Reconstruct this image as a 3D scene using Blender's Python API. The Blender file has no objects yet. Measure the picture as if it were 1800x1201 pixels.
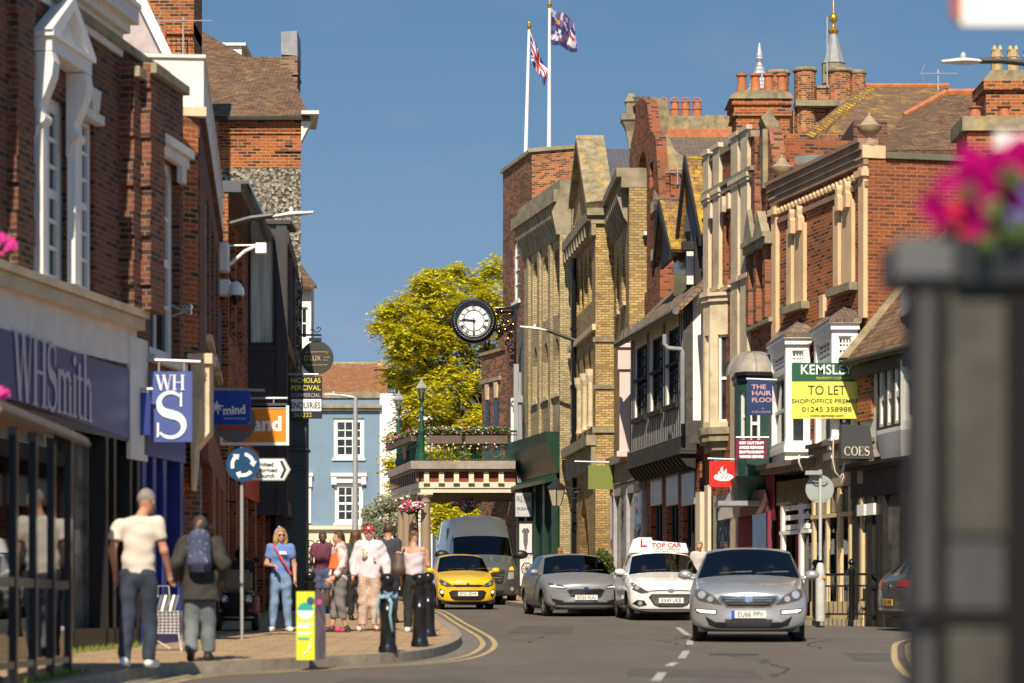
import bpy,bmesh,math,random
import numpy as np
from mathutils import Vector,Matrix
from mathutils.geometry import tessellate_polygon
from mathutils.bvhtree import BVHTree
random.seed(7)
SC=bpy.context.scene
COL=SC.collection
R=math.radians
# ------------------------------------------------------------------ camera, sky, sun
CAMZ,F_PX,HOR,SLOPE=1.16,4500.0,1080.0,0.0189
cd=bpy.data.cameras.new('camera');cam=bpy.data.objects.new('camera',cd);COL.objects.link(cam)
cam.location=(0,0,CAMZ);cam.rotation_euler=(R(90),0,0)
cd.sensor_width=36;cd.lens=90;cd.shift_y=(HOR-600.5)/1800
cd.clip_start=0.5;cd.clip_end=3000
cd.dof.use_dof=True;cd.dof.focus_distance=76;cd.dof.aperture_fstop=1.9;cd.dof.aperture_blades=9
SC.camera=cam
SUN_EL,SUN_AZ=43,5.5
w=bpy.data.worlds.new('World');SC.world=w;w.use_nodes=True
nt=w.node_tree;bg=nt.nodes['Background']
sky=nt.nodes.new('ShaderNodeTexSky');sky.sky_type='NISHITA';sky.sun_disc=False
sky.sun_elevation=R(SUN_EL);sky.sun_rotation=R(180+SUN_AZ)
sky.air_density=1.0;sky.dust_density=0.15;sky.ozone_density=2.5
tc=nt.nodes.new('ShaderNodeTexCoord');va=nt.nodes.new('ShaderNodeVectorMath');va.operation='ADD'
va.inputs[1].default_value=(0,0,.24)
nt.links.new(tc.outputs['Generated'],va.inputs[0]);nt.links.new(va.outputs[0],sky.inputs[0])
tint=nt.nodes.new('ShaderNodeMix');tint.data_type='RGBA';tint.blend_type='MULTIPLY';tint.inputs[0].default_value=1;
sx=nt.nodes.new('ShaderNodeSeparateXYZ');nt.links.new(tc.outputs['Generated'],sx.inputs[0])
rp=nt.nodes.new('ShaderNodeValToRGB');rp.color_ramp.elements[0].color=(1.42,1.18,.98,1);rp.color_ramp.elements[0].position=.05;rp.color_ramp.elements[1].color=(.98,1.2,1.14,1);rp.color_ramp.elements[1].position=.24
nt.links.new(sx.outputs[2],rp.inputs[0])
mpn=nt.nodes.new('ShaderNodeMapping');mpn.inputs['Scale'].default_value=(5,5,14);nt.links.new(tc.outputs['Generated'],mpn.inputs[0])
cn=nt.nodes.new('ShaderNodeTexNoise');cn.inputs['Scale'].default_value=2.2;cn.inputs['Detail'].default_value=6;nt.links.new(mpn.outputs[0],cn.inputs['Vector'])
cr=nt.nodes.new('ShaderNodeValToRGB');cr.color_ramp.elements[0].position=.55;cr.color_ramp.elements[1].position=.8;cr.color_ramp.elements[0].color=(0,0,0,1);cr.color_ramp.elements[1].color=(.35,.35,.35,1);nt.links.new(cn.outputs[0],cr.inputs[0])
cm=nt.nodes.new('ShaderNodeMix');cm.data_type='RGBA';cm.inputs[7].default_value=(1.9,1.35,1.1,1);nt.links.new(cr.outputs[0],cm.inputs[0]);nt.links.new(rp.outputs[0],cm.inputs[6]);nt.links.new(cm.outputs[2],tint.inputs[7])
nt.links.new(sky.outputs[0],tint.inputs[6]);nt.links.new(tint.outputs[2],bg.inputs[0]);bg.inputs[1].default_value=0.084
sl=bpy.data.lights.new('sun','SUN');sl.energy=4.9;sl.angle=R(.53);sl.color=(1,.87,.68)
so=bpy.data.objects.new('sun',sl);COL.objects.link(so)
to_sun=Vector((-math.sin(R(SUN_AZ))*math.cos(R(SUN_EL)),-math.cos(R(SUN_AZ))*math.cos(R(SUN_EL)),math.sin(R(SUN_EL))))
so.rotation_euler=to_sun.to_track_quat('Z','Y').to_euler();so.location=(0,-20,40)
SC.view_settings.view_transform='Standard';SC.view_settings.look='None'
SC.view_settings.exposure=0.45;SC.view_settings.gamma=1
SC.cycles.max_bounces=6;SC.cycles.transparent_max_bounces=12
SC.cycles.use_denoising=True
# ------------------------------------------------------------------ placing
def G(y):return SLOPE*min(y,165)
def P(px,py,Y):return Vector(((px-900)/F_PX*Y,Y,CAMZ+(HOR-py)/F_PX*Y))
def X(px,Y):return(px-900)/F_PX*Y
def Z(py,Y):return CAMZ+(HOR-py)/F_PX*Y
# ------------------------------------------------------------------ materials
MATS={}
def _new(name):
 m=bpy.data.materials.new(name);m.use_nodes=True
 return m,m.node_tree,m.node_tree.nodes['Principled BSDF']
def rgb(c):return(c[0],c[1],c[2],1)
def _ramp(nt,fac,c0,c1,p0=.3,p1=.7):
 r=nt.nodes.new('ShaderNodeValToRGB');r.color_ramp.elements[0].position=p0;r.color_ramp.elements[1].position=p1
 r.color_ramp.elements[0].color=rgb(c0);r.color_ramp.elements[1].color=rgb(c1)
 nt.links.new(fac,r.inputs[0]);return r.outputs[0]
def _noise(nt,vec,scale,detail=4,rough=.6):
 n=nt.nodes.new('ShaderNodeTexNoise');n.inputs['Scale'].default_value=scale
 n.inputs['Detail'].default_value=detail;n.inputs['Roughness'].default_value=rough
 if vec is not None:nt.links.new(vec,n.inputs['Vector'])
 return n
def _mix(nt,a,b,fac,blend='MIX'):
 m=nt.nodes.new('ShaderNodeMix');m.data_type='RGBA';m.blend_type=blend
 for s,i in((fac,0),(a,6),(b,7)):
  if isinstance(s,(int,float)):m.inputs[i].default_value=s
  elif isinstance(s,tuple):m.inputs[i].default_value=rgb(s)
  else:nt.links.new(s,m.inputs[i])
 return m.outputs[2]
def _bump(nt,b,h,strength,dist=.02):
 n=nt.nodes.new('ShaderNodeBump');n.inputs['Strength'].default_value=strength;n.inputs['Distance'].default_value=dist
 nt.links.new(h,n.inputs['Height']);nt.links.new(n.outputs[0],b.inputs['Normal'])
def plain(name,c,rough=.6,metal=0,var=.25,scale=3,bump=.0,coat=0,dirt=None,emit=0):
 if name in MATS:return MATS[name]
 m,nt,b=_new(name)
 b.inputs['Roughness'].default_value=rough;b.inputs['Metallic'].default_value=metal
 t=nt.nodes.new('ShaderNodeTexCoord')
 n=_noise(nt,t.outputs['Object'],scale,6,.65)
 lo=tuple(x*(1-var)for x in c);hi=tuple(min(1,x*(1+var*.6))for x in c)
 col=_ramp(nt,n.outputs[0],lo,hi)
 if dirt:
  n2=_noise(nt,t.outputs['Object'],scale*.6,8,.75)
  col=_mix(nt,col,dirt,_ramp(nt,n2.outputs[0],(0,0,0),(.75,.75,.75),.52,.72))
 nt.links.new(col,b.inputs['Base Color'])
 if coat:b.inputs['Coat Weight'].default_value=coat;b.inputs['Coat Roughness'].default_value=.06
 if bump:
  n3=_noise(nt,t.outputs['Object'],scale*9,5,.7);_bump(nt,b,n3.outputs[0],bump)
 if emit:
  b.inputs['Emission Color'].default_value=rgb(c);b.inputs['Emission Strength'].default_value=emit
 MATS[name]=m;return m
def brick(name,c1,c2,mortar,dark=(.03,.015,.012),bw=.225,bh=.075,ms=.011,stain=(.08,.07,.06),stainamt=.35,bump=.6,dp=.6):
 if name in MATS:return MATS[name]
 m,nt,b=_new(name);b.inputs['Roughness'].default_value=.85
 uv=nt.nodes.new('ShaderNodeUVMap');uv.uv_map='UV'
 t=nt.nodes.new('ShaderNodeTexBrick');t.inputs['Scale'].default_value=1
 t.inputs['Brick Width'].default_value=bw;t.inputs['Row Height'].default_value=bh
 t.inputs['Mortar Size'].default_value=ms;t.inputs['Mortar Smooth'].default_value=.15;t.inputs['Bias'].default_value=-.1
 t.inputs['Color1'].default_value=rgb(c1);t.inputs['Color2'].default_value=rgb(c2);t.inputs['Mortar'].default_value=rgb(mortar)
 nt.links.new(uv.outputs[0],t.inputs['Vector'])
 t2=nt.nodes.new('ShaderNodeTexBrick');t2.inputs['Scale'].default_value=1
 t2.inputs['Brick Width'].default_value=bw;t2.inputs['Row Height'].default_value=bh;t2.inputs['Mortar Size'].default_value=0
 t2.inputs['Color1'].default_value=(0,0,0,1);t2.inputs['Color2'].default_value=(1,1,1,1);t2.inputs['Bias'].default_value=0
 nt.links.new(uv.outputs[0],t2.inputs['Vector'])
 k=_ramp(nt,t2.outputs[0],(0,0,0),(.85,.85,.85),dp,dp+.22)
 inv=nt.nodes.new('ShaderNodeMath');inv.operation='MULTIPLY'
 s1=nt.nodes.new('ShaderNodeMath');s1.operation='SUBTRACT';s1.inputs[0].default_value=1;nt.links.new(t.outputs['Fac'],s1.inputs[1])
 nt.links.new(k,inv.inputs[0]);nt.links.new(s1.outputs[0],inv.inputs[1])
 col=_mix(nt,t.outputs['Color'],dark,inv.outputs[0])
 n=_noise(nt,uv.outputs[0],1.1,8,.7)
 col=_mix(nt,col,stain,_ramp(nt,n.outputs[0],(0,0,0),(stainamt*1.8,)*3,.5,.78))
 n2=_noise(nt,uv.outputs[0],26,3,.6)
 col=_mix(nt,col,_ramp(nt,n2.outputs[0],(.55,.55,.55),(1.25,1.25,1.25)),.85,'MULTIPLY')
 n3=_noise(nt,uv.outputs[0],.45,5,.6);col=_mix(nt,col,_ramp(nt,n3.outputs[0],(.6,.6,.6),(1.15,1.12,1.1)),.9,'MULTIPLY')
 nt.links.new(col,b.inputs['Base Color'])
 _bump(nt,b,s1.outputs[0],bump,.012)
 MATS[name]=m;return m
def tiles(name,c1,c2,lichen=(.45,.28,.02),amt=.5,bw=.17,bh=.11):
 if name in MATS:return MATS[name]
 m,nt,b=_new(name);b.inputs['Roughness'].default_value=.9
 uv=nt.nodes.new('ShaderNodeUVMap');uv.uv_map='UV'
 t=nt.nodes.new('ShaderNodeTexBrick');t.inputs['Scale'].default_value=1
 t.inputs['Brick Width'].default_value=bw;t.inputs['Row Height'].default_value=bh
 t.inputs['Mortar Size'].default_value=.007;t.inputs['Mortar Smooth'].default_value=.1
 t.inputs['Color1'].default_value=rgb(c1);t.inputs['Color2'].default_value=rgb(c2);t.inputs['Mortar'].default_value=(.012,.009,.007,1)
 nt.links.new(uv.outputs[0],t.inputs['Vector'])
 n=_noise(nt,uv.outputs[0],1.6,10,.75)
 col=_mix(nt,t.outputs['Color'],lichen,_ramp(nt,n.outputs[0],(0,0,0),(1,1,1),.62-.18*amt,.75-.1*amt))
 n2=_noise(nt,uv.outputs[0],7,6,.7)
 col=_mix(nt,col,_ramp(nt,n2.outputs[0],(.5,.5,.5),(1.3,1.3,1.3)),.85,'MULTIPLY')
 nt.links.new(col,b.inputs['Base Color'])
 sx=nt.nodes.new('ShaderNodeSeparateXYZ');nt.links.new(uv.outputs[0],sx.inputs[0])
 md=nt.nodes.new('ShaderNodeMath');md.operation='FLOORED_MODULO';md.inputs[1].default_value=bh;nt.links.new(sx.outputs[1],md.inputs[0])
 dv=nt.nodes.new('ShaderNodeMath');dv.operation='DIVIDE';dv.inputs[1].default_value=-bh;nt.links.new(md.outputs[0],dv.inputs[0])
 ad=nt.nodes.new('ShaderNodeMath');ad.operation='ADD';nt.links.new(dv.outputs[0],ad.inputs[0]);nt.links.new(n2.outputs[0],ad.inputs[1])
 _bump(nt,b,ad.outputs[0],.8,.03)
 MATS[name]=m;return m
def glass(name='dark_glass',c=(.02,.024,.028),rough=.06,var=.6):
 if name in MATS:return MATS[name]
 m,nt,b=_new(name)
 t=nt.nodes.new('ShaderNodeTexCoord');n=_noise(nt,t.outputs['Object'],1.7,3,.6)
 nt.links.new(_ramp(nt,n.outputs[0],tuple(x*(1-var)for x in c),tuple(x*(1+2*var)for x in c)),b.inputs['Base Color'])
 b.inputs['Roughness'].default_value=rough;b.inputs['Specular IOR Level'].default_value=.6
 n2=_noise(nt,t.outputs['Object'],2.5,2,.5);_bump(nt,b,n2.outputs[0],.12,.05)
 MATS[name]=m;return m
def clear_glass(name='clear_glass',tint=(.35,.38,.38),rough=.02):
 if name in MATS:return MATS[name]
 m=bpy.data.materials.new(name);m.use_nodes=True;nt=m.node_tree;nt.nodes.clear()
 o=nt.nodes.new('ShaderNodeOutputMaterial');mx=nt.nodes.new('ShaderNodeMixShader')
 tr=nt.nodes.new('ShaderNodeBsdfTransparent');tr.inputs[0].default_value=rgb(tint)
 gl=nt.nodes.new('ShaderNodeBsdfGlossy');gl.inputs['Roughness'].default_value=rough;gl.inputs[0].default_value=(.9,.95,1,1)
 fr=nt.nodes.new('ShaderNodeFresnel');fr.inputs[0].default_value=1.52
 nt.links.new(fr.outputs[0],mx.inputs[0]);nt.links.new(tr.outputs[0],mx.inputs[1]);nt.links.new(gl.outputs[0],mx.inputs[2])
 nt.links.new(mx.outputs[0],o.inputs[0]);MATS[name]=m;return m
# ------------------------------------------------------------------ meshes
def root_of(o):
 while o.parent:o=o.parent
 return o
SPLIT={'brick_pier','bracket','stone_pier','corbel','window','shop_window','side_bracket','green_pilaster','boss','white_capital','side_band','pilaster','gilt_flower','brick_pilaster','window_hood','column','keystone','maroon_shopfront','stone_band'}
class MB:
 def __init__(s):s.v=[];s.f=[];s.m=[];s.c=[]
 def add(s,vs,fs,mi=0):
  b=len(s.v);s.c.append((b,len(s.f)));s.v.extend([tuple(v)for v in vs])
  for f in fs:s.f.append([b+i for i in f]);s.m.append(mi)
  return s
 def hull(s,lo,hi,mi=0):
  return s.add(list(lo)+list(hi),[(0,3,2,1),(4,5,6,7),(0,1,5,4),(1,2,6,5),(2,3,7,6),(3,0,4,7)],mi)
 def box(s,x0,x1,y0,y1,z0,z1,mi=0):
  return s.hull([(x0,y0,z0),(x1,y0,z0),(x1,y1,z0),(x0,y1,z0)],[(x0,y0,z1),(x1,y0,z1),(x1,y1,z1),(x0,y1,z1)],mi)
 def prism(s,pts,vec,mi=0):
  pts=[Vector(p)for p in pts];n=len(pts);vec=Vector(vec)
  tris=tessellate_polygon([pts])
  s.add(pts+[p+vec for p in pts],[tuple(t)for t in tris]+[tuple(i+n for i in t)for t in tris]+[(i,(i+1)%n,(i+1)%n+n,i+n)for i in range(n)],mi)
  return s
 def slab(s,pts,t,mi=0):
  pts=[Vector(p)for p in pts];n=(pts[1]-pts[0]).cross(pts[2]-pts[0]).normalized()
  if n.z<0:n=-n
  return s.prism(pts,-n*t,mi)
 def tube(s,pts,r,seg=8,mi=0,cap=True):
  pts=[Vector(p)for p in pts];n=len(pts);rs=r if isinstance(r,(list,tuple))else[r]*n
  vs=[];prev=None
  for i,p in enumerate(pts):
   d=(pts[min(i+1,n-1)]-pts[max(i-1,0)])
   d=d.normalized()if d.length>1e-9 else Vector((0,0,1))
   a=prev-d*prev.dot(d)if prev else d.orthogonal()
   a=a.normalized()if a.length>1e-6 else d.orthogonal().normalized()
   prev=a;b=d.cross(a)
   for k in range(seg):
    t=2*math.pi*k/seg;vs.append(p+(a*math.cos(t)+b*math.sin(t))*rs[i])
  fs=[(i*seg+k,i*seg+(k+1)%seg,(i+1)*seg+(k+1)%seg,(i+1)*seg+k)for i in range(n-1)for k in range(seg)]
  if cap:fs+=[tuple(range(seg-1,-1,-1)),tuple(range((n-1)*seg,n*seg))]
  return s.add(vs,fs,mi)
 def lathe(s,c,prof,seg=16,mi=0,ax=None,sq=None):
  c=Vector(c);q=Vector(ax).to_track_quat('Z','Y')if ax is not None else None
  vs=[]
  for r,z in prof:
   for k in range(seg):
    t=2*math.pi*(k+.5)/seg;v=Vector((r*math.cos(t)*(sq[0]if sq else 1),r*math.sin(t)*(sq[1]if sq else 1),z))
    vs.append(c+(q@v if q else v))
  n=len(prof)
  fs=[(i*seg+k,i*seg+(k+1)%seg,(i+1)*seg+(k+1)%seg,(i+1)*seg+k)for i in range(n-1)for k in range(seg)]
  fs+=[tuple(range(seg-1,-1,-1)),tuple(range((n-1)*seg,n*seg))]
  return s.add(vs,fs,mi)
 def ball(s,c,r,seg=10,mi=0,sc=(1,1,1)):
  c=Vector(c);n=max(4,seg//2);vs=[]
  for i in range(n+1):
   a=math.pi*i/n
   for k in range(seg):
    t=2*math.pi*k/seg
    vs.append(c+Vector((r*math.sin(a)*math.cos(t)*sc[0],r*math.sin(a)*math.sin(t)*sc[1],r*math.cos(a)*sc[2])))
  return s.add(vs,[(i*seg+k,i*seg+(k+1)%seg,(i+1)*seg+(k+1)%seg,(i+1)*seg+k)for i in range(n)for k in range(seg)],mi)
 def build(s,name,mat,parent=None,local=False,smooth=False,weld=False,bevel=0):
  if name in SPLIT and len(s.c)>1:
   c=s.c+[(len(s.v),len(s.f))];r=None
   for(a,fa),(b,fb)in zip(c,c[1:]):
    q_=MB();q_.add(s.v[a:b],[[i-a for i in f]for f in s.f[fa:fb]]);o=q_.build(name,mat,parent,local,smooth,weld,bevel);r=r or o
   return r
  me=bpy.data.meshes.new(name)
  off=Vector((0,0,0))if(local or parent is None)else root_of(parent).location
  me.from_pydata([tuple(Vector(v)-off)for v in s.v],[],s.f)
  for mm in(mat if isinstance(mat,(list,tuple))else[mat]):me.materials.append(mm)
  me.polygons.foreach_set('material_index',s.m)
  bm=bmesh.new();bm.from_mesh(me)
  if weld:bmesh.ops.remove_doubles(bm,verts=bm.verts,dist=1e-4)
  bmesh.ops.recalc_face_normals(bm,faces=bm.faces)
  if bevel:
   es=[e for e in bm.edges if len(e.link_faces)==2 and e.calc_face_angle(0)>.5]
   bmesh.ops.bevel(bm,geom=es,offset=bevel,segments=2,affect='EDGES',clamp_overlap=True)
  uvl=bm.loops.layers.uv.new('UV')
  for f in bm.faces:
   n=f.normal
   t=Vector((-n.y,n.x,0))
   t=t.normalized()if t.length>.05 else Vector((1,0,0))
   u2=n.cross(t)
   if u2.z<0 or(abs(u2.z)<.05 and u2.y<0):u2=-u2
   for l in f.loops:
    p=l.vert.co+off;l[uvl].uv=(p.dot(t),p.dot(u2))
  bm.to_mesh(me);bm.free()
  if smooth:
   for p in me.polygons:p.use_smooth=True
   if smooth!='all':
    try:me.set_sharp_from_angle(angle=R(40))
    except Exception:pass
  o=bpy.data.objects.new(name,me);COL.objects.link(o)
  if parent:o.parent=parent
  return o
def props(o,label=None,cat=None,group=None,kind=None):
 if label:o['label']=label
 if cat:o['category']=cat
 if group:o['group']=group
 if kind:o['kind']=kind
 return o
def thing(name,label,cat,loc=(0,0,0),rotz=0,group=None):
 o=bpy.data.objects.new(name,None);COL.objects.link(o);o.empty_display_size=.3
 o.location=loc;o.rotation_euler=(0,0,rotz)
 return props(o,label,cat,group)
def copy_tree(o,parent=None):
 c=o.copy();COL.objects.link(c);c.parent=parent
 for ch in list(o.children):copy_tree(ch,c)
 return c
# ------------------------------------------------------------------ facades
class Fac:
 WS=1.0
 """a vertical wall plane; left end and right end as seen from the street, u runs along it, w outwards"""
 def __init__(s,pxa=None,Ya=None,pxb=None,Yb=None,a=None,b=None):
  s.a=a if a else Vector((X(pxa,Ya),Ya));s.b=b if b else Vector((X(pxb,Yb),Yb))
  s.L=(s.b-s.a).length;s.d=(s.b-s.a)/s.L
  n=Vector((s.d.y,-s.d.x));s.n=n if n.dot(-s.a)>0 else-n
 def off(s,w):return Fac(a=s.a+s.n*w,b=s.b+s.n*w)
 def u(s,px):
  k=(px-900)/F_PX;return(k*s.a.y-s.a.x)/(s.d.x-k*s.d.y)
 def Y(s,px):return s.a.y+s.u(px)*s.d.y
 def z(s,px,py):return CAMZ+(HOR-py)/F_PX*s.Y(px)
 def uz(s,px,py):return(s.u(px),s.z(px,py))
 def p(s,u,z,w=0):
  if w>.06:w=.06+(w-.06)*Fac.WS
  q=s.a+s.d*u+s.n*w;return Vector((q.x,q.y,z))
 def N(s,w=1):
  return Vector((s.n.x*w,s.n.y*w,0))
 def box(s,mb,u0,u1,z0,z1,w0,w1,mi=0):
  return mb.hull([s.p(u0,z0,w0),s.p(u1,z0,w0),s.p(u1,z0,w1),s.p(u0,z0,w1)],[s.p(u0,z1,w0),s.p(u1,z1,w0),s.p(u1,z1,w1),s.p(u0,z1,w1)],mi)
 def pbox(s,mb,px0,px1,y0,y1,w0,w1,mi=0,at=None):
  at=px0 if at is None else at
  return s.box(mb,s.u(px0),s.u(px1),s.z(at,max(y0,y1)),s.z(at,min(y0,y1)),w0,w1,mi)
 def poly(s,mb,uz,w0,w1,mi=0):
  return mb.prism([s.p(u,z,w0)for u,z in uz],s.p(0,0,w1)-s.p(0,0,w0),mi)
 def ppoly(s,mb,pp,w0,w1,mi=0):return s.poly(mb,[s.uz(*q)for q in pp],w0,w1,mi)
 def holed(s,mb,outer,holes,w0,w1,mi=0):
  loops=[outer]+list(holes);flat=[q for l in loops for q in l];n=len(flat)
  tris=tessellate_polygon([[Vector((u,z,0))for u,z in l]for l in loops])
  vs=[s.p(u,z,w1)for u,z in flat]+[s.p(u,z,w0)for u,z in flat]
  fs=[tuple(t)for t in tris]+[tuple(i+n for i in t)for t in tris]
  b=0
  for l in loops:
   m=len(l)
   fs+=[(b+i,b+(i+1)%m,b+(i+1)%m+n,b+i+n)for i in range(m)];b+=m
  return mb.add(vs,fs,mi)
 def rect(s,u0,u1,z0,z1):return[(u0,z0),(u1,z0),(u1,z1),(u0,z1)]
 def arch(s,u0,u1,z0,z1,pointed=False,n=8):
  r=(u1-u0)/2;c=(u0+u1)/2;out=[(u0,z0),(u1,z0)]
  h=(r*1.5 if pointed else r);zs=z1-h
  for i in range(n+1):
   t=math.pi*i/n;q=math.sin(t)
   if pointed:q=1-abs(math.cos(t))**1.6
   out.append((c+r*math.cos(t),zs+h*q))
  return out
def shell(fac,root,u0,u1,z1,mat,depth=7,holes=(),thick=.3,z0=None,outline=None,name='wall',back=True,top=None):
 """front wall with its openings plus the closed body of the building behind"""
 zb=(G(min(fac.a.y,fac.b.y))-.8)if z0 is None else z0
 mb=MB();fac.holed(mb,outline if outline else fac.rect(u0,u1,zb,z1),holes,-thick,0)
 o=mb.build(name,mat,root)
 if back:
  mb=MB();fac.box(mb,u0+.003,u1-.003,zb,z1-.01 if top is None else top,-depth,-thick-.002);mb.build('rear_wall',mat,root)
 return o
def window(fac,root,u0,u1,z0,z1,fmat,nx=2,nz=4,fw=.07,rec=.12,bar=.022,meet=True,arch=None,holes=None,pane=None,sill=None,name='window',head=None):
 """sash or casement in its opening: frame and bars, pane behind, sill"""
 if holes is not None:holes.append(fac.arch(u0,u1,z0,z1,arch=='pointed')if arch else fac.rect(u0,u1,z0,z1))
 mb=MB()
 a,b=-rec-.05,-rec
 if arch:
  fac.holed(mb,fac.arch(u0-.01,u1+.01,z0-.01,z1+.01,arch=='pointed'),[fac.arch(u0+fw,u1-fw,z0+fw,z1-fw,arch=='pointed')],a,b)
 else:
  fac.holed(mb,fac.rect(u0-.01,u1+.01,z0-.01,z1+.01),[fac.rect(u0+fw,u1-fw,z0+fw,z1-fw)],a,b)
 zt=z1-fw-((u1-u0)*.3 if arch else 0)
 for i in range(1,nx):
  u=u0+fw+(u1-u0-2*fw)*i/nx;fac.box(mb,u-bar/2,u+bar/2,z0+fw,zt+(0 if not arch else(u1-u0)*.15),a+.01,b-.01)
 for i in range(1,nz):
  z=z0+fw+(z1-z0-2*fw)*i/nz;hh=bar if not(meet and i==nz//2)else bar*2.2
  fac.box(mb,u0+fw,u1-fw,z-hh/2,z+hh/2,a+.012,b-.004)
 o=mb.build(name,fmat,root)
 mb=MB();g=pane if pane else glass()
 if arch:fac.poly(mb,fac.arch(u0+.01,u1-.01,z0+.01,z1-.01,arch=='pointed'),a-.012,a+.004)
 else:fac.box(mb,u0+.01,u1-.01,z0+.01,z1-.01,a-.012,a+.004)
 mb.build('pane',g,o)
 if sill:
  mb=MB();fac.box(mb,u0-.06,u1+.06,z0-.1,z0-.002,-.05,.1);mb.build('sill',sill,o)
 return o
def pwindow(fac,root,px0,px1,y0,y1,fmat,**k):
 return window(fac,root,fac.u(px0),fac.u(px1),fac.z(px0,y1),fac.z(px0,y0),fmat,**k)
def text(s,size,mat,parent,origin,right,up,name='lettering',depth=.008,align='CENTER',sx=1.0,width=None,local=False,bold=0,weld=True):
 """letters as thin raised meshes on the plane (origin, right, up)"""
 cu=bpy.data.curves.new('t','FONT');cu.body=s;cu.size=size;cu.align_x=align;cu.extrude=depth/2;cu.offset=bold
 cu.resolution_u=3
 ob=bpy.data.objects.new('t',cu);COL.objects.link(ob)
 bpy.context.view_layer.update()
 me=bpy.data.meshes.new_from_object(ob.evaluated_get(bpy.context.evaluated_depsgraph_get()))
 bpy.data.objects.remove(ob);bpy.data.curves.remove(cu)
 right=Vector(right).normalized();up=Vector(up).normalized();nn=right.cross(up)
 if width:
  xs=[v.co.x for v in me.vertices];sx=width/(max(xs)-min(xs));
 M=Matrix(((right.x*sx,up.x,nn.x,origin[0]),(right.y*sx,up.y,nn.y,origin[1]),(right.z*sx,up.z,nn.z,origin[2]),(0,0,0,1)))
 me.transform(M)
 if parent is not None and not local:me.transform(Matrix.Translation(-root_of(parent).location))
 me.name=name;me.materials.clear();me.materials.append(mat)
 o=bpy.data.objects.new(name,me);COL.objects.link(o)
 if parent:o.parent=parent
 return o
def ribbon(pts,ws):
 out=[];inn=[]
 n=len(pts)
 for i,(x,y)in enumerate(pts):
  a=pts[max(i-1,0)];b=pts[min(i+1,n-1)];dx,dy=b[0]-a[0],b[1]-a[1];l=math.hypot(dx,dy)or 1
  out.append((x-dy/l*ws[i]/2,y+dx/l*ws[i]/2));inn.append((x+dy/l*ws[i]/2,y-dx/l*ws[i]/2))
 return out,inn
TK,TN=.15,.05
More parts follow.
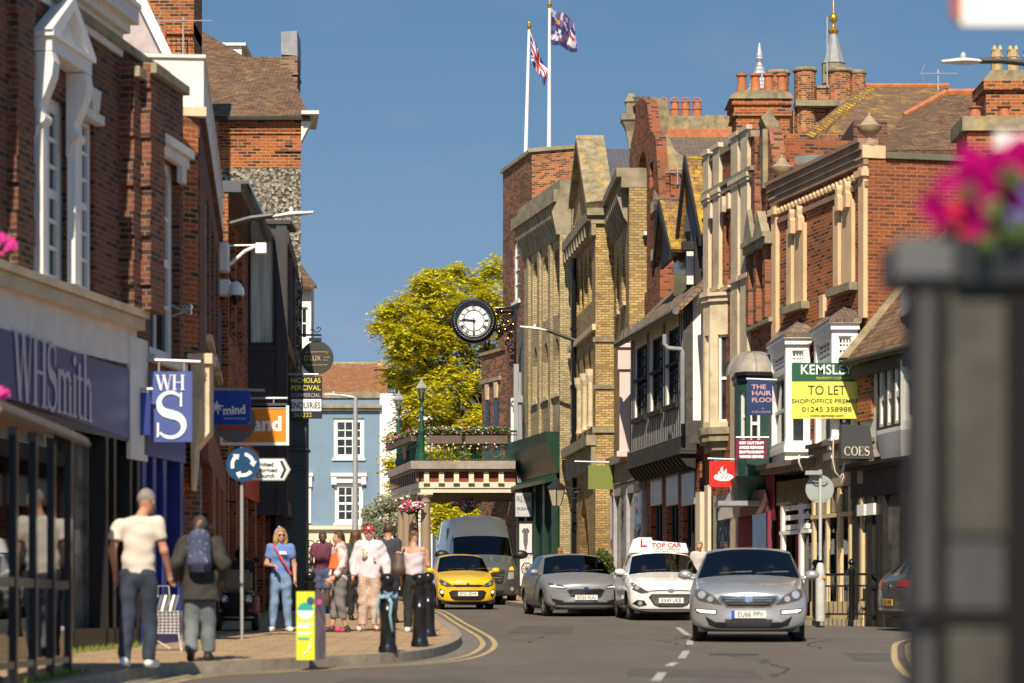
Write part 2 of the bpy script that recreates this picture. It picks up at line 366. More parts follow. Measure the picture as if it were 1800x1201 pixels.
def _serif(ch):
 q=[]
 def st(x0,y0,x1,y1,w):
  dx=w/2;q.append([(x0-dx,y0),(x0+dx,y0),(x1+dx,y1),(x1-dx,y1)])
 def sf(x,y,w=.3,up=0):q.append([(x-w/2,y-(.0 if up==0 else.035)),(x+w/2,y-(.0 if up==0 else.035)),(x+w/2,y+(.035 if up==0 else 0)),(x-w/2,y+(.035 if up==0 else 0))])
 def arc(cx,cy,rx,ry,a0,a1,wf,n=16):
  pts=[(cx+rx*math.cos(R(a0+(a1-a0)*i/n)),cy+ry*math.sin(R(a0+(a1-a0)*i/n)))for i in range(n+1)]
  ws=[wf(i/n,R(a0+(a1-a0)*i/n))for i in range(n+1)]
  o,k=ribbon(pts,ws)
  for i in range(n):q.append([o[i],o[i+1],k[i+1],k[i]])
 tw=lambda t,a:TN+(TK-TN)*abs(math.cos(a))**1.3
 if ch=='W':
  st(.02,1,.3,0,TK);st(.3,0,.5,1,TN);st(.48,1,.76,0,TK);st(.76,0,.98,1,TN)
  sf(.02,1,.26,1);sf(.48,1,.26,1);sf(.98,1,.22,1);wd=1.12
 elif ch=='H':
  st(.14,0,.14,1,TK);st(.72,0,.72,1,TK);q.append([(.14,.48),(.72,.48),(.72,.53),(.14,.53)])
  for x in(.14,.72):sf(x,0,.32);sf(x,1,.32,1)
  wd=.9
 elif ch=='S':
  pts=[];ws=[]
  for i in range(33):
   t=i/32
   if t<.5:a=R(40+230*t/.5);pts.append((.33+.25*math.cos(a),.755+.235*math.sin(a)))
   else:a=R(90-235*(t-.5)/.5);pts.append((.33+.28*math.cos(a),.26+.25*math.sin(a)))
   ws.append(TN+(TK*1.15-TN)*math.exp(-((t-.5)/.2)**2)+.02*(abs(t-.5)<.45))
  pts[15:18]=[(.28,.53),(.33,.515),(.38,.5)]
  o,k=ribbon(pts,ws)
  for i in range(32):q.append([o[i],o[i+1],k[i+1],k[i]])
  q.append([(.53,.68),(.57,.68),(.57,1),(.53,.97)]);q.append([(.04,.0),(.08,.03),(.08,.33),(.04,.33)]);wd=.68
 elif ch in 'CO':
  if ch=='O':arc(.45,.5,.38,.48,0,360,tw,28);wd=.93
  else:arc(.45,.5,.38,.48,42,318,tw,24);q.append([(.72,.68),(.76,.68),(.76,.98),(.72,.9)]);wd=.86
 elif ch=='E':
  st(.14,0,.14,1,TK);q.append([(.02,.96),(.62,.96),(.62,1),(.02,1)]);q.append([(.02,0),(.66,0),(.66,.04),(.02,.04)])
  q.append([(.14,.49),(.48,.49),(.48,.53),(.14,.53)]);q.append([(.58,.76),(.62,.76),(.62,1),(.58,1)]);q.append([(.62,0),(.66,0),(.66,.25),(.62,.25)]);q.append([(.45,.4),(.48,.4),(.48,.62),(.45,.62)]);wd=.76
 elif ch in 'mnh':
  top=1.02 if ch=='h' else.66
  st(.12,0,.12,top,TK*.85);sf(.12,0,.3);q.append([(.0,top-.04),(.12,top-.06),(.12,top),(.08,top)])
  for j in range(2 if ch=='m' else 1):
   x=.12+.38*j
   arc(x+.19,.44,.19,.19,180,20,lambda t,a:TN+(TK*.85-TN)*t,8);st(x+.38,0,x+.38,.47,TK*.85);sf(x+.38,0,.28)
  wd=1.06 if ch=='m' else.68
 elif ch=='i':
  st(.12,0,.12,.66,TK*.85);sf(.12,0,.28);q.append([(.0,.62),(.12,.6),(.12,.66),(.08,.66)])
  q.append([(.12+.085*math.cos(R(a)),.87+.085*math.sin(R(a)))for a in range(0,360,36)]);wd=.3
 elif ch=='t':
  st(.14,.1,.14,.85,TK*.8);q.append([(0,.6),(.38,.6),(.38,.65),(0,.65)]);arc(.27,.14,.13,.12,180,320,lambda t,a:TK*.8*(1-t)+.03*t,7);wd=.42
 return q,wd
def serif_text(s,h,mat,parent,o,right,up,name='lettering',sx=1.0,depth=.012,gap=.06):
 mb=MB();x=0;right=Vector(right).normalized();up=Vector(up).normalized();n=right.cross(up);o=Vector(o);k=0
 for ch in s:
  qs,wd=_serif(ch)
  for q in qs:
   k+=1
   mb.prism([o+right*(x+a)*h*sx+up*b*h+n*(.0005*(k%7))for a,b in q],n*depth)
  x+=wd+gap
 return mb.build(name,mat,parent),x*h*sx
# ------------------------------------------------------------------ palette
BR_DARK=brick('brick_brown_red',(.22,.065,.03),(.13,.04,.024),(.20,.14,.10),stainamt=.25)
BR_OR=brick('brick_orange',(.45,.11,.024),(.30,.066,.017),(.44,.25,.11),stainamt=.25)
BR_RED=brick('brick_red',(.40,.095,.028),(.26,.06,.02),(.26,.14,.075),stainamt=.2)
BR_HALL=brick('brick_hall_shaded',(.36,.12,.05),(.24,.075,.035),(.30,.2,.13),dark=(.03,.018,.014),stainamt=.35,dp=.4)  # darker copy for the hall's left-facing walls: raking light put into the colour
BR_HALL_F=brick('brick_hall_lit',(.50,.155,.045),(.30,.09,.035),(.45,.30,.17),dark=(.06,.028,.018),stainamt=.3,dp=.5)  # same hall brick made brighter: the sunlit front is put into the colour
BR_YEL=brick('brick_yellow',(.58,.41,.17),(.46,.30,.11),(.20,.15,.075),dark=(.34,.22,.08),stain=(.2,.15,.08),stainamt=.3)
BR_WHITE=brick('brick_part_white',(.5,.42,.34),(.3,.2,.14),(.4,.33,.26),stainamt=.3)
BR_YEL2=brick('brick_pale_yellow',(.56,.46,.26),(.46,.37,.19),(.22,.18,.11),dark=(.36,.30,.16),stain=(.2,.17,.1),stainamt=.3)
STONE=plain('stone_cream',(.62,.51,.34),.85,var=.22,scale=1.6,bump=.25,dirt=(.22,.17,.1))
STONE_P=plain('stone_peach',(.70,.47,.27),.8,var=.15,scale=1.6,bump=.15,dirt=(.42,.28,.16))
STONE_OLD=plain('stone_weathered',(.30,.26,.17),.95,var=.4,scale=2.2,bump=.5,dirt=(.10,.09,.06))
LICHEN=plain('stone_lichen',(.29,.245,.15),.95,var=.5,scale=4,bump=.6,dirt=(.60,.34,.025))
WHITE=plain('white_paint',(.80,.79,.76),.5,var=.06,scale=2)
WHITE_D=plain('white_paint_dirty',(.70,.68,.63),.6,var=.12,scale=2,dirt=(.5,.46,.4))
CREAM=plain('cream_paint',(.66,.58,.42),.6,var=.1,scale=2)
BLACK=plain('black_paint',(.012,.012,.014),.4,var=.3)
BLACKG=plain('black_gloss',(.01,.01,.012),.22,var=.2)
IRON=plain('cast_iron',(.02,.02,.022),.45,var=.3)
LEAD=plain('lead_sheet',(.26,.27,.29),.6,var=.25,scale=3,bump=.2,dirt=(.14,.14,.14))
SLATE=tiles('slates',(.10,.10,.12),(.13,.13,.145),(.2,.2,.18),.1,.3,.2)
TILE_BR=tiles('roof_tiles_brown',(.24,.13,.065),(.11,.065,.04),(.40,.30,.10),.42,.2,.13)
TILE_LI=tiles('roof_tiles_lichen',(.30,.16,.07),(.20,.11,.055),(.62,.40,.02),.95,.2,.13)
TILE_RD=tiles('roof_tiles_red',(.36,.14,.07),(.26,.12,.07),(.45,.3,.05),.3)
TERRA=plain('terracotta',(.45,.15,.06),.8,var=.3,scale=6,dirt=(.2,.09,.05))
BUFF=plain('buff_clay',(.5,.36,.18),.85,var=.25,scale=5,dirt=(.25,.18,.08))
GREEN=plain('green_paint',(.018,.085,.055),.4,var=.2)
GREEN_S=plain('green_shop_paint',(.010,.045,.024),.4,var=.3)
GREEN_GR=plain('green_grey_render',(.055,.08,.08),.7,var=.12)
METAL=plain('galvanised_metal',(.42,.44,.45),.45,.4,var=.15,scale=8)
GREYP=plain('grey_paint',(.30,.31,.32),.5,var=.1)
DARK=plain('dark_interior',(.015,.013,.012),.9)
GOLD=plain('gold_leaf',(.75,.42,.06),.3,.8,var=.2)
SILVER=plain('silver_sheet',(.62,.64,.67),.4,.5,var=.1)
GL=glass();GL_SHOP=glass('shop_glass',(.075,.072,.066),.04,.8)
GL_CURT=glass('curtained_glass',(.16,.165,.15),.12,.5)
def m_drape():
 m,nt,b=_new('drapes_behind_glass');t=nt.nodes.new('ShaderNodeTexCoord');mp=nt.nodes.new('ShaderNodeMapping');mp.inputs['Scale'].default_value=(9,1,.25);nt.links.new(t.outputs['Object'],mp.inputs[0])
 n=_noise(nt,mp.outputs[0],1.2,5,.6);nt.links.new(_ramp(nt,n.outputs[0],(.30,.33,.29),(.80,.84,.72),.35,.65),b.inputs['Base Color']);b.inputs['Roughness'].default_value=.15;return m
GL_CURT=m_drape()
# ------------------------------------------------------------------ ground
def m_asphalt():
 m,nt,b=_new('asphalt');b.inputs['Roughness'].default_value=.9
 t=nt.nodes.new('ShaderNodeTexCoord')
 mp=nt.nodes.new('ShaderNodeMapping');mp.inputs['Scale'].default_value=(1,.35,1);nt.links.new(t.outputs['Object'],mp.inputs[0])
 n=_noise(nt,mp.outputs[0],.9,8,.7);n2=_noise(nt,t.outputs['Object'],60,3,.8)
 c=_ramp(nt,n.outputs[0],(.092,.078,.068),(.13,.112,.098))
 c=_mix(nt,c,_ramp(nt,n2.outputs[0],(.7,.7,.7),(1.3,1.3,1.3)),.8,'MULTIPLY')
 nt.links.new(c,b.inputs['Base Color']);_bump(nt,b,n2.outputs[0],.4,.01);return m
def m_paving():
 m,nt,b=_new('paving_brick');b.inputs['Roughness'].default_value=.85
 t=nt.nodes.new('ShaderNodeTexCoord')
 k=nt.nodes.new('ShaderNodeTexBrick');k.inputs['Scale'].default_value=1;k.inputs['Brick Width'].default_value=.6;k.inputs['Row Height'].default_value=.4
 k.inputs['Mortar Size'].default_value=.012;k.inputs['Color1'].default_value=(.42,.28,.155,1);k.inputs['Color2'].default_value=(.37,.25,.14,1);k.inputs['Mortar'].default_value=(.17,.12,.08,1)
 nt.links.new(t.outputs['Object'],k.inputs['Vector'])
 n=_noise(nt,t.outputs['Object'],1.2,9,.75)
 c=_mix(nt,k.outputs[0],_ramp(nt,n.outputs[0],(.65,.65,.65),(1.2,1.2,1.2)),.9,'MULTIPLY')
 nt.links.new(c,b.inputs['Base Color']);n2=_noise(nt,t.outputs['Object'],40,3,.7);_bump(nt,b,n2.outputs[0],.25,.01);return m
ASPH,PAVE=m_asphalt(),m_paving()
KERB=plain('kerb_granite',(.30,.25,.19),.85,var=.3,scale=6,bump=.3,dirt=(.16,.13,.1))
YLINE=plain('yellow_line_paint',(.46,.36,.17),.8,var=.4,scale=8,dirt=(.17,.145,.11))
WLINE=plain('white_line_paint',(.42,.40,.37),.8,var=.4,scale=8,dirt=(.17,.155,.14))
mb=MB()
ys=[-200,0,20,40,60,80,100,130,165,400,1500]
zs=[G(0)*0 if y<0 else G(y)for y in ys]
mb.add([(x,y,z)for y,z in zip(ys,zs)for x in(-900,900)],[(2*i,2*i+1,2*i+3,2*i+2)for i in range(len(ys)-1)])
props(mb.build('ground',ASPH),kind='structure')
def sheet(pts,dz,name,mat,kind='structure',thick=.0):
 """polygon in plan laid on the sloping ground"""
 mb=MB();n=len(pts)
 tris=tessellate_polygon([[Vector((x,y,0))for x,y in pts]])
 mb.add([(x,y,G(y)+dz)for x,y in pts],[tuple(t)for t in tris])
 if thick:mb.add([(x,y,G(y)+dz)for x,y in pts]+[(x,y,G(y)+dz-thick)for x,y in pts],[(i,(i+1)%n,(i+1)%n+n,i+n)for i in range(n)])
 return props(mb.build(name,mat),kind=kind)
def smooth_line(pts,it=2):
 for _ in range(it):
  o=[pts[0]]
  for a,b in zip(pts,pts[1:]):o+=[(a[0]*.75+b[0]*.25,a[1]*.75+b[1]*.25),(a[0]*.25+b[0]*.75,a[1]*.25+b[1]*.75)]
  pts=o+[pts[-1]]
 return pts
def offset(pts,d):
 out=[]
 for i,p in enumerate(pts):
  a=Vector(pts[max(i-1,0)]);b=Vector(pts[min(i+1,len(pts)-1)]);t=(b-a).normalized()
  out.append((p[0]+t.y*d,p[1]-t.x*d))
 return out
def strip(pts,d0,d1,z0,z1,name,mat,kind='structure'):
 a,b=offset(pts,d0),offset(pts,d1);n=len(pts);mb=MB()
 mb.add([(x,y,G(y)+z1)for x,y in a]+[(x,y,G(y)+z1)for x,y in b],[(i,i+1,i+1+n,i+n)for i in range(n-1)])
 if z0 is not None:
  mb.add([(x,y,G(y)+z1)for x,y in b]+[(x,y,G(y)+z0)for x,y in b],[(i,i+1,i+1+n,i+n)for i in range(n-1)])
  mb.add([(x,y,G(y)+z1)for x,y in a]+[(x,y,G(y)+z0)for x,y in a],[(i,i+1,i+1+n,i+n)for i in range(n-1)])
 return props(mb.build(name,mat),kind=kind)
kl=[(-5.2,14),(-4.25,20),(-3.95,24.6),(-3.72,27.2),(-2.9,28.1),(-2.15,29.4),(-1.45,30.3),(-1.07,31.6),(-.83,33.7),(-.72,37.5),(-.86,41.8),(-1.15,46.6),(-1.58,53.8),(-2.05,62.9),(-2.75,71.5),(-4.4,85),(-7,100),(-12,125)]
kl=smooth_line(kl)
sheet(offset(kl,-.16)+[(-30,125),(-30,14)],.12,'pavement',PAVE)
strip(kl,-.16,0,0,.124,'kerb',KERB)
strip(kl,.28,.36,None,.004,'road_marking',YLINE);strip(kl,.46,.54,None,.004,'road_marking',YLINE)
strip(kl,.003,.26,None,.003,'gutter',plain('gutter_stone',(.16,.145,.125),.9,var=.3,scale=5))
kr=[(4.4,18),(4.5,25.5),(5.0,30),(5.65,34.5),(6.3,38.7),(7.1,41.4),(8.8,42.4),(13,42.8)]
kr=smooth_line(kr)
strip(kr,-.36,-.28,None,.004,'road_marking',YLINE);strip(kr,-.54,-.46,None,.004,'road_marking',YLINE)
sheet(offset(kr,.16)+[(30,42.8),(30,18)],.12,'pavement',PAVE);strip(kr,0,.16,0,.124,'kerb',KERB)
kr2=smooth_line([(14,49.5),(8.2,49.3),(7.2,49.0),(5.6,50.0),(4.6,51.6),(3.3,56),(2.0,60.5),(.6,67.5),(-.1,74),(-.4,80),(-.6,88),(-1.5,100),(-4,120)])
sheet(offset(kr2,.16)+[(30,120),(30,49.5)],.12,'pavement',PAVE);strip(kr2,0,.16,0,.124,'kerb',KERB)
cl=[(X(1150,5220/206.),5220/206.),(X(1172,5220/178.),5220/178.),(X(1205,30.6),31.5),(X(1212,37),37),(X(1214,41.6),41.6),(X(1180,52),52)]
for(a,b)in zip(cl[0:],cl[1:]):
 a,b=Vector(a),Vector(b);d=(b-a)
 strip([tuple(a+d*.1),tuple(a+d*.62)],-.05,.05,None,.004,'road_marking',WLINE)
PATCH=plain('asphalt_patch',(.088,.078,.07),.92,var=.3,scale=2,bump=.3)
for pts in([(1.2,26.8),(2.6,26.4),(2.7,28.6),(1.3,28.9)],[(-.1,44),(1.0,43.5),(1.2,49),(.15,49.5)],[(4.2,31),(4.9,31.2),(5.0,34),(4.4,34.2)],[(-1.8,24.8),(-.2,24.6),(-.3,26.2),(-1.7,26.3)]):sheet(pts,.002,'road_patch',PATCH)
sheet([(2.9+.33*math.cos(R(a)),33.5+.33*math.sin(R(a)))for a in range(0,360,20)],.0035,'iron_cover',plain('iron_cover_metal',(.06,.055,.05),.5,.3,var=.5,scale=20))
rk=random.Random(3)
for k in range(7):
 x,y=rk.uniform(-1,4.5),rk.uniform(25,50);p=[(x,y)]
 for i in range(9):x+=rk.uniform(-.25,.25);y+=rk.uniform(.1,.7);p.append((x,y))
 strip(p,-.012,.012,None,.0045,'road_crack',plain('crack_seal',(.03,.028,.027),.7))
# ================================================================== LEFT SIDE
def top_z(px,py,Y):return Z(py,Y)
FW=Fac(0,28.3,320,35.3)
SIGNBLUE=plain('sign_blue',(.050,.065,.19),.4,var=.12,scale=2)
# ---- brick shop with long fascia
sb=thing('shop_building','dark red brick shop with long blue lettered fascia and white scroll-bracketed upstairs window','building',(FW.a.x,FW.a.y,G(28.3)))
hl=[]
uL=FW.u(-220);uR=FW.u(322)
zs0=G(30)+.42;zs1=FW.z(200,772)
hl.append(FW.rect(uL+.3,FW.u(244),zs0,zs1));hl.append(FW.rect(FW.u(247),FW.u(334)if 0 else FW.u(318),zs0-.2,FW.z(247,790)))
W1=pwindow(FW,sb,66,122,150,492,WHITE,nx=3,nz=6,fw=.16,rec=.1,holes=hl,bar=.05)
W2=pwindow(FW,sb,132,166,195,508,WHITE,nx=3,nz=6,fw=.09,rec=.06,holes=hl,bar=.04,sill=WHITE_D)
W3=pwindow(FW,sb,262,316,262,622,WHITE,nx=2,nz=4,fw=.14,rec=.12,holes=hl,bar=.05,sill=WHITE_D)
zt=FW.z(215,92)
out=[(uL,G(28)-.8),(uR,G(28)-.8),(uR,zt),(FW.u(213),zt),(FW.u(213),zt+2.2),(uL,zt+2.2)]
shell(FW,sb,uL,uR,zt,BR_DARK,holes=hl,outline=out,depth=8)
mb=MB();FW.box(mb,uL,uR+.05,zt+.002,zt+.12,-.3,.08);mb.build('coping',STONE_OLD,sb)
mb=MB()
FW.pbox(mb,58,66,135,500,0,.12,at=66);FW.pbox(mb,118,128,175,500,0,.10,at=122)
a0,a1=FW.u(62),FW.u(122);zb=FW.z(66,96)
FW.box(mb,a0-.12,a1+.12,zb,zb+.16,0,.24)
FW.box(mb,a0-.17,a1+.17,zb+.162,zb+.22,0,.28)
ap=(a0+a1)/2
FW.poly(mb,[(a0-.17,zb+.225),(a1+.17,zb+.225),(ap,zb+.72)],.02,.15)
FW.poly(mb,[(a0-.2,zb+.225),(a0+.1,zb+.225),(ap,zb+.62),(a1-.1,zb+.225),(a1+.2,zb+.225),(ap,zb+.78)],.151,.27)
mb.build('pediment',WHITE,sb)
mb=MB()
for uu in(a0-.12,a1-.12):
 prof=[(0,zb-.01),(.24,zb-.01),(.26,zb-.12),(.24,zb-.28),(.16,zb-.48),(.09,zb-.64),(.12,zb-.70),(.15,zb-.76),(.12,zb-.83),(.06,zb-.86),(.05,zb-.95),(0,zb-1.0)]
 mb.prism([FW.p(uu,z,w_)for w_,z in prof],FW.p(uu+.22,0,0)-FW.p(uu,0,0))
 mb.lathe(FW.p(uu-.02,zb-.765,.10),[(.0,0),(.065,0),(.065,.26),(0,.26)],14,ax=(FW.d.x,FW.d.y,0))
mb.build('bracket',WHITE,sb)
mb=MB();c=FW.u(150)
FW.poly(mb,[(c-.12,FW.z(150,196)),(c+.12,FW.z(150,196)),(c+.2,FW.z(150,157)),(c-.2,FW.z(150,157))],0,.14)
FW.pbox(mb,130,168,196,212,0,.12,at=150);mb.build('keystone',WHITE_D,sb)
mb=MB();FW.pbox(mb,254,322,244,262,0,.09,at=262);FW.pbox(mb,252,324,228,243,0,.15,at=262)
FW.pbox(mb,257,265,262,292,0,.08,at=262);FW.pbox(mb,311,318,262,292,0,.08,at=262);mb.build('window_hood',WHITE_D,sb)
mb=MB()
zc=FW.z(210,100);uc=FW.u(211)
FW.box(mb,uL,uc,zc,zc+.3,.003,.04);FW.box(mb,uL,uc+.05,zc+.302,zc+.42,.003,.12);FW.box(mb,uL,uc+.1,zc+.422,zc+.62,.003,.22);FW.box(mb,uL,uc+.12,zc+.622,zc+.68,.003,.25)
mb.build('cornice',WHITE_D,sb)
mb=MB()
for a,b,wv in((17,45,.10),(212,224,.18),(226,250,.30)):
 z=FW.z(a,545 if a>100 else 470);ztp=(zt-.35 if a>100 else zt+1.2);i=0
 while z<ztp:
  FW.box(mb,FW.u(a)-(.05 if i%2 else 0),FW.u(b)+(.05 if i%2 else 0),z,z+.31,0,wv);z+=.315;i+=1
mb.build('brick_pier',BR_DARK,sb)
mb=MB();FW.pbox(mb,211,228,118,136,0,.26,at=213);FW.pbox(mb,225,252,112,130,0,.38,at=226);mb.build('pier_cap',STONE_OLD,sb)
mb=MB()
def rail(fac,mb,pts,w0,w1):fac.ppoly(mb,pts,w0,w1)
uz=FW.uz
rail(FW,mb,[(-120,455),(238,575),(238,742),(222,742),(222,640),(-120,565)],.003,.02)
rail(FW,mb,[(222,590),(252,600),(252,812),(222,806)],.003,.06);mb.build('fascia_panel',WHITE_D,sb)
mb=MB();FW.ppoly(mb,[(-120,425),(237,549),(237,562),(-120,440)],.003,.2);FW.ppoly(mb,[(-120,441),(236,563),(236,582),(-120,470)],.003,.15);mb.build('shop_cornice',STONE,sb)
fs=MB();FW.ppoly(fs,[(-120,540),(222,650),(222,772),(-120,657)],.021,.04);fas=fs.build('fascia_sign',SIGNBLUE,sb)
up=Vector((0,0,1));
bl0=FW.p(*FW.uz(19,702),.046);bl1=FW.p(*FW.uz(156,744),.046)
LTR=plain('pale_lettering',(.50,.46,.50),.5,var=.1)
tmp,wd=serif_text('WHSmith',.78,LTR,fas,bl0,bl1-bl0,up,sx=1,gap=.02)
o_=tmp;bpy.data.objects.remove(o_)
serif_text('WHSmith',.78,LTR,fas,bl0,bl1-bl0,up,sx=(bl1-bl0).length/wd,gap=.02)
mb=MB();FW.box(mb,uL+.3,FW.u(246),zs0,zs1,-.32,-.28);mb.build('shop_window',glass('shop_glass_display',(.17,.165,.15),.05,.7),sb)
mb=MB()
for px in(126,186,200,228,241):FW.box(mb,FW.u(px)-.06,FW.u(px)+.05,G(30),zs1,-.2,.02)
FW.box(mb,uL,FW.u(243),zs1,zs1+.12,-.2,.03);FW.box(mb,uL,FW.u(243),G(28)-.1,zs0,-.02,.02);mb.build('shop_frame',BLACK,sb)
mb=MB();FW.box(mb,FW.u(247),FW.u(318),zs0-.2,FW.z(247,790),-.32,-.28);mb.build('shop_window',GL_SHOP,sb)
BLUEF=plain('blue_paint',(.02,.035,.22),.4,var=.2)
mb=MB()
for px in(250,268,286,316):FW.box(mb,FW.u(px)-.08,FW.u(px)+.08,G(34),FW.z(247,760),-.22,.03)
FW.box(mb,FW.u(246),FW.u(319),G(34)-.1,G(34)+.5,-.2,.04);FW.box(mb,FW.u(246),FW.u(319),FW.z(247,800),FW.z(247,700),-.2,.06);mb.build('blue_shop_frame',BLUEF,sb)
# ---- hanging sign, white letters WH above S
def hang_sign(name,label,cat,px0,px1,y0,y1,Y,mat,arm_to=None,thick=.06,border=None,rounded=0,armmat=METAL,armpx=None):
 x0,x1=X(px0,Y),X(px1,Y);z0,z1=Z(y1,Y),Z(y0,Y)
 t=thing(name,label,cat,((x0+x1)/2,Y,z0));mb=MB()
 if rounded:
  r=rounded;pts=[]
  for cx,cz,a0 in((x1-r,z1-r,0),(x0+r,z1-r,90),(x0+r,z0+r,180),(x1-r,z0+r,270)):
   for k in range(6):a=R(a0+18*k);pts.append((cx+r*math.cos(a),Y,cz+r*math.sin(a)))
  mb.prism(pts,(0,thick,0))
 else:mb.box(x0,x1,Y,Y+thick,z0,z1)
 p=mb.build('board',mat,t)
 if border:
  mb=MB();e=border[1]
  for a,b,c,d in((x0-e,x1+e,z0-e,z0),(x0-e,x1+e,z1,z1+e),(x0-e,x0,z0,z1),(x1,x1+e,z0,z1)):mb.box(a,b,Y-.02,Y+thick+.02,c,d)
  mb.build('rim',border[0],t)
 if armpx:
  mb=MB();(ax,ay),(bx,by)=armpx;yy=Y+thick/2
  mb.tube([(X(ax,Y),yy,Z(ay,Y)),(X(bx,Y),yy,Z(by,Y))],.022,8)
  for q in(px0+(px1-px0)*.2,px0+(px1-px0)*.8):
   zz=Z(ay+(by-ay)*(q-ax)/(bx-ax),Y);mb.tube([(X(q,Y),yy,zz),(X(q,Y),yy,z1-.002)],.012,6)
  mb.build('arm',armmat,t)
 return t,p
Yw=33.45
t,p=hang_sign('hanging_sign','tall blue hanging sign with large stacked white serif letters','sign',264,338,653,777,Yw,plain('sign_blue_b',(.07,.10,.30),.35,var=.08),armpx=((250,632),(352,636)))
WL=plain('white_letters',(.85,.84,.82),.5,var=.03)
serif_text('WH',.20,WL,p,(X(276,Yw),Yw-.002,Z(686,Yw)),(1,0,0),(0,0,1),sx=.92,gap=-.02)
serif_text('S',.60,WL,p,(X(273,Yw),Yw-.002,Z(770,Yw)),(1,0,0),(0,0,1),sx=1.02)
t,p=hang_sign('post_office_sign','narrow dark blue sign board edge behind the tall blue hanging sign','sign',244,263,690,765,33.2,BLUEF,armpx=((240,684),(268,684)))
mb=MB()
for i,(a_,b_,y0_,y1_)in enumerate(((132,142,905,960),(150,158,880,930),(164,176,930,975),(208,218,850,890),(90,104,880,930))):FW.box(mb,FW.u(a_),FW.u(b_),FW.z(a_,y1_),FW.z(a_,y0_),-.275,-.262)
mb.build('window_poster',fabric_noise,sb)if 0 else mb.build('window_poster',plain('faded_poster',(.42,.40,.36),.6,var=.5,scale=5),sb)
# ---- second building: brick with white parapet
a=Vector((X(323,36.2),36.2));a2=Vector((X(351,36.4),36.4));b=Vector((X(386,48.5),48.5))
FB2=Fac(a=a2,b=b);FB2f=Fac(a=a,b=a2)
b2=thing('shop_building','narrow brown brick building with plain white parapet next to the long blue fascia','building',(a2.x,a2.y,G(36)))
hl=[];z1=FB2.z(352,214)
for pa,pb in((362,368),(371,376),(378.5,382.5)):
 window(FB2,b2,FB2.u(pa),FB2.u(pb),FB2.z(365,600),FB2.z(365,345),WHITE,nx=2,nz=4,rec=.05,fw=.1,holes=hl,sill=STONE)
shell(FB2,b2,0,FB2.L,z1,BR_DARK,depth=6,holes=hl)
mb=MB();FB2f.box(mb,0,FB2f.L+.0,G(36)-.5,z1,-6,0);mb.build('front_wall',BR_DARK,b2)
mb=MB();FB2f.box(mb,FB2f.L-.42,FB2f.L-.12,G(36)+2.2,z1-.15,.002,.12);mb.build('brick_pier',BR_OR,b2)
mb=MB();FB2.box(mb,-.15,.02,z1+.002,z1+.13,-6,.10);mb.build('stone_band',STONE,b2);mb=MB();FB2.box(mb,.021,FB2.L,z1+.002,z1+.13,-6,.07);mb.build('brick_band',BR_DARK,b2)
mb=MB();FB2.box(mb,-.12,FB2.L,z1+.132,z1+.82,-6,.06);FB2.box(mb,-.16,FB2.L+.02,z1+.822,z1+.87,-6.1,.09);mb.build('parapet',WHITE_D,b2)
mb=MB();Yp=35.9;mb.hull([(X(335,Yp),Yp,Z(800,Yp)),(X(368,Yp),Yp,Z(760,Yp)),(X(368,Yp),Yp+.5,Z(760,Yp)),(X(335,Yp),Yp+.5,Z(800,Yp))],[(X(335,Yp),Yp,Z(640,Yp)),(X(368,Yp),Yp,Z(640,Yp)),(X(368,Yp),Yp+.5,Z(640,Yp)),(X(335,Yp),Yp+.5,Z(640,Yp))])
mb.box(X(330,Yp),X(374,Yp),Yp-.06,Yp+.5,Z(640,Yp)+.002,Z(622,Yp))
mb.prism([(X(335,Yp),Yp-.05,Z(700,Yp)),(X(352,Yp),Yp-.05,Z(700,Yp)),(X(351,Yp),Yp-.05,Z(760,Yp)),(X(345,Yp),Yp-.05,Z(780,Yp)),(X(341,Yp),Yp-.05,Z(860,Yp)),(X(337,Yp),Yp-.05,Z(862,Yp))],(0,.5,0))
mb.build('stone_bracket',STONE,b2)
mb=MB()
for i,(pa,pb)in enumerate(((340,352),(357,364),(369,374),(378,385))):
 FB2.box(mb,FB2.u(max(pa,352)),FB2.u(pb),G(37),FB2.z(360,830),.002,.14)
mb.build('brick_pier',BR_RED,b2)
mb=MB();FB2.box(mb,.1,FB2.L-.1,G(38)+.3,FB2.z(360,800),-.02,.03);mb.build('shop_window',GL_SHOP,b2)
mb=MB();FB2.box(mb,0,FB2.L,FB2.z(360,826),FB2.z(360,760),.02,.12);mb.build('fascia_board',plain('maroon_paint',(.13,.03,.03),.5),b2)
# ---- chimney block and tall gabled brick building with flint and tiled roof
tb=thing('gabled_building','tall orange brick house with flint band and brown tiled hipped roof','building',(X(460,62),62,G(62)))
Yt=62
def tbody(mb,z0,z1,dy=0):mb.hull([(X(383,Yt),Yt+dy,z0),(X(529,Yt),Yt+dy,z0),(X(527,Yt+14),Yt+14,z0),(X(300,Yt+14),Yt+14,z0)],[(X(383,Yt),Yt+dy,z1),(X(529,Yt),Yt+dy,z1),(X(527,Yt+14),Yt+14,z1),(X(300,Yt+14),Yt+14,z1)])
mb=MB();tbody(mb,Z(296,Yt),Z(204,Yt));mb.build('wall',BR_OR,tb)
mb=MB()
for i in range(30):mb.box(X(387,Yt)+i*.062,X(387,Yt)+i*.062+.035,Yt-.035,Yt-.001,Z(232,Yt),Z(229,Yt))
mb.box(X(384,Yt),X(530,Yt),Yt-.04,Yt-.001,Z(236,Yt),Z(232.5,Yt));mb.box(X(384,Yt),X(530,Yt),Yt-.05,Yt-.001,Z(228.5,Yt),Z(225,Yt));mb.build('dentil_band',BR_OR,tb)
mb=MB();mb.box(X(483,Yt),X(530,Yt),Yt-.05,Yt-.002,Z(267,Yt),Z(265,Yt));mb.box(X(501,Yt),X(513,Yt),Yt-.03,Yt-.002,Z(256,Yt),Z(246,Yt));mb.build('vent',BR_DARK,tb)
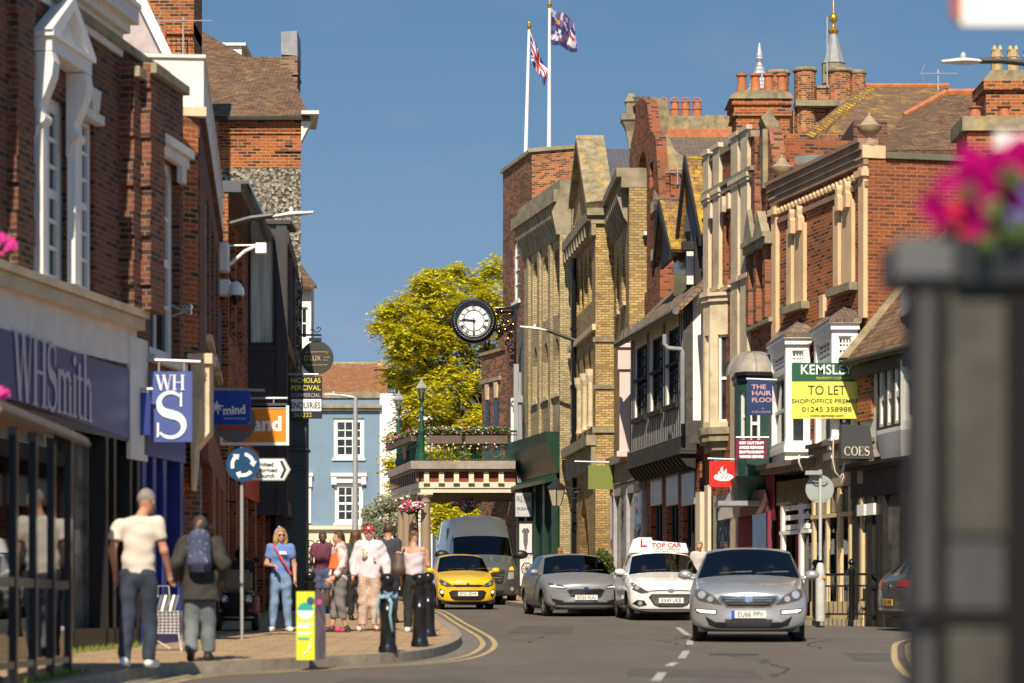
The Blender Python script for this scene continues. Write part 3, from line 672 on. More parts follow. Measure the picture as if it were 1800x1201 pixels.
def m_flint():
 m,nt,b_=_new('flint');b_.inputs['Roughness'].default_value=.7
 t=nt.nodes.new('ShaderNodeTexCoord');v=nt.nodes.new('ShaderNodeTexVoronoi');v.inputs['Scale'].default_value=17;nt.links.new(t.outputs['Object'],v.inputs['Vector'])
 c=_ramp(nt,v.outputs['Color'],(.03,.027,.022),(.36,.32,.26),.35,.85);n=_noise(nt,t.outputs['Object'],1.3,6,.7)
 c=_mix(nt,c,(.12,.11,.07),_ramp(nt,n.outputs[0],(0,0,0),(.8,.8,.8),.5,.7));nt.links.new(c,b_.inputs['Base Color']);_bump(nt,b_,v.outputs['Distance'],.7,.03);return m
FLINT=m_flint()
mb=MB();tbody(mb,G(62)-.5,Z(296.5,Yt),-.01);mb.build('flint_wall',FLINT,tb)
e0=[(X(378,Yt-.5),Yt-.5,Z(206,Yt-.5)),(X(542,Yt-.5),Yt-.5,Z(202,Yt-.5)),(X(527,Yt+3),Yt+3,Z(168,Yt+3)),(X(497,Yt+6),Yt+6,Z(100,Yt+6)),(X(428,Yt+6),Yt+6,Z(100,Yt+6)),(X(368,Yt+9),Yt+9,Z(40,Yt+9)),(X(300,Yt+9),Yt+9,Z(20,Yt+9)),(X(300,Yt-.5),Yt-.5,Z(206,Yt-.5))]
mb=MB();A=Vector(e0[0]);B=Vector(e0[1]);
q=lambda px,py,Y:(X(px,Y),Y,Z(py,Y))
mb.slab([q(330,206,61.85),q(543,203,61.85),q(497,100,67),q(430,100,67)],.12)
mb.slab([q(330,206,61.85),q(430,100,67),q(372,66,68.5),q(300,20,69)],.12)
mb.slab([q(543,203,61.85),q(500,100,67),q(505,100,80),q(540,203,80)],.12)
rf=mb.build('roof',TILE_BR,tb)
mb=MB();mb.box(X(378,61.8),X(545,61.8),61.76,61.9,Z(211,61.8),Z(205,61.8));mb.build('gutter',BLACK,tb)
mb=MB();mb.hull([(X(532,62),61.6,Z(206,62)),(X(563,62),61.6,Z(206,62)),(X(556,63.6),63.6,Z(206,62)),(X(526,63.6),63.6,Z(206,62))],[(X(532,62),61.6,Z(200,62)),(X(563,62),61.6,Z(200,62)),(X(556,63.6),63.6,Z(200,62)),(X(526,63.6),63.6,Z(200,62))])
for k in range(1):mb.prism([(X(530,62),61.9+k*2,Z(250,62)),(X(530,62),61.9+k*2,Z(214.5,62)),(X(548,62),61.9+k*2,Z(214.5,62))],(0,.3,0))
mb.build('eaves',WHITE_D,tb)
mb=MB();mb.prism([q(492,100,66),q(523,98,66),q(522,178,66),q(497,150,66)],(0,1.0,0));mb.box(X(489,66),X(524,66),65.95,67.1,Z(132,66),Z(129,66));st_=mb.build('chimney',brick('brick_sooty',(.3,.16,.1),(.2,.1,.07),(.3,.24,.18),stain=(.1,.09,.05),stainamt=.6),rf)
mb=MB();mb.prism([q(494,96,66),q(523,98,66),q(522,54,66),q(494,56,66)],(0,1.1,0));mb.build('lead_cap',LEAD,st_)
mb=MB();mb.box(X(388,74),X(432,74),74,76,Z(80,74),Z(75,74));mb.box(X(400,74),X(424,74),74.1,76,Z(105,74),Z(80.5,74));mb.build('dormer_cap',WHITE_D,rf)
ch=thing('chimney_stack','large orange brick chimney stack with tv aerial in front of it','chimney',(X(290,58),58,Z(300,58)))
mb=MB();Yc=58;mb.box(X(238,Yc),X(341,Yc),Yc,Yc+1.5,Z(110,Yc),Z(-140,Yc));mb.box(X(290,Yc),X(339,Yc),Yc-.05,Yc+1.4,Z(112,Yc),Z(64,Yc))
mb.box(X(292,Yc),X(341,Yc),Yc-.12,Yc+1.4,Z(62,Yc)-.0,Z(40,Yc));mb.build('stack',BR_OR,ch)
mb=MB();mb.box(X(236,Yc),X(300,Yc),Yc-.03,Yc+1.6,Z(300,Yc),Z(110,Yc));mb.box(X(300,Yc),X(345,Yc),Yc+.1,Yc+1.6,Z(300,Yc),Z(112.5,Yc));mb.build('base',BR_OR,ch)
gb=thing('white_gable','white painted bargeboard and roof slope descending behind the dark brick shop','roof',(X(270,44),44,Z(120,44)))
mb=MB();mb.prism([q(205,-70,44),q(225,-70,44),q(306,104,44),q(290,104,44)],(0,.12,0));mb.build('bargeboard',WHITE,gb)
mb=MB();mb.prism([q(205,-68,44.15),q(290,104,44.15),q(215,104,44.15),q(180,-68,44.15)],(0,3,0));mb.build('wall',plain('lilac_render',(.42,.36,.36),.8),gb)
def aerial(px,py,ph,Y,label,side=1,ln=50):
 t=thing('tv_aerial',label,'aerial',(X(px,Y),Y,Z(ph,Y)));mb=MB();k=Y/F_PX
 mb.tube([(X(px,Y),Y,Z(ph,Y)),(X(px,Y),Y,Z(py,Y)+.1)],.02,6);mb.build('mast',METAL,t)
 mb=MB();x0=X(px,Y)-side*ln*k*.9;x1=X(px,Y)+side*ln*k
 mb.tube([(x0,Y-.03,Z(py,Y)),(x1,Y-.03,Z(py,Y))],.011,6)
 for i in range(11):
  x=x0+(x1-x0)*(.08+.9*i/10);mb.tube([(x,Y-.03-.14,Z(py,Y)-.05),(x,Y-.03+.14,Z(py,Y)+.05)],.007,5)
 mb.tube([(x0+.1*side,Y-.03,Z(py,Y)-.22),(x0,Y-.03,Z(py,Y)),(x0+.1*side,Y-.03,Z(py,Y)+.22)],.01,5)
 mb.build('antenna',METAL,t);return t
aerial(322,37,112,57.5,'grey rod tv aerial in front of the big orange chimney stack',1,50)
# ---- lower brick building with black oriel bay
lb=thing('bay_fronted_building','brown brick building with black framed glazed oriel above the maroon and dark green shopfronts','building',(X(430,52),52,G(52)))
a=Vector((X(383,49.5),49.5));b=Vector((X(436,57),57));FL=Fac(a=a,b=b)
hl=[]
for pa,pb in((403,413),(417,426)):window(FL,lb,FL.u(pa),FL.u(pb),FL.z(410,600),FL.z(410,405),BLACK,nx=1,nz=3,rec=.1,fw=.1,holes=hl,bar=.06)
zt3=FL.z(390,352)
shell(FL,lb,0,FL.L+.5,zt3,brick('brick_rust',(.55,.17,.065),(.42,.125,.05),(.26,.16,.11),stainamt=.15),depth=5,holes=hl)
mb=MB();Yx=49.3;mb.box(X(384,Yx),X(401,Yx),Yx,Yx+.2,G(49),zt3-.05);mb.build('brick_pier',BR_OR,lb)
mb=MB();FL.box(mb,-.1,FL.L+1.2,zt3+.002,zt3+.16,-5,.45);FL.box(mb,-.1,FL.L+1.2,zt3+.162,zt3+.22,-5,.6);mb.build('gutter',plain('dark_grey_paint',(.07,.075,.08),.5),lb)
Yb=57.0
mb=MB();bx0,bx1=X(436,Yb),X(503,Yb);z0,z1=Z(905,Yb),Z(395,Yb)
mb.box(bx0,bx1,Yb,Yb+.1,z0,Z(722,Yb));mb.box(bx0,X(441,Yb),Yb,Yb+.1,Z(722,Yb)+.001,z1);mb.box(X(480,Yb),bx1,Yb,Yb+.1,Z(722,Yb)+.001,z1)
mb.box(X(441,Yb)+.001,X(480,Yb)-.001,Yb,Yb+.1,Z(722,Yb)+.001,Z(602,Yb));mb.box(X(441,Yb)+.001,X(480,Yb)-.001,Yb,Yb+.1,Z(419,Yb),z1)
for a_,b_,c_,d_ in((438,441,606,415),(480,483,606,415),(438,483,606,603),(438,483,418,415),(436,503,616,611),(436,486,700,668.5)):
 if d_>610 and c_>690:continue
 mb.box(X(a_,Yb),X(b_,Yb),Yb-.04,Yb-.001,Z(c_,Yb),Z(d_,Yb))
mb.box(X(486,Yb),bx1+.02,Yb-.06,Yb-.002,z0,z1)
for yy in(626,665):mb.box(X(438,Yb),X(484,Yb),Yb-.03,Yb-.001,Z(yy+3,Yb),Z(yy,Yb))
mb.box(bx0-.05,bx1+.12,Yb-.1,Yb+1.2,z1+.001,Z(388,Yb))
DBR=plain('dark_brown_paint',(.038,.033,.036),.45,var=.2)
mb.build('oriel_frame',DBR,lb)
mb=MB();mb.box(X(441,Yb)+.001,X(480,Yb)-.001,Yb+.04,Yb+.06,Z(602,Yb),Z(419,Yb));mb.build('pane',GL_CURT,lb)
FOs=Fac(a=Vector((bx1,Yb)),b=Vector((X(529,66),66)))
mb=MB();FOs.box(mb,0.15,FOs.L,z0,z1,-.3,-.08);mb.build('oriel_glass',GL,lb)
mb=MB()
for i in range(5):u_=FOs.L*i/4;FOs.box(mb,max(0,u_-.1),min(FOs.L,u_+.1),z0,z1,-.078,.03)
for zz in(Z(615,Yb),Z(420,Yb)-.1,z0):FOs.box(mb,0,FOs.L,zz,zz+.3,-.076,.05)
mb.build('oriel_side_frame',plain('brown_paint',(.09,.06,.05),.5),lb)
mb=MB();Yg=59.5;mb.box(X(462,Yg),X(484,Yg),Yg,Yg+1,G(59),Z(705,Yg));mb.build('maroon_pier',plain('maroon_render',(.09,.025,.028),.6),lb)
mb=MB();Yg=59.2;mb.box(X(484,Yg),X(538,Yg),Yg,Yg+.8,G(59),Z(700,Yg));mb.box(X(486,Yg),X(541,Yg),Yg-.12,Yg+.8,Z(792,Yg),Z(788,Yg));mb.box(X(486,Yg),X(540,Yg),Yg-.08,Yg-.001,Z(826,Yg),Z(822,Yg));mb.box(X(484,Yg),X(538,Yg),Yg-.15,Yg+.8,Z(738,Yg),Z(720,Yg));mb.build('green_shop_wall',GREEN_GR,lb)
mb=MB();Yg=58.6
for a_,b_ in((404,412),(432,440),(452,463)):mb.box(X(a_,Yg),X(b_,Yg),Yg-.01*a_/10+4,Yg+5,G(59),Z(770,Yg))
FLg=Fac(a=Vector((X(384,49.6),49.6)),b=Vector((X(466,59.6),59.6)))
for i in range(6):u_=FLg.L*i/5;FLg.box(mb,u_-.25,u_+.25,G(50),Z(820,52),.003,.16)
mb.build('brick_pier',BR_RED,lb)
mb=MB();FLg.box(mb,-.1,FLg.L+.2,G(50)-.5,Z(700,52),-3,.0);mb.build('ground_floor_wall',MATS['brick_rust'],lb)
mb=MB();FLg.box(mb,.3,FLg.L-.2,G(50)+.7,Z(850,52),.001,.05);mb.build('shop_window',GL_SHOP,lb)
mb=MB();FLg.box(mb,FLg.L*.3,FLg.L*.62,Z(870,52),Z(775,52),.17,.22);mb.build('red_shop_sign',plain('red_sign',(.62,.05,.03),.4),lb)
for k,(zh,ww)in enumerate(((.5,.9),(.3,1.2),(.12,1.5))):
 pass
mb=MB();mb.prism([q(455,1062,59.3),q(484,1062,59.3),q(484,1028,59.3),q(468,1028,59.3)],(0,.4,0));mb.build('brick_step',BR_RED,lb)
mb=MB();mb.tube([q(386,545,49.2),q(385,700,49.2)],.04,8);mb.build('cable_duct',plain('blue_grey_paint',(.1,.13,.18),.5),lb)
# ---- white bay further on with tiled hood
wb=thing('white_bay_house','white rendered bay with small tiled hood beyond the black oriel','building',(X(538,80),80,G(80)))
Yv=80;Fv=Fac(a=Vector((X(500,Yv),Yv)),b=Vector((X(547,Yv),Yv)));hl=[]
window(Fv,wb,X(528,Yv)-X(500,Yv),X(541,Yv)-X(500,Yv),Z(596,Yv),Z(540,Yv),WHITE,nx=1,nz=2,rec=.08,fw=.06,holes=hl)
shell(Fv,wb,0,Fv.L,Z(500,Yv),WHITE,depth=1.2,holes=hl,z0=Z(700,Yv))
mb=MB();mb.box(X(500,Yv)+.01,X(536,Yv),Yv+.02,Yv+.8,G(80)-.3,Z(700,Yv)-.003);mb.build('lower_wall',BR_DARK,wb)
mb=MB();mb.slab([q(505,502,79.6),q(557,502,79.6),q(530,466,84),q(505,466,84)],.1);mb.slab([q(557,502,79.6),q(550,502,82),q(526,466,86),q(530,466,84)],.1);mb.build('roof',TILE_BR,wb)
Fac.WS=.55
# ================================================================== RIGHT SIDE
def q(px,py,Y):return(X(px,Y),Y,Z(py,Y))
# ---- brick hall with tower (far)
mh=thing('brick_tower_hall','tall dark red brick hall tower carrying the two white flagpoles','building',(X(935,93.5),93.5,G(93)))
FT=Fac(884,98,935,93.5);FTf=Fac(935,93.5,1012,92.8);hl=[]
window(FT,mh,FT.u(903),FT.u(914),FT.z(905,532),FT.z(905,421),WHITE,nx=1,nz=4,rec=.05,fw=.12,holes=hl,sill=WHITE,arch='round')
zt=FT.z(935,268)
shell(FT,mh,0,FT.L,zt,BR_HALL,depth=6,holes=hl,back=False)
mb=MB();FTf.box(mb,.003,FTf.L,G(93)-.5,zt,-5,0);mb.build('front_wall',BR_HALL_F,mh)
mb=MB();FTf.box(mb,-.12,FTf.L,zt+.002,zt+.14,-5,.12);FT.box(mb,-.1,FT.L-.1,zt+.002,zt+.139,-.5,.12);mb.build('coping',STONE_OLD,mh)
FL2=Fac(847,100,890,97.4)
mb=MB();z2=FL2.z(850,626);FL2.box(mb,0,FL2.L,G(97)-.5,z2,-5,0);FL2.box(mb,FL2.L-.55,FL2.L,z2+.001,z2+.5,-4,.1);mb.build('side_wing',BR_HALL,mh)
mb=MB();FL2.box(mb,-.1,FL2.L-.56,z2+.002,z2+.12,-5,.12);FL2.box(mb,0,FL2.L-.56,z2-1.1,z2-.95,.001,.12);mb.build('stone_band',STONE_OLD,mh)
for c_ in(.25,.62):
 mb=MB();u_=FL2.L*c_;FL2.poly(mb,[(u_-.12,z2-1.75),(u_+.12,z2-1.75),(u_+.2,z2-1.15),(u_-.2,z2-1.15)],.002,.08);mb.build('keystone',STONE,mh)
 mb=MB();FL2.box(mb,u_-.25,u_+.25,z2-4.4,z2-1.8,.002,.03);mb.build('window',GL,mh)
mb=MB();mb.tube([q(901,700,93.2),q(901,780,93.2),q(902,830,93.2)],.07,8);mb.tube([q(925,565,93.1),q(925,830,93.1)],.07,8);mb.build('drainpipe',WHITE,mh)
# ---- grey flint strip house between hall and yellow brick
gf=thing('flint_faced_house','narrow grey pebble faced house with black rainwater pipe beside the portico','building',(X(925,91.5),91.5,G(91)))
FG=Fac(911,93,934,90.8);hl=[]
window(FG,gf,FG.u(928),FG.u(932.5),FG.z(930,696),FG.z(930,640),WHITE,nx=1,nz=2,rec=.05,fw=.08,holes=hl,sill=STONE)
GREYR=plain('pebble_dash_grey',(.13,.14,.16),.9,var=.5,scale=10,bump=1)
shell(FG,gf,0,FG.L,FG.z(920,580),GREYR,depth=3,holes=hl)
mb=MB();mb.box(X(903,90),X(912,90),90,90.4,Z(880,90),Z(640,90));mb.tube([q(914,655,89.8),q(914,700,89.8),q(917,900,89.8)],.07,8);mb.box(X(910,89.8),X(919,89.8),89.65,89.95,Z(708,89.8),Z(696,89.8));mb.build('rainwater_pipe',GREYP,gf)
hang_sign('wall_sign','pale sign board with dark lettering on the grey wall right of the portico','sign',906,934,866,908,88,plain('pale_sign',(.5,.52,.55),.5),border=(BLACK,.03));text('PAUL M JAY',.3,BLACK,bpy.data.objects['wall_sign'].children[0],(X(920,88),87.99,Z(882,88)),(1,0,0),(0,0,1),width=.48);text('INSURANCE',.15,BLACK,bpy.data.objects['wall_sign'].children[0],(X(920,88),87.99,Z(897,88)),(1,0,0),(0,0,1),width=.46)
# ---- yellow brick building, far part
ya=thing('yellow_brick_building','pale yellow brick building with round-headed windows and deep corbelled cornice beside the hall tower','building',(X(1000,85),85,G(85)))
FY=Fac(921,91,1000,84.4);hl=[]
for pa,pb in((936,946),(954,965),(973,985)):
 window(FY,ya,FY.u(pa),FY.u(pb),FY.z(960,688),FY.z(960,462),BLACK,nx=1,nz=3,rec=.35,fw=.08,holes=hl,arch='round',bar=.05)if 0 else window(FY,ya,FY.u(pa),FY.u(pb),FY.z(960,563),FY.z(960,448),BLACK,nx=1,nz=2,rec=.35,fw=.08,holes=hl,arch='round',bar=.05)
 window(FY,ya,FY.u(pa),FY.u(pb),FY.z(960,700),FY.z(960,600),BLACK,nx=1,nz=2,rec=.35,fw=.08,holes=hl,arch='pointed',bar=.05,sill=STONE)
zt=FY.z(968,392)
shell(FY,ya,0,FY.L,zt,BR_YEL2,depth=7,holes=hl)
mb=MB();FY.box(mb,-.1,FY.L-.35,zt-.2,zt-.05,.003,.2);FY.box(mb,-.15,FY.L-.3,zt+.35,zt+.75,-6.9,.75);FY.box(mb,-.1,FY.L-.3,zt+.002,zt+.348,-6.8,.3);FY.box(mb,-.1,FY.L-.4,zt+.752,zt+1.1,-6.8,.35)
mb.build('cornice',STONE_OLD,ya)
mb=MB()
for i in range(19):u_=.1+i*(FY.L-.6)/19;mb.prism([FY.p(u_,z_,w_)for w_,z_ in((.003,zt-.04),(.003,zt-.75),(.12,zt-.7),(.25,zt-.35),(.55,zt-.04),(.6,zt+.348),(.301,zt+.348))],FY.p(.22,0)-FY.p(0,0))
mb.build('corbel_table',STONE_OLD,ya)
mb=MB()
for px in(931,950,969.5,989):FY.box(mb,FY.u(px)-.16,FY.u(px)+.16,FY.z(960,775),zt-.25,.002,.1)
mb.build('brick_pilaster',BR_YEL2,ya)
Yq=84.2
mb=MB();mb.box(X(984,Yq),X(1006,Yq),Yq,Yq+1,G(84)-.5,Z(412,Yq));mb.build('pier',BR_YEL2,ya)
mb=MB();mb.prism([q(986,340,Yq),q(1004,325,Yq),q(1004,412,Yq),q(978,412,Yq),q(970,372,Yq)],(0,1.2,0));mb.build('pier_cap',STONE_OLD,ya)
mb=MB();mb.tube([q(1009,445,82.2),q(1009,985,82.2)],.085,10);mb.lathe(q(1009,442,82.2),[(.09,0),(.16,.2),(.16,.42),(.02,.8)],8)
for yy in(478,582,683,780,900):mb.tube([q(1009,yy,82.2),q(1009,yy-6,82.2)],.13,10)
mb.build('drainpipe',BLACKG,ya)
mb=MB();FY.box(mb,.3,FY.L-.2,G(88)-.2,FY.z(960,770),.003,.35);mb.build('green_shopfront',GREEN_S,ya)
mb=MB()
for i in range(5):
 u_=.5+i*(FY.L-1.3)/4;FY.box(mb,u_-.16,u_+.16,G(88),FY.z(960,840),.352,.6)
mb.build('green_pilaster',GREEN_S,ya)
mb=MB()
for i in range(4):
 u_=.5+(i+.5)*(FY.L-1.3)/4;FY.box(mb,u_-.6,u_+.6,G(88)+.9,FY.z(960,850),.352,.37)
mb.build('shop_window',GL,ya)
mb=MB();FY.prof=None
zf=FY.z(960,840)
mb.prism([FY.p(.1,z_,w_)for w_,z_ in((.36,zf),(.62,zf),(.75,zf+.3),(1.25,zf+1.0),(1.3,zf+1.35),(.36,zf+1.35))],FY.p(FY.L-.1,0)-FY.p(.1,0));mb.build('green_fascia',GREEN_S,ya)
mb=MB();mb.prism([FY.p(.0,z_,w_)for w_,z_ in((.62,zf-.25),(1.35,zf-.35),(1.35,zf-.22),(.62,zf-.02))],FY.p(FY.L-.1,0)-FY.p(.1,0));mb.build('green_canopy',GREEN_S,ya)
# ---- yellow gabled bank
yb=thing('gabled_bank_building','yellow brick gabled building with stone gable slope, black drainpipe and arched ground floor','building',(X(1045,77),77,G(77)))
FA=Fac(1003,83.8,1047,77.2);hl=[]
zt=FA.z(1020,405);
uA=[FA.u(p_)for p_ in(1012,1041)]
for i in range(4):
 a_=uA[0]+(uA[1]-uA[0])*i/4+.08;b_=uA[0]+(uA[1]-uA[0])*(i+1)/4-.08
 window(FA,yb,a_,b_,FA.z(1025,545),FA.z(1025,450),BLACK,nx=1,nz=2,rec=.4,fw=.06,holes=hl,arch='pointed',sill=None)
for i in range(3):
 a_=uA[0]+(uA[1]-uA[0])*i/3+.1;b_=uA[0]+(uA[1]-uA[0])*(i+1)/3-.1
 window(FA,yb,a_,b_,FA.z(1025,760),FA.z(1025,620),BLACK,nx=1,nz=2,rec=.5,fw=.06,holes=hl,arch='pointed')
window(FA,yb,uA[0]+.3,uA[1]-.3,G(80)+1.2,FA.z(1025,870),BLACK,nx=2,nz=2,rec=.4,fw=.1,holes=hl,arch='pointed')
u0_,u1_=0,FA.L;ua=FA.u(1018);za=FA.z(1018,245)
shell(FA,yb,0,FA.L,zt,BR_YEL,depth=5,holes=hl,outline=[(0,G(77)-.8),(u1_,G(77)-.8),(u1_,zt),(u1_-.2,zt),(ua+.3,za-.5),(ua-.3,za-.5),(.2,zt),(0,zt)],back=False)
mb=MB();mb.box(X(1047,77.2)-.003,X(1079,77.2),77.2,82,G(77)-.5,Z(392,77.2));mb.build('side_wall',BR_YEL,yb)
mb=MB()
for y0,y1,e in((392,378,.12),(378.5,366,.25),(683,676,.06),(600,592,.06),(760,750,.08)):mb.box(X(1046,77)-e,X(1079,77)+e*.6,77.2-e,77.22,Z(y0,77),Z(y1,77))
mb.build('stone_band',STONE_OLD,yb)
mb=MB()
A_,B_,C_,D_=Vector(q(1012,238,79.8)),Vector(q(1061,238,79.8+.01)),Vector(q(1079,350,77.0)),Vector(q(1030,356,76.95))
mb.slab([A_,B_,C_,D_],.3);A2,B2_=Vector(q(999,356,83)),Vector(q(1046,356,83));mb.slab([A_-Vector((0,0,.01)),B_-Vector((0,0,.01)),B2_,A2],.25)
mb.build('gable_slope',LICHEN,yb)
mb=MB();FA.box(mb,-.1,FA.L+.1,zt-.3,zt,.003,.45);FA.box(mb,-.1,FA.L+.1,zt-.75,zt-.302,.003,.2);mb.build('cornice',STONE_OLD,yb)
mb=MB()
for i in range(9):u_=.15+i*(FA.L-.4)/9;FA.box(mb,u_,u_+.22,zt-.7,zt-.301,.201,.42)
mb.build('corbel',STONE_OLD,yb)
mb=MB();FA.box(mb,-.1,FA.L+.15,FA.z(1025,795),FA.z(1025,778),.003,.5);FA.box(mb,-.1,FA.L+.1,FA.z(1025,835),FA.z(1025,796),.003,.22);mb.build('shop_cornice',STONE_OLD,yb)
mb=MB();FA.box(mb,-.05,FA.L+.05,FA.z(1025,600),FA.z(1025,590),.003,.15);mb.build('string_course',STONE,yb)
mb=MB()
for i in range(4):u_=uA[0]+(uA[1]-uA[0])*i/3;mb.lathe(FA.p(u_,FA.z(1025,760),.05),[(.12,0),(.09,.15),(.085,1.35),(.16,1.55),(.18,1.75)],10)
mb.build('column',STONE,yb)
FR=Fac(a=Vector((X(1079,77.3),77.3)),b=Vector((X(1106,71.8),71.8)));hl=[]
for pa,pb in((1083,1089),(1093,1100)):
 window(FR,yb,FR.u(pa),FR.u(pb),FR.z(1090,545),FR.z(1090,440),BLACK,nx=1,nz=2,rec=.3,fw=.06,holes=hl,arch='pointed',sill=STONE)
zr=FR.z(1083,375)
shell(FR,yb,0,FR.L,zr,BR_YEL,depth=4,holes=hl)
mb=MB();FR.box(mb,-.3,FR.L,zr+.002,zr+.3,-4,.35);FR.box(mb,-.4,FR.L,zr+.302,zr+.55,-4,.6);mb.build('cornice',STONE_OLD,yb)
mb=MB()
for i in range(10):u_=.1+i*(FR.L-.3)/10;mb.prism([FR.p(u_,z_,w_)for w_,z_ in((.003,zr),(.003,zr-.9),(.15,zr-.75),(.5,zr-.2),(.5,zr),)],FR.p(.2,0)-FR.p(0,0))
mb.build('corbel',STONE_OLD,yb)
mb=MB();mb.slab([q(1058,352,78),q(1112,330,78),q(1112,262,84),q(1064,262,84)],.15);mb.build('roof',SLATE,yb)
mb=MB();mb.tube([q(1075,865,76),q(1075,985,76)],.05,8);mb.build('waste_pipe',GREYP,yb)
# ---- red brick shaped-gable building
rg=thing('red_gabled_building','red brick building with stone topped shaped gable, tall arched recess and row of chimney pots','building',(X(1106,72),72,G(72)))
FR4=Fac(a=Vector((X(1106,74.5),74.5)),b=Vector((X(1160,69.3),69.3)));hl=[]
hl.append(FR4.arch(FR4.u(1121),FR4.u(1137),FR4.z(1128,520),FR4.z(1128,268)))
hl.append(FR4.rect(FR4.u(1111),FR4.u(1115),FR4.z(1113,340),FR4.z(1113,300)));hl.append(FR4.rect(FR4.u(1142),FR4.u(1148),FR4.z(1145,330),FR4.z(1145,285)))
uz4=[(0,G(72)-.5),(FR4.L,G(72)-.5)]+[FR4.uz(*p_)for p_ in((1160,360),(1152,240),(1143,228),(1137,180),(1128,172),(1118,180),(1115,225),(1107,262))]+[(0,FR4.z(1106,300))]
shell(FR4,rg,0,FR4.L,0,BR_RED,outline=uz4,holes=hl,back=False)
mb=MB();FR4.box(mb,0,FR4.L,G(72)-.5,FR4.z(1128,330),-1.2,-.302);mb.build('rear_wall',BR_RED,rg)
mb=MB();FR4.box(mb,FR4.u(1130),FR4.u(1132.5),FR4.z(1131,415),FR4.z(1131,330),-.2,.03);FR4.box(mb,FR4.u(1122),FR4.u(1136),FR4.z(1128,420),FR4.z(1128,414),-.2,.06);mb.build('window_frame',WHITE,rg)
mb=MB();FR4.box(mb,FR4.u(1121),FR4.u(1137),FR4.z(1128,414),FR4.z(1128,300),-.3,-.24);mb.build('window',GL,rg)
mb=MB()
mb.prism([q(1111,170,73.9),q(1143,170,72.0),q(1146,200,72.0),q(1143,232,72),q(1158,262,71),q(1170,270,71),q(1165,345,70),q(1152,318,70.2),q(1145,262,71.5),q(1132,235,72.5),q(1126,200,73)],(.5,.4,0));mb.build('gable_coping',LICHEN,rg)
mb=MB();mb.lathe(q(1109,262,74.3),[(.08,0),(.2,.5),(.35,.75),(.42,.8),(.42,.95),(.2,1.0),(.2,1.3),(.26,1.35),(.1,1.6)],4);mb.build('finial',STONE_OLD,rg)
for(pa,pb,y0,y1)in((1106,1112,398,418),(1106,1112,478,497),(1146,1158,375,393),(1146,1160,456,474)):
 mb=MB();FR4.box(mb,FR4.u(pa),FR4.u(pb),FR4.z(1128,y1),FR4.z(1128,y0),.002,.04);mb.build('stone_block',STONE,rg)
mb=MB();Y4=69.6;mb.prism([q(1158,560,Y4),q(1240,560,Y4),q(1240,345,Y4),q(1158,345,Y4)],(0,.4,0));mb.build('party_wall',BR_WHITE,rg)
mb=MB();mb.slab([q(1148,350,69.2),q(1300,350,69.2),q(1290,240,76),q(1158,240,76)],.15);rf=mb.build('roof',tiles('slates_warm',(.2,.15,.11),(.13,.11,.09),(.25,.2,.08),.3,.25,.16),rg)
mb=MB();mb.box(X(1160,76),X(1292,76),75.9,76.15,Z(243,76),Z(229,76));
for i in range(34):mb.ball((X(1162,76)+i*.064,76,Z(229,76)),.045,6)
mb.build('ridge_tiles',TERRA,rf)
mb=MB();mb.box(X(1156,77),X(1242,77),77,78.3,Z(240,77),Z(204,77));mb.box(X(1240,77.2),X(1288,77.2),77.2,78.2,Z(240,77),Z(200,77));ck=mb.build('chimney',LICHEN,rf)
def pot(name,par,px,y0,y1,Y,rr,mat,kind='round'):
 mb=MB();h=(y0-y1)/F_PX*Y;z=Z(y0,Y)
 if kind=='hood':
  mb.lathe((X(px,Y),Y,z),[(rr*1.05,0),(rr*.95,h*.35),(rr*1.12,h*.38),(rr*1.12,h*.44),(rr*.88,h*.46),(rr*.85,h*.72),(rr*1.0,h*.75),(rr*1.0,h*.8),(rr*.8,h*.8)],14)
  mb.tube([(X(px,Y)+rr*.9*math.cos(a),Y,z+h*.8+h*.2*math.sin(a))for a in[math.pi*i/8 for i in range(9)]],rr*.16,6)
 elif kind=='crown':
  mb.lathe((X(px,Y),Y,z),[(rr*.8,0),(rr*.85,h*.5),(rr*.95,h*.52),(rr*.95,h*.6),(rr*.78,h*.62),(rr*.8,h*.8),(rr*.6,h*.8)],8)
  for k in range(4):
   a=R(45+90*k);c=Vector((X(px,Y)+rr*.6*math.cos(a),Y+rr*.6*math.sin(a),z+h*.8));mb.lathe(c,[(rr*.36,0),(rr*.3,h*.1),(rr*.02,h*.2)],4)
 else:mb.lathe((X(px,Y),Y,z),[(rr,0),(rr*.97,h*.1),(rr*.85,h*.5),(rr*.8,h*.82),(rr*1.12,h*.86),(rr*1.15,h*.97),(rr*.9,h),(rr*.75,h*.9)],14)
 return mb.build(name,mat,par,smooth=True)
for px in(1149,1166,1186,1205,1225):pot('chimney_pot',ck,px,206,172,77.4,.14,TERRA,'hood')
aerial(1191,303,325,69.3,'small tv aerial on the roof slope behind the lichen covered dormers',-1,22)
# ---- shopfront with pink pilaster below the red gable
pk=thing('stone_shopfront','carved grey stone shopfront with pink pilaster under the red brick gable','shopfront',(X(1110,71),71,G(71)))
FP=Fac(1084,73.5,1140,69.0)
mb=MB();FP.box(mb,0,FP.L,G(71)-.5,FP.z(1110,800),-.6,0);mb.build('wall',STONE,pk)
mb=MB();FP.box(mb,.35,FP.L-.3,G(71)+.8,FP.z(1110,868),.002,.04);mb.build('shop_window',GL_SHOP,pk)
mb=MB()
for u_ in(.0,FP.L*.42,FP.L-.3):FP.box(mb,u_,u_+.3,G(71),FP.z(1110,850),.042,.22)
FP.box(mb,0,FP.L,FP.z(1110,868),FP.z(1110,850),.043,.2);mb.build('pilaster',plain('lilac_grey_paint',(.36,.35,.37),.6),pk)
mb=MB();FP.box(mb,-.1,FP.L,FP.z(1110,812),FP.z(1110,798),-.5,.5);FP.box(mb,-.05,FP.L,FP.z(1110,848),FP.z(1110,813),.002,.25)
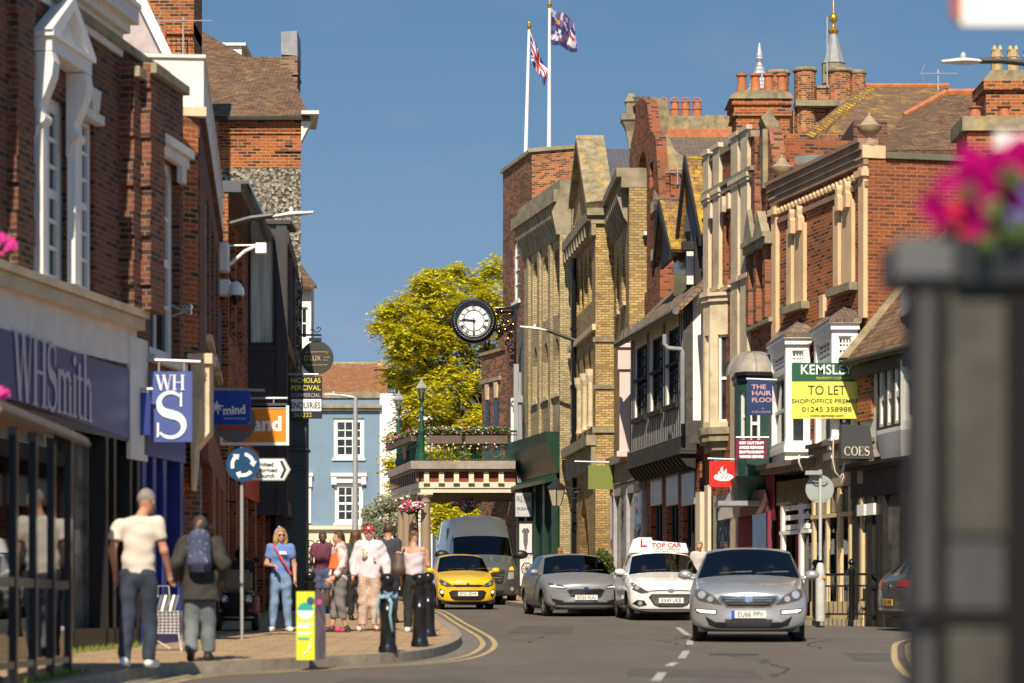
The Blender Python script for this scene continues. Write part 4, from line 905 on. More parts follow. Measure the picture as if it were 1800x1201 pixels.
for u_ in(.05,FP.L-.4):mb.prism([FP.p(u_,z_,w_)for w_,z_ in((.251,FP.z(1110,813)),(.5,FP.z(1110,813)),(.5,FP.z(1110,825)),(.3,FP.z(1110,845)),(.35,FP.z(1110,862)),(.251,FP.z(1110,868)))],FP.p(.3,0)-FP.p(0,0))
mb.build('carved_fascia',plain('old_grey_stone',(.28,.26,.2),.9,var=.4,scale=4,bump=.5),pk)
PINK=plain('pink_paint',(.62,.50,.47),.6,var=.08)
mb=MB();Yk=70.5
mb.box(X(1089,Yk),X(1108,Yk),Yk,Yk+.6,Z(800,Yk),Z(650,Yk));mb.box(X(1086,Yk),X(1109,Yk),Yk-.08,Yk+.6,Z(649.5,Yk),Z(612,Yk));mb.box(X(1083,Yk),X(1111,Yk),Yk-.16,Yk+.6,Z(611.5,Yk),Z(604,Yk));mb.box(X(1084,Yk),X(1110,Yk),Yk-.1,Yk+.6,Z(803,Yk),Z(793,Yk));mb.build('pink_pilaster',PINK,pk)
# ---- timber framed jettied building
tf=thing('timber_framed_building','black and white jettied timber building with leaded windows and lichened tile dormers','building',(X(1180,66),66,G(66)))
FJ=Fac(1109,68.6,1202,61.8);hl=[]
z_ev=FJ.z(1155,572);z_jb=FJ.z(1155,782)
TIMB=plain('black_timber',(.018,.016,.016),.75,var=.4,scale=6,bump=.3)
LEADW=glass('leaded_window',(.012,.014,.02),.12,.6)
wins=((1116,1137),(1144,1165),(1172,1193))
for pa,pb in wins:
 window(FJ,tf,FJ.u(pa),FJ.u(pb),FJ.z(1155,722),FJ.z(1155,592),TIMB,nx=4,nz=7,fw=.06,rec=.06,bar=.018,holes=hl,pane=LEADW)
mb=MB();FJ.holed(mb,FJ.rect(0,FJ.L,z_jb,z_ev),hl,-.2,0);mb.build('plaster_wall',WHITE_D,tf)
mb=MB()
for i in range(31):
 u_=.04+i*(FJ.L-.08)/30
 inw=any(FJ.u(pa)-.03<u_<FJ.u(pb)+.03 for pa,pb in wins)
 z1_=FJ.z(1155,725)if inw else z_ev-.05
 FJ.box(mb,u_-.045,u_+.045,z_jb+.05,z1_,.002,.007+.002*(i%3))
for pa,pb in wins:FJ.box(mb,FJ.u(pa)-.06,FJ.u(pb)+.06,FJ.z(1155,731),FJ.z(1155,722),.002,.12);FJ.box(mb,FJ.u(pa),FJ.u(pb),FJ.z(1155,655),FJ.z(1155,651),-.04,.045)
mb.build('timber_stud',TIMB,tf)
mb=MB();FJ.box(mb,-.1,FJ.L+.06,z_jb-.36,z_jb,-.3,.1);FJ.box(mb,-.1,FJ.L+.05,z_jb-.43,z_jb-.362,-.3,.16);mb.build('jetty_beam',plain('dark_oak',(.05,.045,.04),.8,var=.4,scale=5,bump=.3),tf)
mb=MB()
for i in range(16):u_=.1+i*(FJ.L-.3)/15;mb.prism([FJ.p(u_,z_,w_)for w_,z_ in((.1,z_jb-.432),(.1,z_jb-.5),(-.1,z_jb-.72),(-.3,z_jb-.78),(-.3,z_jb-.432))],FJ.p(.14,0)-FJ.p(0,0))
mb.build('bracket',TIMB,tf)
Ye=61.8
mb=MB();mb.box(X(1202,Ye)+.002,X(1218,Ye),Ye,Ye+.2,Z(746,Ye),Z(520,Ye));mb.box(X(1200,Ye),X(1235,Ye),Ye-.04,Ye+4,Z(780,Ye),Z(740,Ye));mb.box(X(1214,Ye),X(1217,Ye),Ye-.03,Ye-.001,Z(700,Ye),Z(520,Ye));mb.build('end_beam',plain('weathered_timber',(.07,.065,.06),.85,var=.4,scale=6,bump=.4),tf)
mb=MB();mb.box(X(1218,Ye)+.002,X(1233,Ye),Ye+.02,Ye+4,Z(739,Ye),Z(515,Ye));mb.build('end_plaster',WHITE,tf)
FJg=FJ.off(-.45)
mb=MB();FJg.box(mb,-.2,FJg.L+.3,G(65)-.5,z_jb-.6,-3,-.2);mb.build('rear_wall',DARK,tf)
mb=MB()
n_=3
for px in(1141,1169,1197,1226):u_=FJg.u(px);FJg.box(mb,u_-.28,u_+.28,G(65)-.3,z_jb-.6,-.19,0)
mb.build('brick_pier',BR_RED,tf)
FROST=plain('frosted_panel',(.30,.30,.31),.3,var=.2,scale=1.5)
for i,px in enumerate((1155,1183,1211)):
 u_=FJg.u(px);mb=MB();FJg.box(mb,u_-.75,u_+.75,FJg.z(px,888),FJg.z(px,832),-.15,.03);mb.build('frosted_panel',FROST,tf)
 mb=MB();FJg.box(mb,u_-.78,u_+.78,FJg.z(px,832)+.002,FJg.z(px,812),-.16,.04)
 for k in range(8):uu=u_-.7+k*.2;FJg.box(mb,uu,uu+.06,FJg.z(px,812)+.002,z_jb-.65,-.18,-.1)
 for k in range(4):uu=u_-.6+k*.4;FJg.box(mb,uu,uu+.07,G(65),FJg.z(px,890),-.18,-.1)
 mb.build('window_grille',BLACK,tf)
mb=MB();A_=FJ.p(-.3,z_ev,.45);B_=FJ.p(FJ.L+.5,z_ev,.45);C_=FJ.p(FJ.L+.6,z_ev+2.1,-1.9);D_=FJ.p(-.4,z_ev+2.1,-1.9)
mb.slab([A_,B_,C_,D_],.12);rf=mb.build('roof',tiles('roof_tiles_old',(.26,.17,.11),(.17,.11,.075),(.36,.28,.12),.5,.17,.11),tf)
mb=MB();mb.tube([FJ.p(-.5,z_ev-.08,.5),FJ.p(FJ.L+.5,z_ev-.08,.5)],.09,8);mb.box(0,.001,0,.001,0,.001)if 0 else None
for i in range(14):u_=i*FJ.L/13;mb.tube([FJ.p(u_,z_ev-.1,.5),FJ.p(u_+.02,z_ev+.25,.35)],.03,5)
mb.build('gutter',plain('weathered_gutter',(.15,.14,.12),.8,var=.4,scale=5),tf)
mb=MB();mb.tube([q(1168,588,61.2),q(1168,605,61.2),q(1174,612,61.2),q(1198,614,61.2),q(1200,620,61.2),q(1200,745,61.2)],.055,8);mb.build('drainpipe',LEAD,tf)
def dormer(pxf,y_ap,y_ev,pxl,pxr,Y,pitchmat,right_px):
 """gabled dormer seen obliquely: dark gable face on the street side, tiled slope facing us"""
 d=thing('d','','')if 0 else None
 a_=Vector(q(pxf,y_ap,Y));r_=Vector(q(right_px,y_ap+2,Y+.1));c_=Vector(q(right_px+(pxr-pxf)*.9,y_ev,Y-1.3));b_=Vector(q(pxr,y_ev,Y-1.3));l_=Vector(q(pxl,y_ev+30,Y+1.3));lr=Vector(q(right_px-10,y_ev,Y+1.3))
 mb=MB();mb.slab([a_,r_,c_,b_],.1);mb.slab([a_-Vector((0,0,.01)),r_-Vector((0,0,.01)),lr,l_],.1);dm=mb.build('dormer_roof',pitchmat,rf)
 mb=MB();out=Vector((-.06,-.02,0))
 for p0,p1 in((a_,b_),(a_,l_)):
  dn=Vector((0,0,-.28));mb.hull([p0+dn,p1+dn,p1,p0],[p0+dn+out,p1+dn+out,p1+out,p0+out])
 mb.build('bargeboard',TIMB,dm)
 mb=MB();mb.prism([a_+Vector((.12,0,-.3)),b_+Vector((.12,.1,-.1)),l_+Vector((.12,-.1,-.1))],(.1,.05,0));mb.build('gable_infill',plain('grey_render',(.17,.17,.17),.9),dm)
 return dm
dormer(1206,274,412,1188,1233,63.2,TILE_LI,1258)
dormer(1160,352,438,1150,1180,65.2,TILE_LI,1204)
mb=MB();DW=Fac(a=Vector((X(1184,66),66)),b=Vector((X(1206,63.4),63.4)))
DW.box(mb,0,DW.L,DW.z(1195,520),DW.z(1195,420),-.4,0);mb.build('dormer_window',LEADW,rf)
mb=MB();mb.box(X(1207,63.3),X(1222,63.3),63.3,63.9,Z(500,63.3),Z(435,63.3));mb.build('dormer_cheek',WHITE_D,rf)
mb=MB();mb.box(X(1222,62.4),X(1240,62.4),62.4,63,Z(500,62.4),Z(415,62.4));mb.box(X(1198,62.8),X(1226,62.8),62.7,63,Z(440,62.8),Z(425,62.8));mb.build('dormer_frame',TIMB,rf)
# ---- brick building with tall stone pilasters
ps=thing('pilastered_building','red brick building with tall cream stone pilasters and curved stone bay window','building',(X(1280,60),60,G(60)))
FB=Fac(1240,60.8,1326,57.0);hl=[]
for pa,pb in((1273,1281),(1284,1292)):
 window(FB,ps,FB.u(pa),FB.u(pb),FB.z(1280,500),FB.z(1280,352),WHITE,nx=1,nz=2,rec=.25,fw=.04,holes=hl)
window(FB,ps,FB.u(1252),FB.u(1256),FB.z(1254,510),FB.z(1254,380),WHITE,nx=1,nz=2,rec=.25,fw=.03,holes=hl)
zt=FB.z(1280,268)
shell(FB,ps,0,FB.L,zt,BR_RED,depth=7,holes=hl)
mb=MB();FB.box(mb,-.05,FB.L,zt+.002,zt+.14,-.4,.1);mb.build('coping',STONE_OLD,ps)
for pa,pb in((1242,1251),(1259,1270),(1291,1303),(1308,1320)):
 pc=(pa+pb)/2;mb=MB();u0_,u1_=FB.u(pa),FB.u(pb)
 FB.box(mb,u0_,u1_,FB.z(pc,512),zt+.3,.002,.11)
 for y_,e in((257,.08),(325,.1),(331,.06),(497,.09)):
  z_=zt+.3-.1 if y_==257 else FB.z(1280,y_+8 if y_>300 else y_);FB.box(mb,u0_-e,u1_+e,z_,z_+.1,.221,.222+e)if 0 else FB.box(mb,u0_-e,u1_+e,z_,z_+.1,.003,.112+e)
 FB.box(mb,u0_-.02,u1_+.02,G(60),FB.z(pc,512)-.002,.003,.13)if pa>1290 else None
 mb.build('stone_pilaster',STONE,ps)
mb=MB()
zz=FB.z(1280,325);FB.box(mb,0,FB.L,zz,zz+.1,.003,.14);FB.box(mb,0,FB.L,zz-.16,zz-.06,.003,.08);mb.build('string_course',STONE_OLD,ps)
mb=MB()
for px in(1256,1277,1288):FB.box(mb,FB.u(px)-.1,FB.u(px)+.1,FB.z(1280,372),FB.z(1280,345),.003,.2)
zz=FB.z(1280,503);FB.box(mb,.2,FB.L*.55,zz-.1,zz,.003,.12);mb.build('keystone',STONE,ps)
Yo=59.3;zb0,zb1=Z(752,Yo),Z(532,Yo)
bayp=[Vector((X(1232,Yo+1.6),Yo+1.6)),Vector((X(1236,Yo+.2),Yo+.2)),Vector((X(1248,Yo-.1),Yo-.1)),Vector((X(1288,Yo-.35),Yo-.35)),Vector((X(1318,Yo+.1),Yo+.1)),Vector((X(1318,Yo+2),Yo+2))]
def bay(points,z0,z1,win,par,wallmat,fmat,capmat=None,rec=.1,nz=2,nx=1,pane=None,name='bay_wall',rear=True):
 """polygonal bay: each side a holed wall with its own window; win = {side: (f0, f1, z0, z1)}"""
 for i in range(len(points)-1):
  f=Fac(a=points[i],b=points[i+1]);hl=[]
  if i in win:
   f0,f1,wz0,wz1=win[i];window(f,par,f.L*f0,f.L*f1,wz0,wz1,fmat,nx=nx,nz=nz,fw=.05,rec=rec,holes=hl,bar=.03,pane=pane)
  mb=MB();f.holed(mb,f.rect(0,f.L,z0,z1),hl,-.14,0);mb.build(name,wallmat,par)
 if rear:
  for zc,e in((z1+.001,.1),):
   c=sum(points,Vector((0,0)))/len(points);mb=MB()
   mb.prism([((p-c)*(1+e)+c).to_3d()+Vector((0,0,zc))for p in points],(0,0,.12));mb.prism([((p-c)*(1+e*1.8)+c).to_3d()+Vector((0,0,zc+.122))for p in points],(0,0,.08));mb.build('bay_cornice',capmat or wallmat,par)
bay(bayp,zb0,zb1,{1:(.2,.8,Z(742,Yo),Z(590,Yo)),2:(.12,.48,Z(742,Yo),Z(590,Yo))if 0 else(.35,.85,Z(742,Yo),Z(590,Yo)),3:(.0+.1,.4,Z(742,Yo),Z(590,Yo))},ps,STONE,WHITE,rec=.08)
mb=MB();c=sum(bayp,Vector((0,0)))/len(bayp)
for k,(e,z_,h_)in enumerate(((1.12,zb0-.16,.158),(1.05,zb0-.32,.158),(.85,zb0-.52,.198),(.6,zb0-.75,.228))):
 mb.prism([((p-c)*e+c).to_3d()+Vector((0,0,z_))for p in bayp],(0,0,h_))
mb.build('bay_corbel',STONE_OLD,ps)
mb=MB();FB.box(mb,FB.u(1236),FB.u(1244),G(60),Z(860,Yo),.1,.3);FB.box(mb,FB.u(1250),FB.u(1256),G(60),Z(850,Yo),.1,.25);mb.build('stone_pier',CREAM,ps)
mb=MB();FB.box(mb,FB.u(1252),FB.u(1325),G(60)+.4,Z(870,Yo),.002,.06);mb.build('shop_window',GL,ps)
mb=MB();mb.prism([q(1262,872,56.6),q(1312,860,55.4),q(1312,905,55.4),q(1262,915,56.6)],(.06,.12,0));f1=mb.build('fascia_sign',plain('pale_fascia',(.42,.39,.36),.5),ps)
mb=MB();mb.prism([q(1300,866,55.3),q(1345,860,54.2),q(1350,900,54.2),q(1300,908,55.3)],(.06,.12,0));mb.build('fascia_sign',plain('brown_fascia',(.16,.09,.075),.5),ps)
text('HAIR',.26,plain('red_letter',(.4,.05,.03),.5),f1,Vector(q(1284,892,57.1))-Vector((.03,.02,0)),Vector(q(1312,852,56.4))-Vector(q(1262,866,57.8)),(0,0,1),sx=2)if 0 else None
# ---- narrow ornate brick building with lead domed bay
nb=thing('ornate_narrow_building','narrow ornate brick building with small stone gablet and lead domed green bay','building',(X(1345,56),56,G(56)))
FN=Fac(1322,57.2,1362,55.2);hl=[]
for pa,pb in((1326,1333),(1341,1349)):window(FN,nb,FN.u(pa),FN.u(pb),FN.z(1335,560),FN.z(1335,462),BLACK,nx=1,nz=2,rec=.25,fw=.04,holes=hl)
zt=FN.z(1340,420);ztt=FN.z(1340,215)
BR_ORN=brick('brick_ornate',(.46,.15,.06),(.34,.11,.05),(.25,.15,.1),stainamt=.25)
shell(FN,nb,0,FN.L,zt,BR_ORN,depth=6,holes=hl,outline=[(0,G(56)-.5),(FN.L,G(56)-.5),(FN.L,FN.z(1340,330)),(FN.u(1352),FN.z(1340,240)),(FN.u(1346),ztt),(FN.u(1337),ztt),(FN.u(1326),FN.z(1340,330)),(0,FN.z(1340,390))],top=FN.z(1340,300))
mb=MB();FN.box(mb,0,FN.L,zt-.25,zt-.1,.003,.35);FN.box(mb,0,FN.L,zt-.1,zt,.003,.45);FN.box(mb,0,FN.L,FN.z(1340,575),FN.z(1340,568),.003,.2)
mb.build('cornice',STONE_OLD,nb)
mb=MB()
for px in(1323.5,1337,1353):FN.box(mb,FN.u(px)-.12,FN.u(px)+.12,FN.z(1340,565),zt-.26,.003,.2)
for px in(1336,):FN.box(mb,FN.u(px)-.16,FN.u(px)+.16,zt+.02,FN.z(1340,300),.003,.25)
mb.build('brick_pilaster',BR_ORN,nb)
for px,h_ in((1334,40),(1352,30)):
 mb=MB();u_=FN.u(px);FN.poly(mb,[(u_-.4,zt),(u_+.4,zt),(u_,zt+h_*55/4500*1.4)],.1,.44);mb.build('gablet',STONE_OLD,nb)
mb=MB();Yn=55.8;mb.prism([q(1338,206,Yn),q(1354,190,Yn),q(1371,224,Yn),q(1348,226,Yn)],(0,.8,0));mb.box(X(1341,Yn),X(1366,Yn),Yn,Yn+.7,Z(330,Yn),Z(226.5,Yn));mb.build('stone_turret',LICHEN,nb)
Yd=54.6;zc0,zc1=Z(838,Yd),Z(672,Yd)
dp=[Vector((X(1291,Yd+1),Yd+1)),Vector((X(1297,Yd),Yd)),Vector((X(1312,Yd-.2),Yd-.2)),Vector((X(1352,Yd-.1),Yd-.1)),Vector((X(1360,Yd+1.2),Yd+1.2))]
bay(dp,zc0,zc1,{1:(.2,.9,Z(775,Yd),Z(690,Yd)),2:(.18,.62,Z(800,Yd),Z(690,Yd))},nb,plain('teal_green_paint',(.018,.06,.05),.5,dirt=(.05,.08,.07)),WHITE,BLACK,rec=.05)
mb=MB();c=sum(dp,Vector((0,0)))/len(dp);cx,cy=X(1330,Yd),Yd+.5
n_=9;vs=[];
for i in range(n_+1):
 t_=i/n_;r_=math.cos(t_*math.pi/2)**.8;z_=zc1+.2+(Z(612,Yd)-zc1-.2)*math.sin(t_*math.pi/2)
 for k in range(17):
  a=math.pi+math.pi*k/16;vs.append((cx+.58*r_*math.cos(a)*(.82+.18),cy+.5+1.0*r_*math.sin(a),z_))
mb.add(vs,[(i*17+k,i*17+k+1,(i+1)*17+k+1,(i+1)*17+k)for i in range(n_)for k in range(16)])
mb.build('lead_dome',plain('dome_lead',(.34,.30,.25),.55,var=.3,scale=3,dirt=(.18,.16,.13)),nb,smooth=True)
mb=MB()
for k in(2,5,8,11,14):
 a=math.pi+math.pi*k/16;mb.tube([(cx+.585*(math.cos(i/9*math.pi/2)**.8 if i<9 else 0)*math.cos(a),cy+.5+1.01*(math.cos(i/9*math.pi/2)**.8 if i<9 else 0)*math.sin(a),zc1+.2+(Z(612,Yd)-zc1-.2)*math.sin(i/9*math.pi/2)+.01)for i in range(10)],.018,5)
mb.build('dome_rib',LEAD,nb)
mb=MB();FN.box(mb,.0,FN.L+.1,G(56),Z(850,Yd),.002,.05);mb.build('shop_window',GL,nb)
MAR=plain('maroon_shop_paint',(.22,.02,.045),.45,var=.15)
mb=MB();mb.prism([q(1345,838,54.4),q(1362,834,54.0),q(1362,915,54.0),q(1352,912,54.4)],(.1,.3,0));mb.box(X(1348,54.4),X(1354,54.4),54.2,54.6,G(54),Z(900,54.4));mb.box(X(1298,56.0),X(1322,56.0),56,56.1,G(56),Z(900,56));mb.build('maroon_shopfront',MAR,nb)
mb=MB();mb.hull([(X(1300,Yd),Yd+.3,zc0-.5),(X(1352,Yd),Yd+.3,zc0-.5),(X(1352,Yd),Yd+1.2,zc0-.5),(X(1300,Yd),Yd+1.2,zc0-.5)],[(X(1292,Yd),Yd-.25,zc0-.003),(X(1362,Yd),Yd-.25,zc0-.003),(X(1362,Yd),Yd+1.2,zc0-.003),(X(1292,Yd),Yd+1.2,zc0-.003)]);mb.build('bay_base',MATS['teal_green_paint'],nb);mb=MB();mb.box(X(1262,Yd),X(1362,Yd),Yd-.1,Yd+1,zc0-.62,zc0-.52);mb.build('lead_flat',LEAD,nb)
# ---- big orange brick building with peach stone and white bays
kb=thing('peach_stone_brick_building','orange red brick building with peach stone windows, urns and two white bay windows','building',(X(1525,50.4),50.4,G(50)))
FK=Fac(1360,55.4,1526,50.2);hl=[]
zt=FK.z(1511,285)
for(pa,pb,y0,y1)in((1388,1418,408,540),(1470,1503,368,508)):
 w_=window(FK,kb,FK.u(pa)+.28,FK.u(pb)-.28,FK.z(pa,y1),FK.z(pa,y0+6),STONE_P,nx=2,nz=1,fw=.1,rec=.28,holes=hl,bar=.16)
 mb=MB();u0_,u1_=FK.u(pa),FK.u(pb);z0_,z1_=FK.z(pa,y1),FK.z(pa,y0)
 FK.box(mb,u0_,u0_+.275,z0_,z1_+.05,-.1,.09);FK.box(mb,u1_-.275,u1_,z0_,z1_+.05,-.1,.09);FK.box(mb,u0_+.276,u1_-.276,z1_-.12,z1_+.05,-.1,.08)
 FK.box(mb,(u0_+u1_)/2-.13,(u0_+u1_)/2+.13,z0_,z1_-.125,-.2,.04)
 for uu in(u0_+.42*(u1_-u0_),u1_-.14*(u1_-u0_)):
  mb.prism([FK.p(uu+a_,z_,.03)for a_,z_ in((-.07,z1_-.1),(.07,z1_-.1),(.09,z1_+.16),(.04,z1_+.22),(.06,z1_+.32),(0,z1_+.42),(-.06,z1_+.32),(-.04,z1_+.22),(-.09,z1_+.16))],FK.N(.14))
 mb.build('window_surround',STONE_P,w_)
 mb=MB();FK.box(mb,u0_-.15,u1_+.15,z0_-.16,z0_-.002,-.1,.28);mb.build('sill',STONE_OLD,w_)
shell(FK,kb,0,FK.L,zt,BR_OR,depth=8,holes=hl,back=False)
FKs=Fac(a=Vector((X(1526,50.2),50.2)),b=Vector((X(1526,50.2)+3.2,50.9)))
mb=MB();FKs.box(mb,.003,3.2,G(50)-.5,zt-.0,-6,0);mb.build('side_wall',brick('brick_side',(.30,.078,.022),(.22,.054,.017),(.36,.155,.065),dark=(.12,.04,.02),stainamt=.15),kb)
mb=MB();FKs.box(mb,.35,3.25,zt+.002,zt+.12,-6,.1);mb.build('side_gutter',plain('mossy_gutter',(.12,.12,.08),.8),kb)
for pa in(1366,1520):
 mb=MB();u_=FK.u(pa);
 FK.box(mb,u_-.12,u_+.16,FK.z(pa,560),zt-.0,.003,.12)if pa>1400 else FK.box(mb,u_-.12,u_+.16,FK.z(pa,690),zt,.003,.12)
 FK.box(mb,u_-.2,u_+.22,zt-.35,zt-.22,.003,.24);FK.box(mb,u_-.2,u_+.22,zt+.003,zt+.25,-.35,.2);mb.build('stone_pilaster',STONE_P,kb)
mb=MB()
for z0_,z1_,w_ in((-.55,-.45,.08),(-.12,.02,.14),(.022,.16,.2),(.162,.3,.28),(.302,.38,.36)):FK.box(mb,0,FK.L+.02,zt+z0_,zt+z1_,-.2 if z0_>0 else.003,w_)
mb.build('cornice',plain('cornice_brown_stone',(.30,.20,.13),.85,var=.3,scale=2,bump=.3),kb)
mb=MB()
for i in range(22):
 u_=.45+i*(FK.L-.9)/21;mb.ball(FK.p(u_,zt-.28,.02),.085,8)
mb.build('boss',STONE_P,kb)
for pa,yy,sc in((1377,285,1.0),(1531,225,1.0)):
 Yu=FK.Y(1377)if pa<1400 else 50.2
 mb=MB();mb.lathe((X(pa,Yu)-.02,Yu+.1,zt+.255),[(r_*.5,h_*.56)for r_,h_ in((.3,0),(.3,.12),(.2,.2),(.12,.26),(.12,.32),(.3,.42),(.44,.55),(.48,.64),(.50,.68),(.48,.72),(.36,.76),(.26,.85),(.2,.95),(.12,1.02),(.06,1.06),(.07,1.12),(.0,1.2))],18);mb.build('urn',plain('urn_stone',(.36,.27,.17),.85,var=.35,scale=5,dirt=(.2,.15,.08)),kb,smooth=True)
def white_bay(par,px0,pxc,px1,yt,yb,Y0,hood_ap):
 Yn_=FK.Y(px1)-.3
 pts=[Vector((X(px0,Y0),Y0)),Vector((X(pxc,Yn_),Yn_)),Vector((X(px1,Yn_+.0),Yn_)),Vector((X(px1,Yn_+1),Yn_+1))]
 z0,z1=Z(yb,Yn_),Z(yt,Yn_)
 zw0,zw1=z0+.28*(z1-z0),z1-.04*(z1-z0)
 zm=z1-.26*(z1-z0)
 wn={0:(.1,.9,zw0-.6,zm-.06),1:(.22,.88,zw0-.6,zm-.06)}
 bay(pts,z0,zm,wn,par,WHITE,WHITE,rec=.06,nz=2,nx=1,rear=False)
 bay(pts,zm,z1,{0:(.1,.9,zm+.06,z1-.12),1:(.22,.88,zm+.06,z1-.12)},par,WHITE,WHITE,rec=.06,nz=3,nx=4,rear=True)
 c=sum(pts,Vector((0,0)))/4;mb=MB()
 for e,z_,h_ in((1.1,z0-.12,.118),(1.2,z0-.24,.118),(1.08,z0-.4,.158),(.8,z0-.6,.198)):mb.prism([((p-c)*e+c).to_3d()+Vector((0,0,z_))for p in pts],(0,0,h_))
 mb.build('bay_base',WHITE,par)
 zr=z1+.205;ap=Vector(q(hood_ap[0],hood_ap[1],Yn_+1.1));mb=MB();e=1.22;pp=[((p-c)*e+c).to_3d()+Vector((0,0,zr))for p in pts];ap2=ap+Vector((-.25,.8,0))
 mb.slab([pp[0],pp[1],ap,ap2],.08);mb.slab([pp[1],pp[2],ap+Vector((.05,0,0))],.08);mb.slab([pp[2],pp[3],ap+Vector((.1,.1,0))],.08);mb.build('bay_roof',tiles('bay_tiles',(.24,.17,.12),(.17,.12,.09),(.4,.36,.22),.5,.15,.11),par)
white_bay(kb,1354,1381,1424,606,775,54.9,(1411,556))
white_bay(kb,1431,1462,1508,580,770,52.4,(1492,533))
mb=MB();FK.box(mb,FK.u(1446),FK.u(1453),FK.z(1448,560),FK.z(1448,520),.003,.1);mb.build('niche',STONE_P,kb)
z_s=FK.z(1440,880);z_c=FK.z(1440,838)
FKo=FK.off(.45)
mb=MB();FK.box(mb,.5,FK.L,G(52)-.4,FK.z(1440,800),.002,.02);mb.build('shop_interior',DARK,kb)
mb=MB();FKo.box(mb,FKo.u(1352),FKo.u(1436),FKo.z(1360,826)-.1,FKo.z(1360,826),-.45,.35);FKo.box(mb,FKo.u(1352),FKo.u(1436),FKo.z(1360,826)+.002,FKo.z(1360,826)+.1,-.45,.5)
FKo.box(mb,FKo.u(1436)+.01,FKo.u(1520),FKo.z(1440,800),FKo.z(1440,800)+.12,-.45,.3);FKo.box(mb,FKo.u(1436)+.01,FKo.u(1522),FKo.z(1440,800)+.122,FKo.z(1440,800)+.2,-.45,.42);mb.build('shop_cornice',plain('brown_shop_cornice',(.20,.16,.12),.7,var=.3,dirt=(.1,.08,.06)),kb)
mb=MB();FKo.box(mb,FKo.u(1368),FKo.u(1424),FKo.z(1380,888),FKo.z(1380,846),-.2,.04);fs_=mb.build('fascia_sign',plain('dark_gilt_fascia',(.16,.11,.04),.4,var=.5,scale=4),kb)
mb=MB();FKo.box(mb,FKo.u(1424)+.01,FKo.u(1519),FKo.z(1440,860),FKo.z(1440,800)-.002,-.2,.03);mb.build('fascia_board',plain('tan_fascia',(.36,.29,.2),.6,dirt=(.2,.15,.1)),kb)
mb=MB();FKo.box(mb,FKo.u(1372),FKo.u(1517),G(51.5)+.45,FKo.z(1440,862),-.3,-.26);mb.build('shop_window',clear_glass('shop_clear',(.5,.5,.48)),kb)
mb=MB()
for px in(1376,1408):FKo.box(mb,FKo.u(px)-.06,FKo.u(px)+.06,G(51.5),FKo.z(1380,888),-.05,.03)
FKo.box(mb,FKo.u(1372),FKo.u(1424),FKo.z(1380,940),FKo.z(1380,934),-.1,.03)
for i in range(4):
 for j in range(3):FKo.box(mb,FKo.u(1380)+i*.33,FKo.u(1380)+i*.33+.24,FKo.z(1380,932)+j*.2,FKo.z(1380,932)+j*.2+.1,-.09,0)
mb.build('white_shop_frame',WHITE,kb)
mb=MB()
for px,wd_ in((1430,.05),(1454,.04),(1476,.08),(1494,.04),(1512,.12)):
 FKo.box(mb,FKo.u(px)-wd_,FKo.u(px)+wd_,G(51),FKo.z(1440,862),-.05,.02)
FKo.box(mb,FKo.u(1428),FKo.u(1519),FKo.z(1440,912),FKo.z(1440,905),-.1,.04);FKo.box(mb,FKo.u(1428),FKo.u(1519),G(51)-.1,G(51)+.45,-.15,.05);mb.build('cream_shop_frame',plain('cream_gloss',(.66,.52,.30),.45,var=.12),kb)
mb=MB()
for i in range(9):
 u_=FKo.u(1432)+i*(FKo.u(1512)-FKo.u(1432))/9;FKo.box(mb,u_,u_+.1,FKo.z(1440,905)+.02,FKo.z(1440,864),-.09,-.02)
mb.build('fretwork',plain('olive_fret',(.2,.17,.1),.6),kb)
# ---- lower jettied shop with tiled roof, black shopfront
cb=thing('black_shopfront_building','low building with brown tiled roof, white bay windows and black shopfront beside the corner railings','building',(X(1560,48),48,G(48)))
FC=Fac(1512,49.9,1640,46.6);FCu=FC.off(.35)
z_ev=FC.z(1560,622)
hl=[]
mb=MB();FC.box(mb,0,FC.L,G(48)-.5,z_ev+.2,-5,-.03);mb.build('wall',BR_RED,cb);mb=MB();FC.box(mb,0,FC.L-.02,FC.z(1560,800),z_ev+.1,-.029,.001);mb.build('render_panel',WHITE_D,cb)
mb=MB();FC.box(mb,0,FC.L*.2,FC.z(1520,740),z_ev,.003,.06);mb.build('brick_panel',BR_OR,cb)
pts=[Vector((X(1541,48.9),48.9)),Vector((X(1583,47.5),47.5)),Vector((X(1640,47.0),47.0)),Vector((X(1650,48),48))]
z0,z1=Z(748,47.5),Z(632,47.5)
for i in range(2):
 f=Fac(a=pts[i],b=pts[i+1]);hl=[]
 if i==0:
  for k in range(3):window(f,cb,f.L*(.04+.32*k),f.L*(.30+.32*k),z0+.05,z1-.05,WHITE,nx=1,nz=2,rec=.04,fw=.07,holes=hl,bar=.05)
 else:window(f,cb,f.L*.08,f.L*.8,z0+.1,z0+.75*(z1-z0),WHITE,nx=1,nz=1,rec=.04,fw=.08,holes=hl);window(f,cb,f.L*.08,f.L*.8,z0+.78*(z1-z0),z1-.05,WHITE,nx=1,nz=1,rec=.04,fw=.06,holes=hl)
 mb=MB();f.holed(mb,f.rect(0,f.L,z0,z1),hl,-.12,0);mb.build('bay_wall',BLACK if i==0 else WHITE,cb)
mb=MB();pp=[p.to_3d()for p in pts];ctr=sum(pp,Vector((0,0,0)))/4
mb.prism([p+Vector((0,0,z0-.08))for p in pp],(0,0,.078));
lo=[ctr+(p-ctr)*.75+Vector((0,.3,z0-.75))for p in pp];hi=[p+Vector((0,0,z0-.081))for p in pp];mb.hull(lo,hi);mb.build('bay_soffit',WHITE,cb)
mb=MB();A_=FC.p(-.1,z_ev+.02,.4);B_=FC.p(FC.L+.4,z_ev+.02,.4);C_=FC.p(FC.L+.4,z_ev+2.9,-2.2);D_=FC.p(-.1+.0,z_ev+2.9,-2.2)
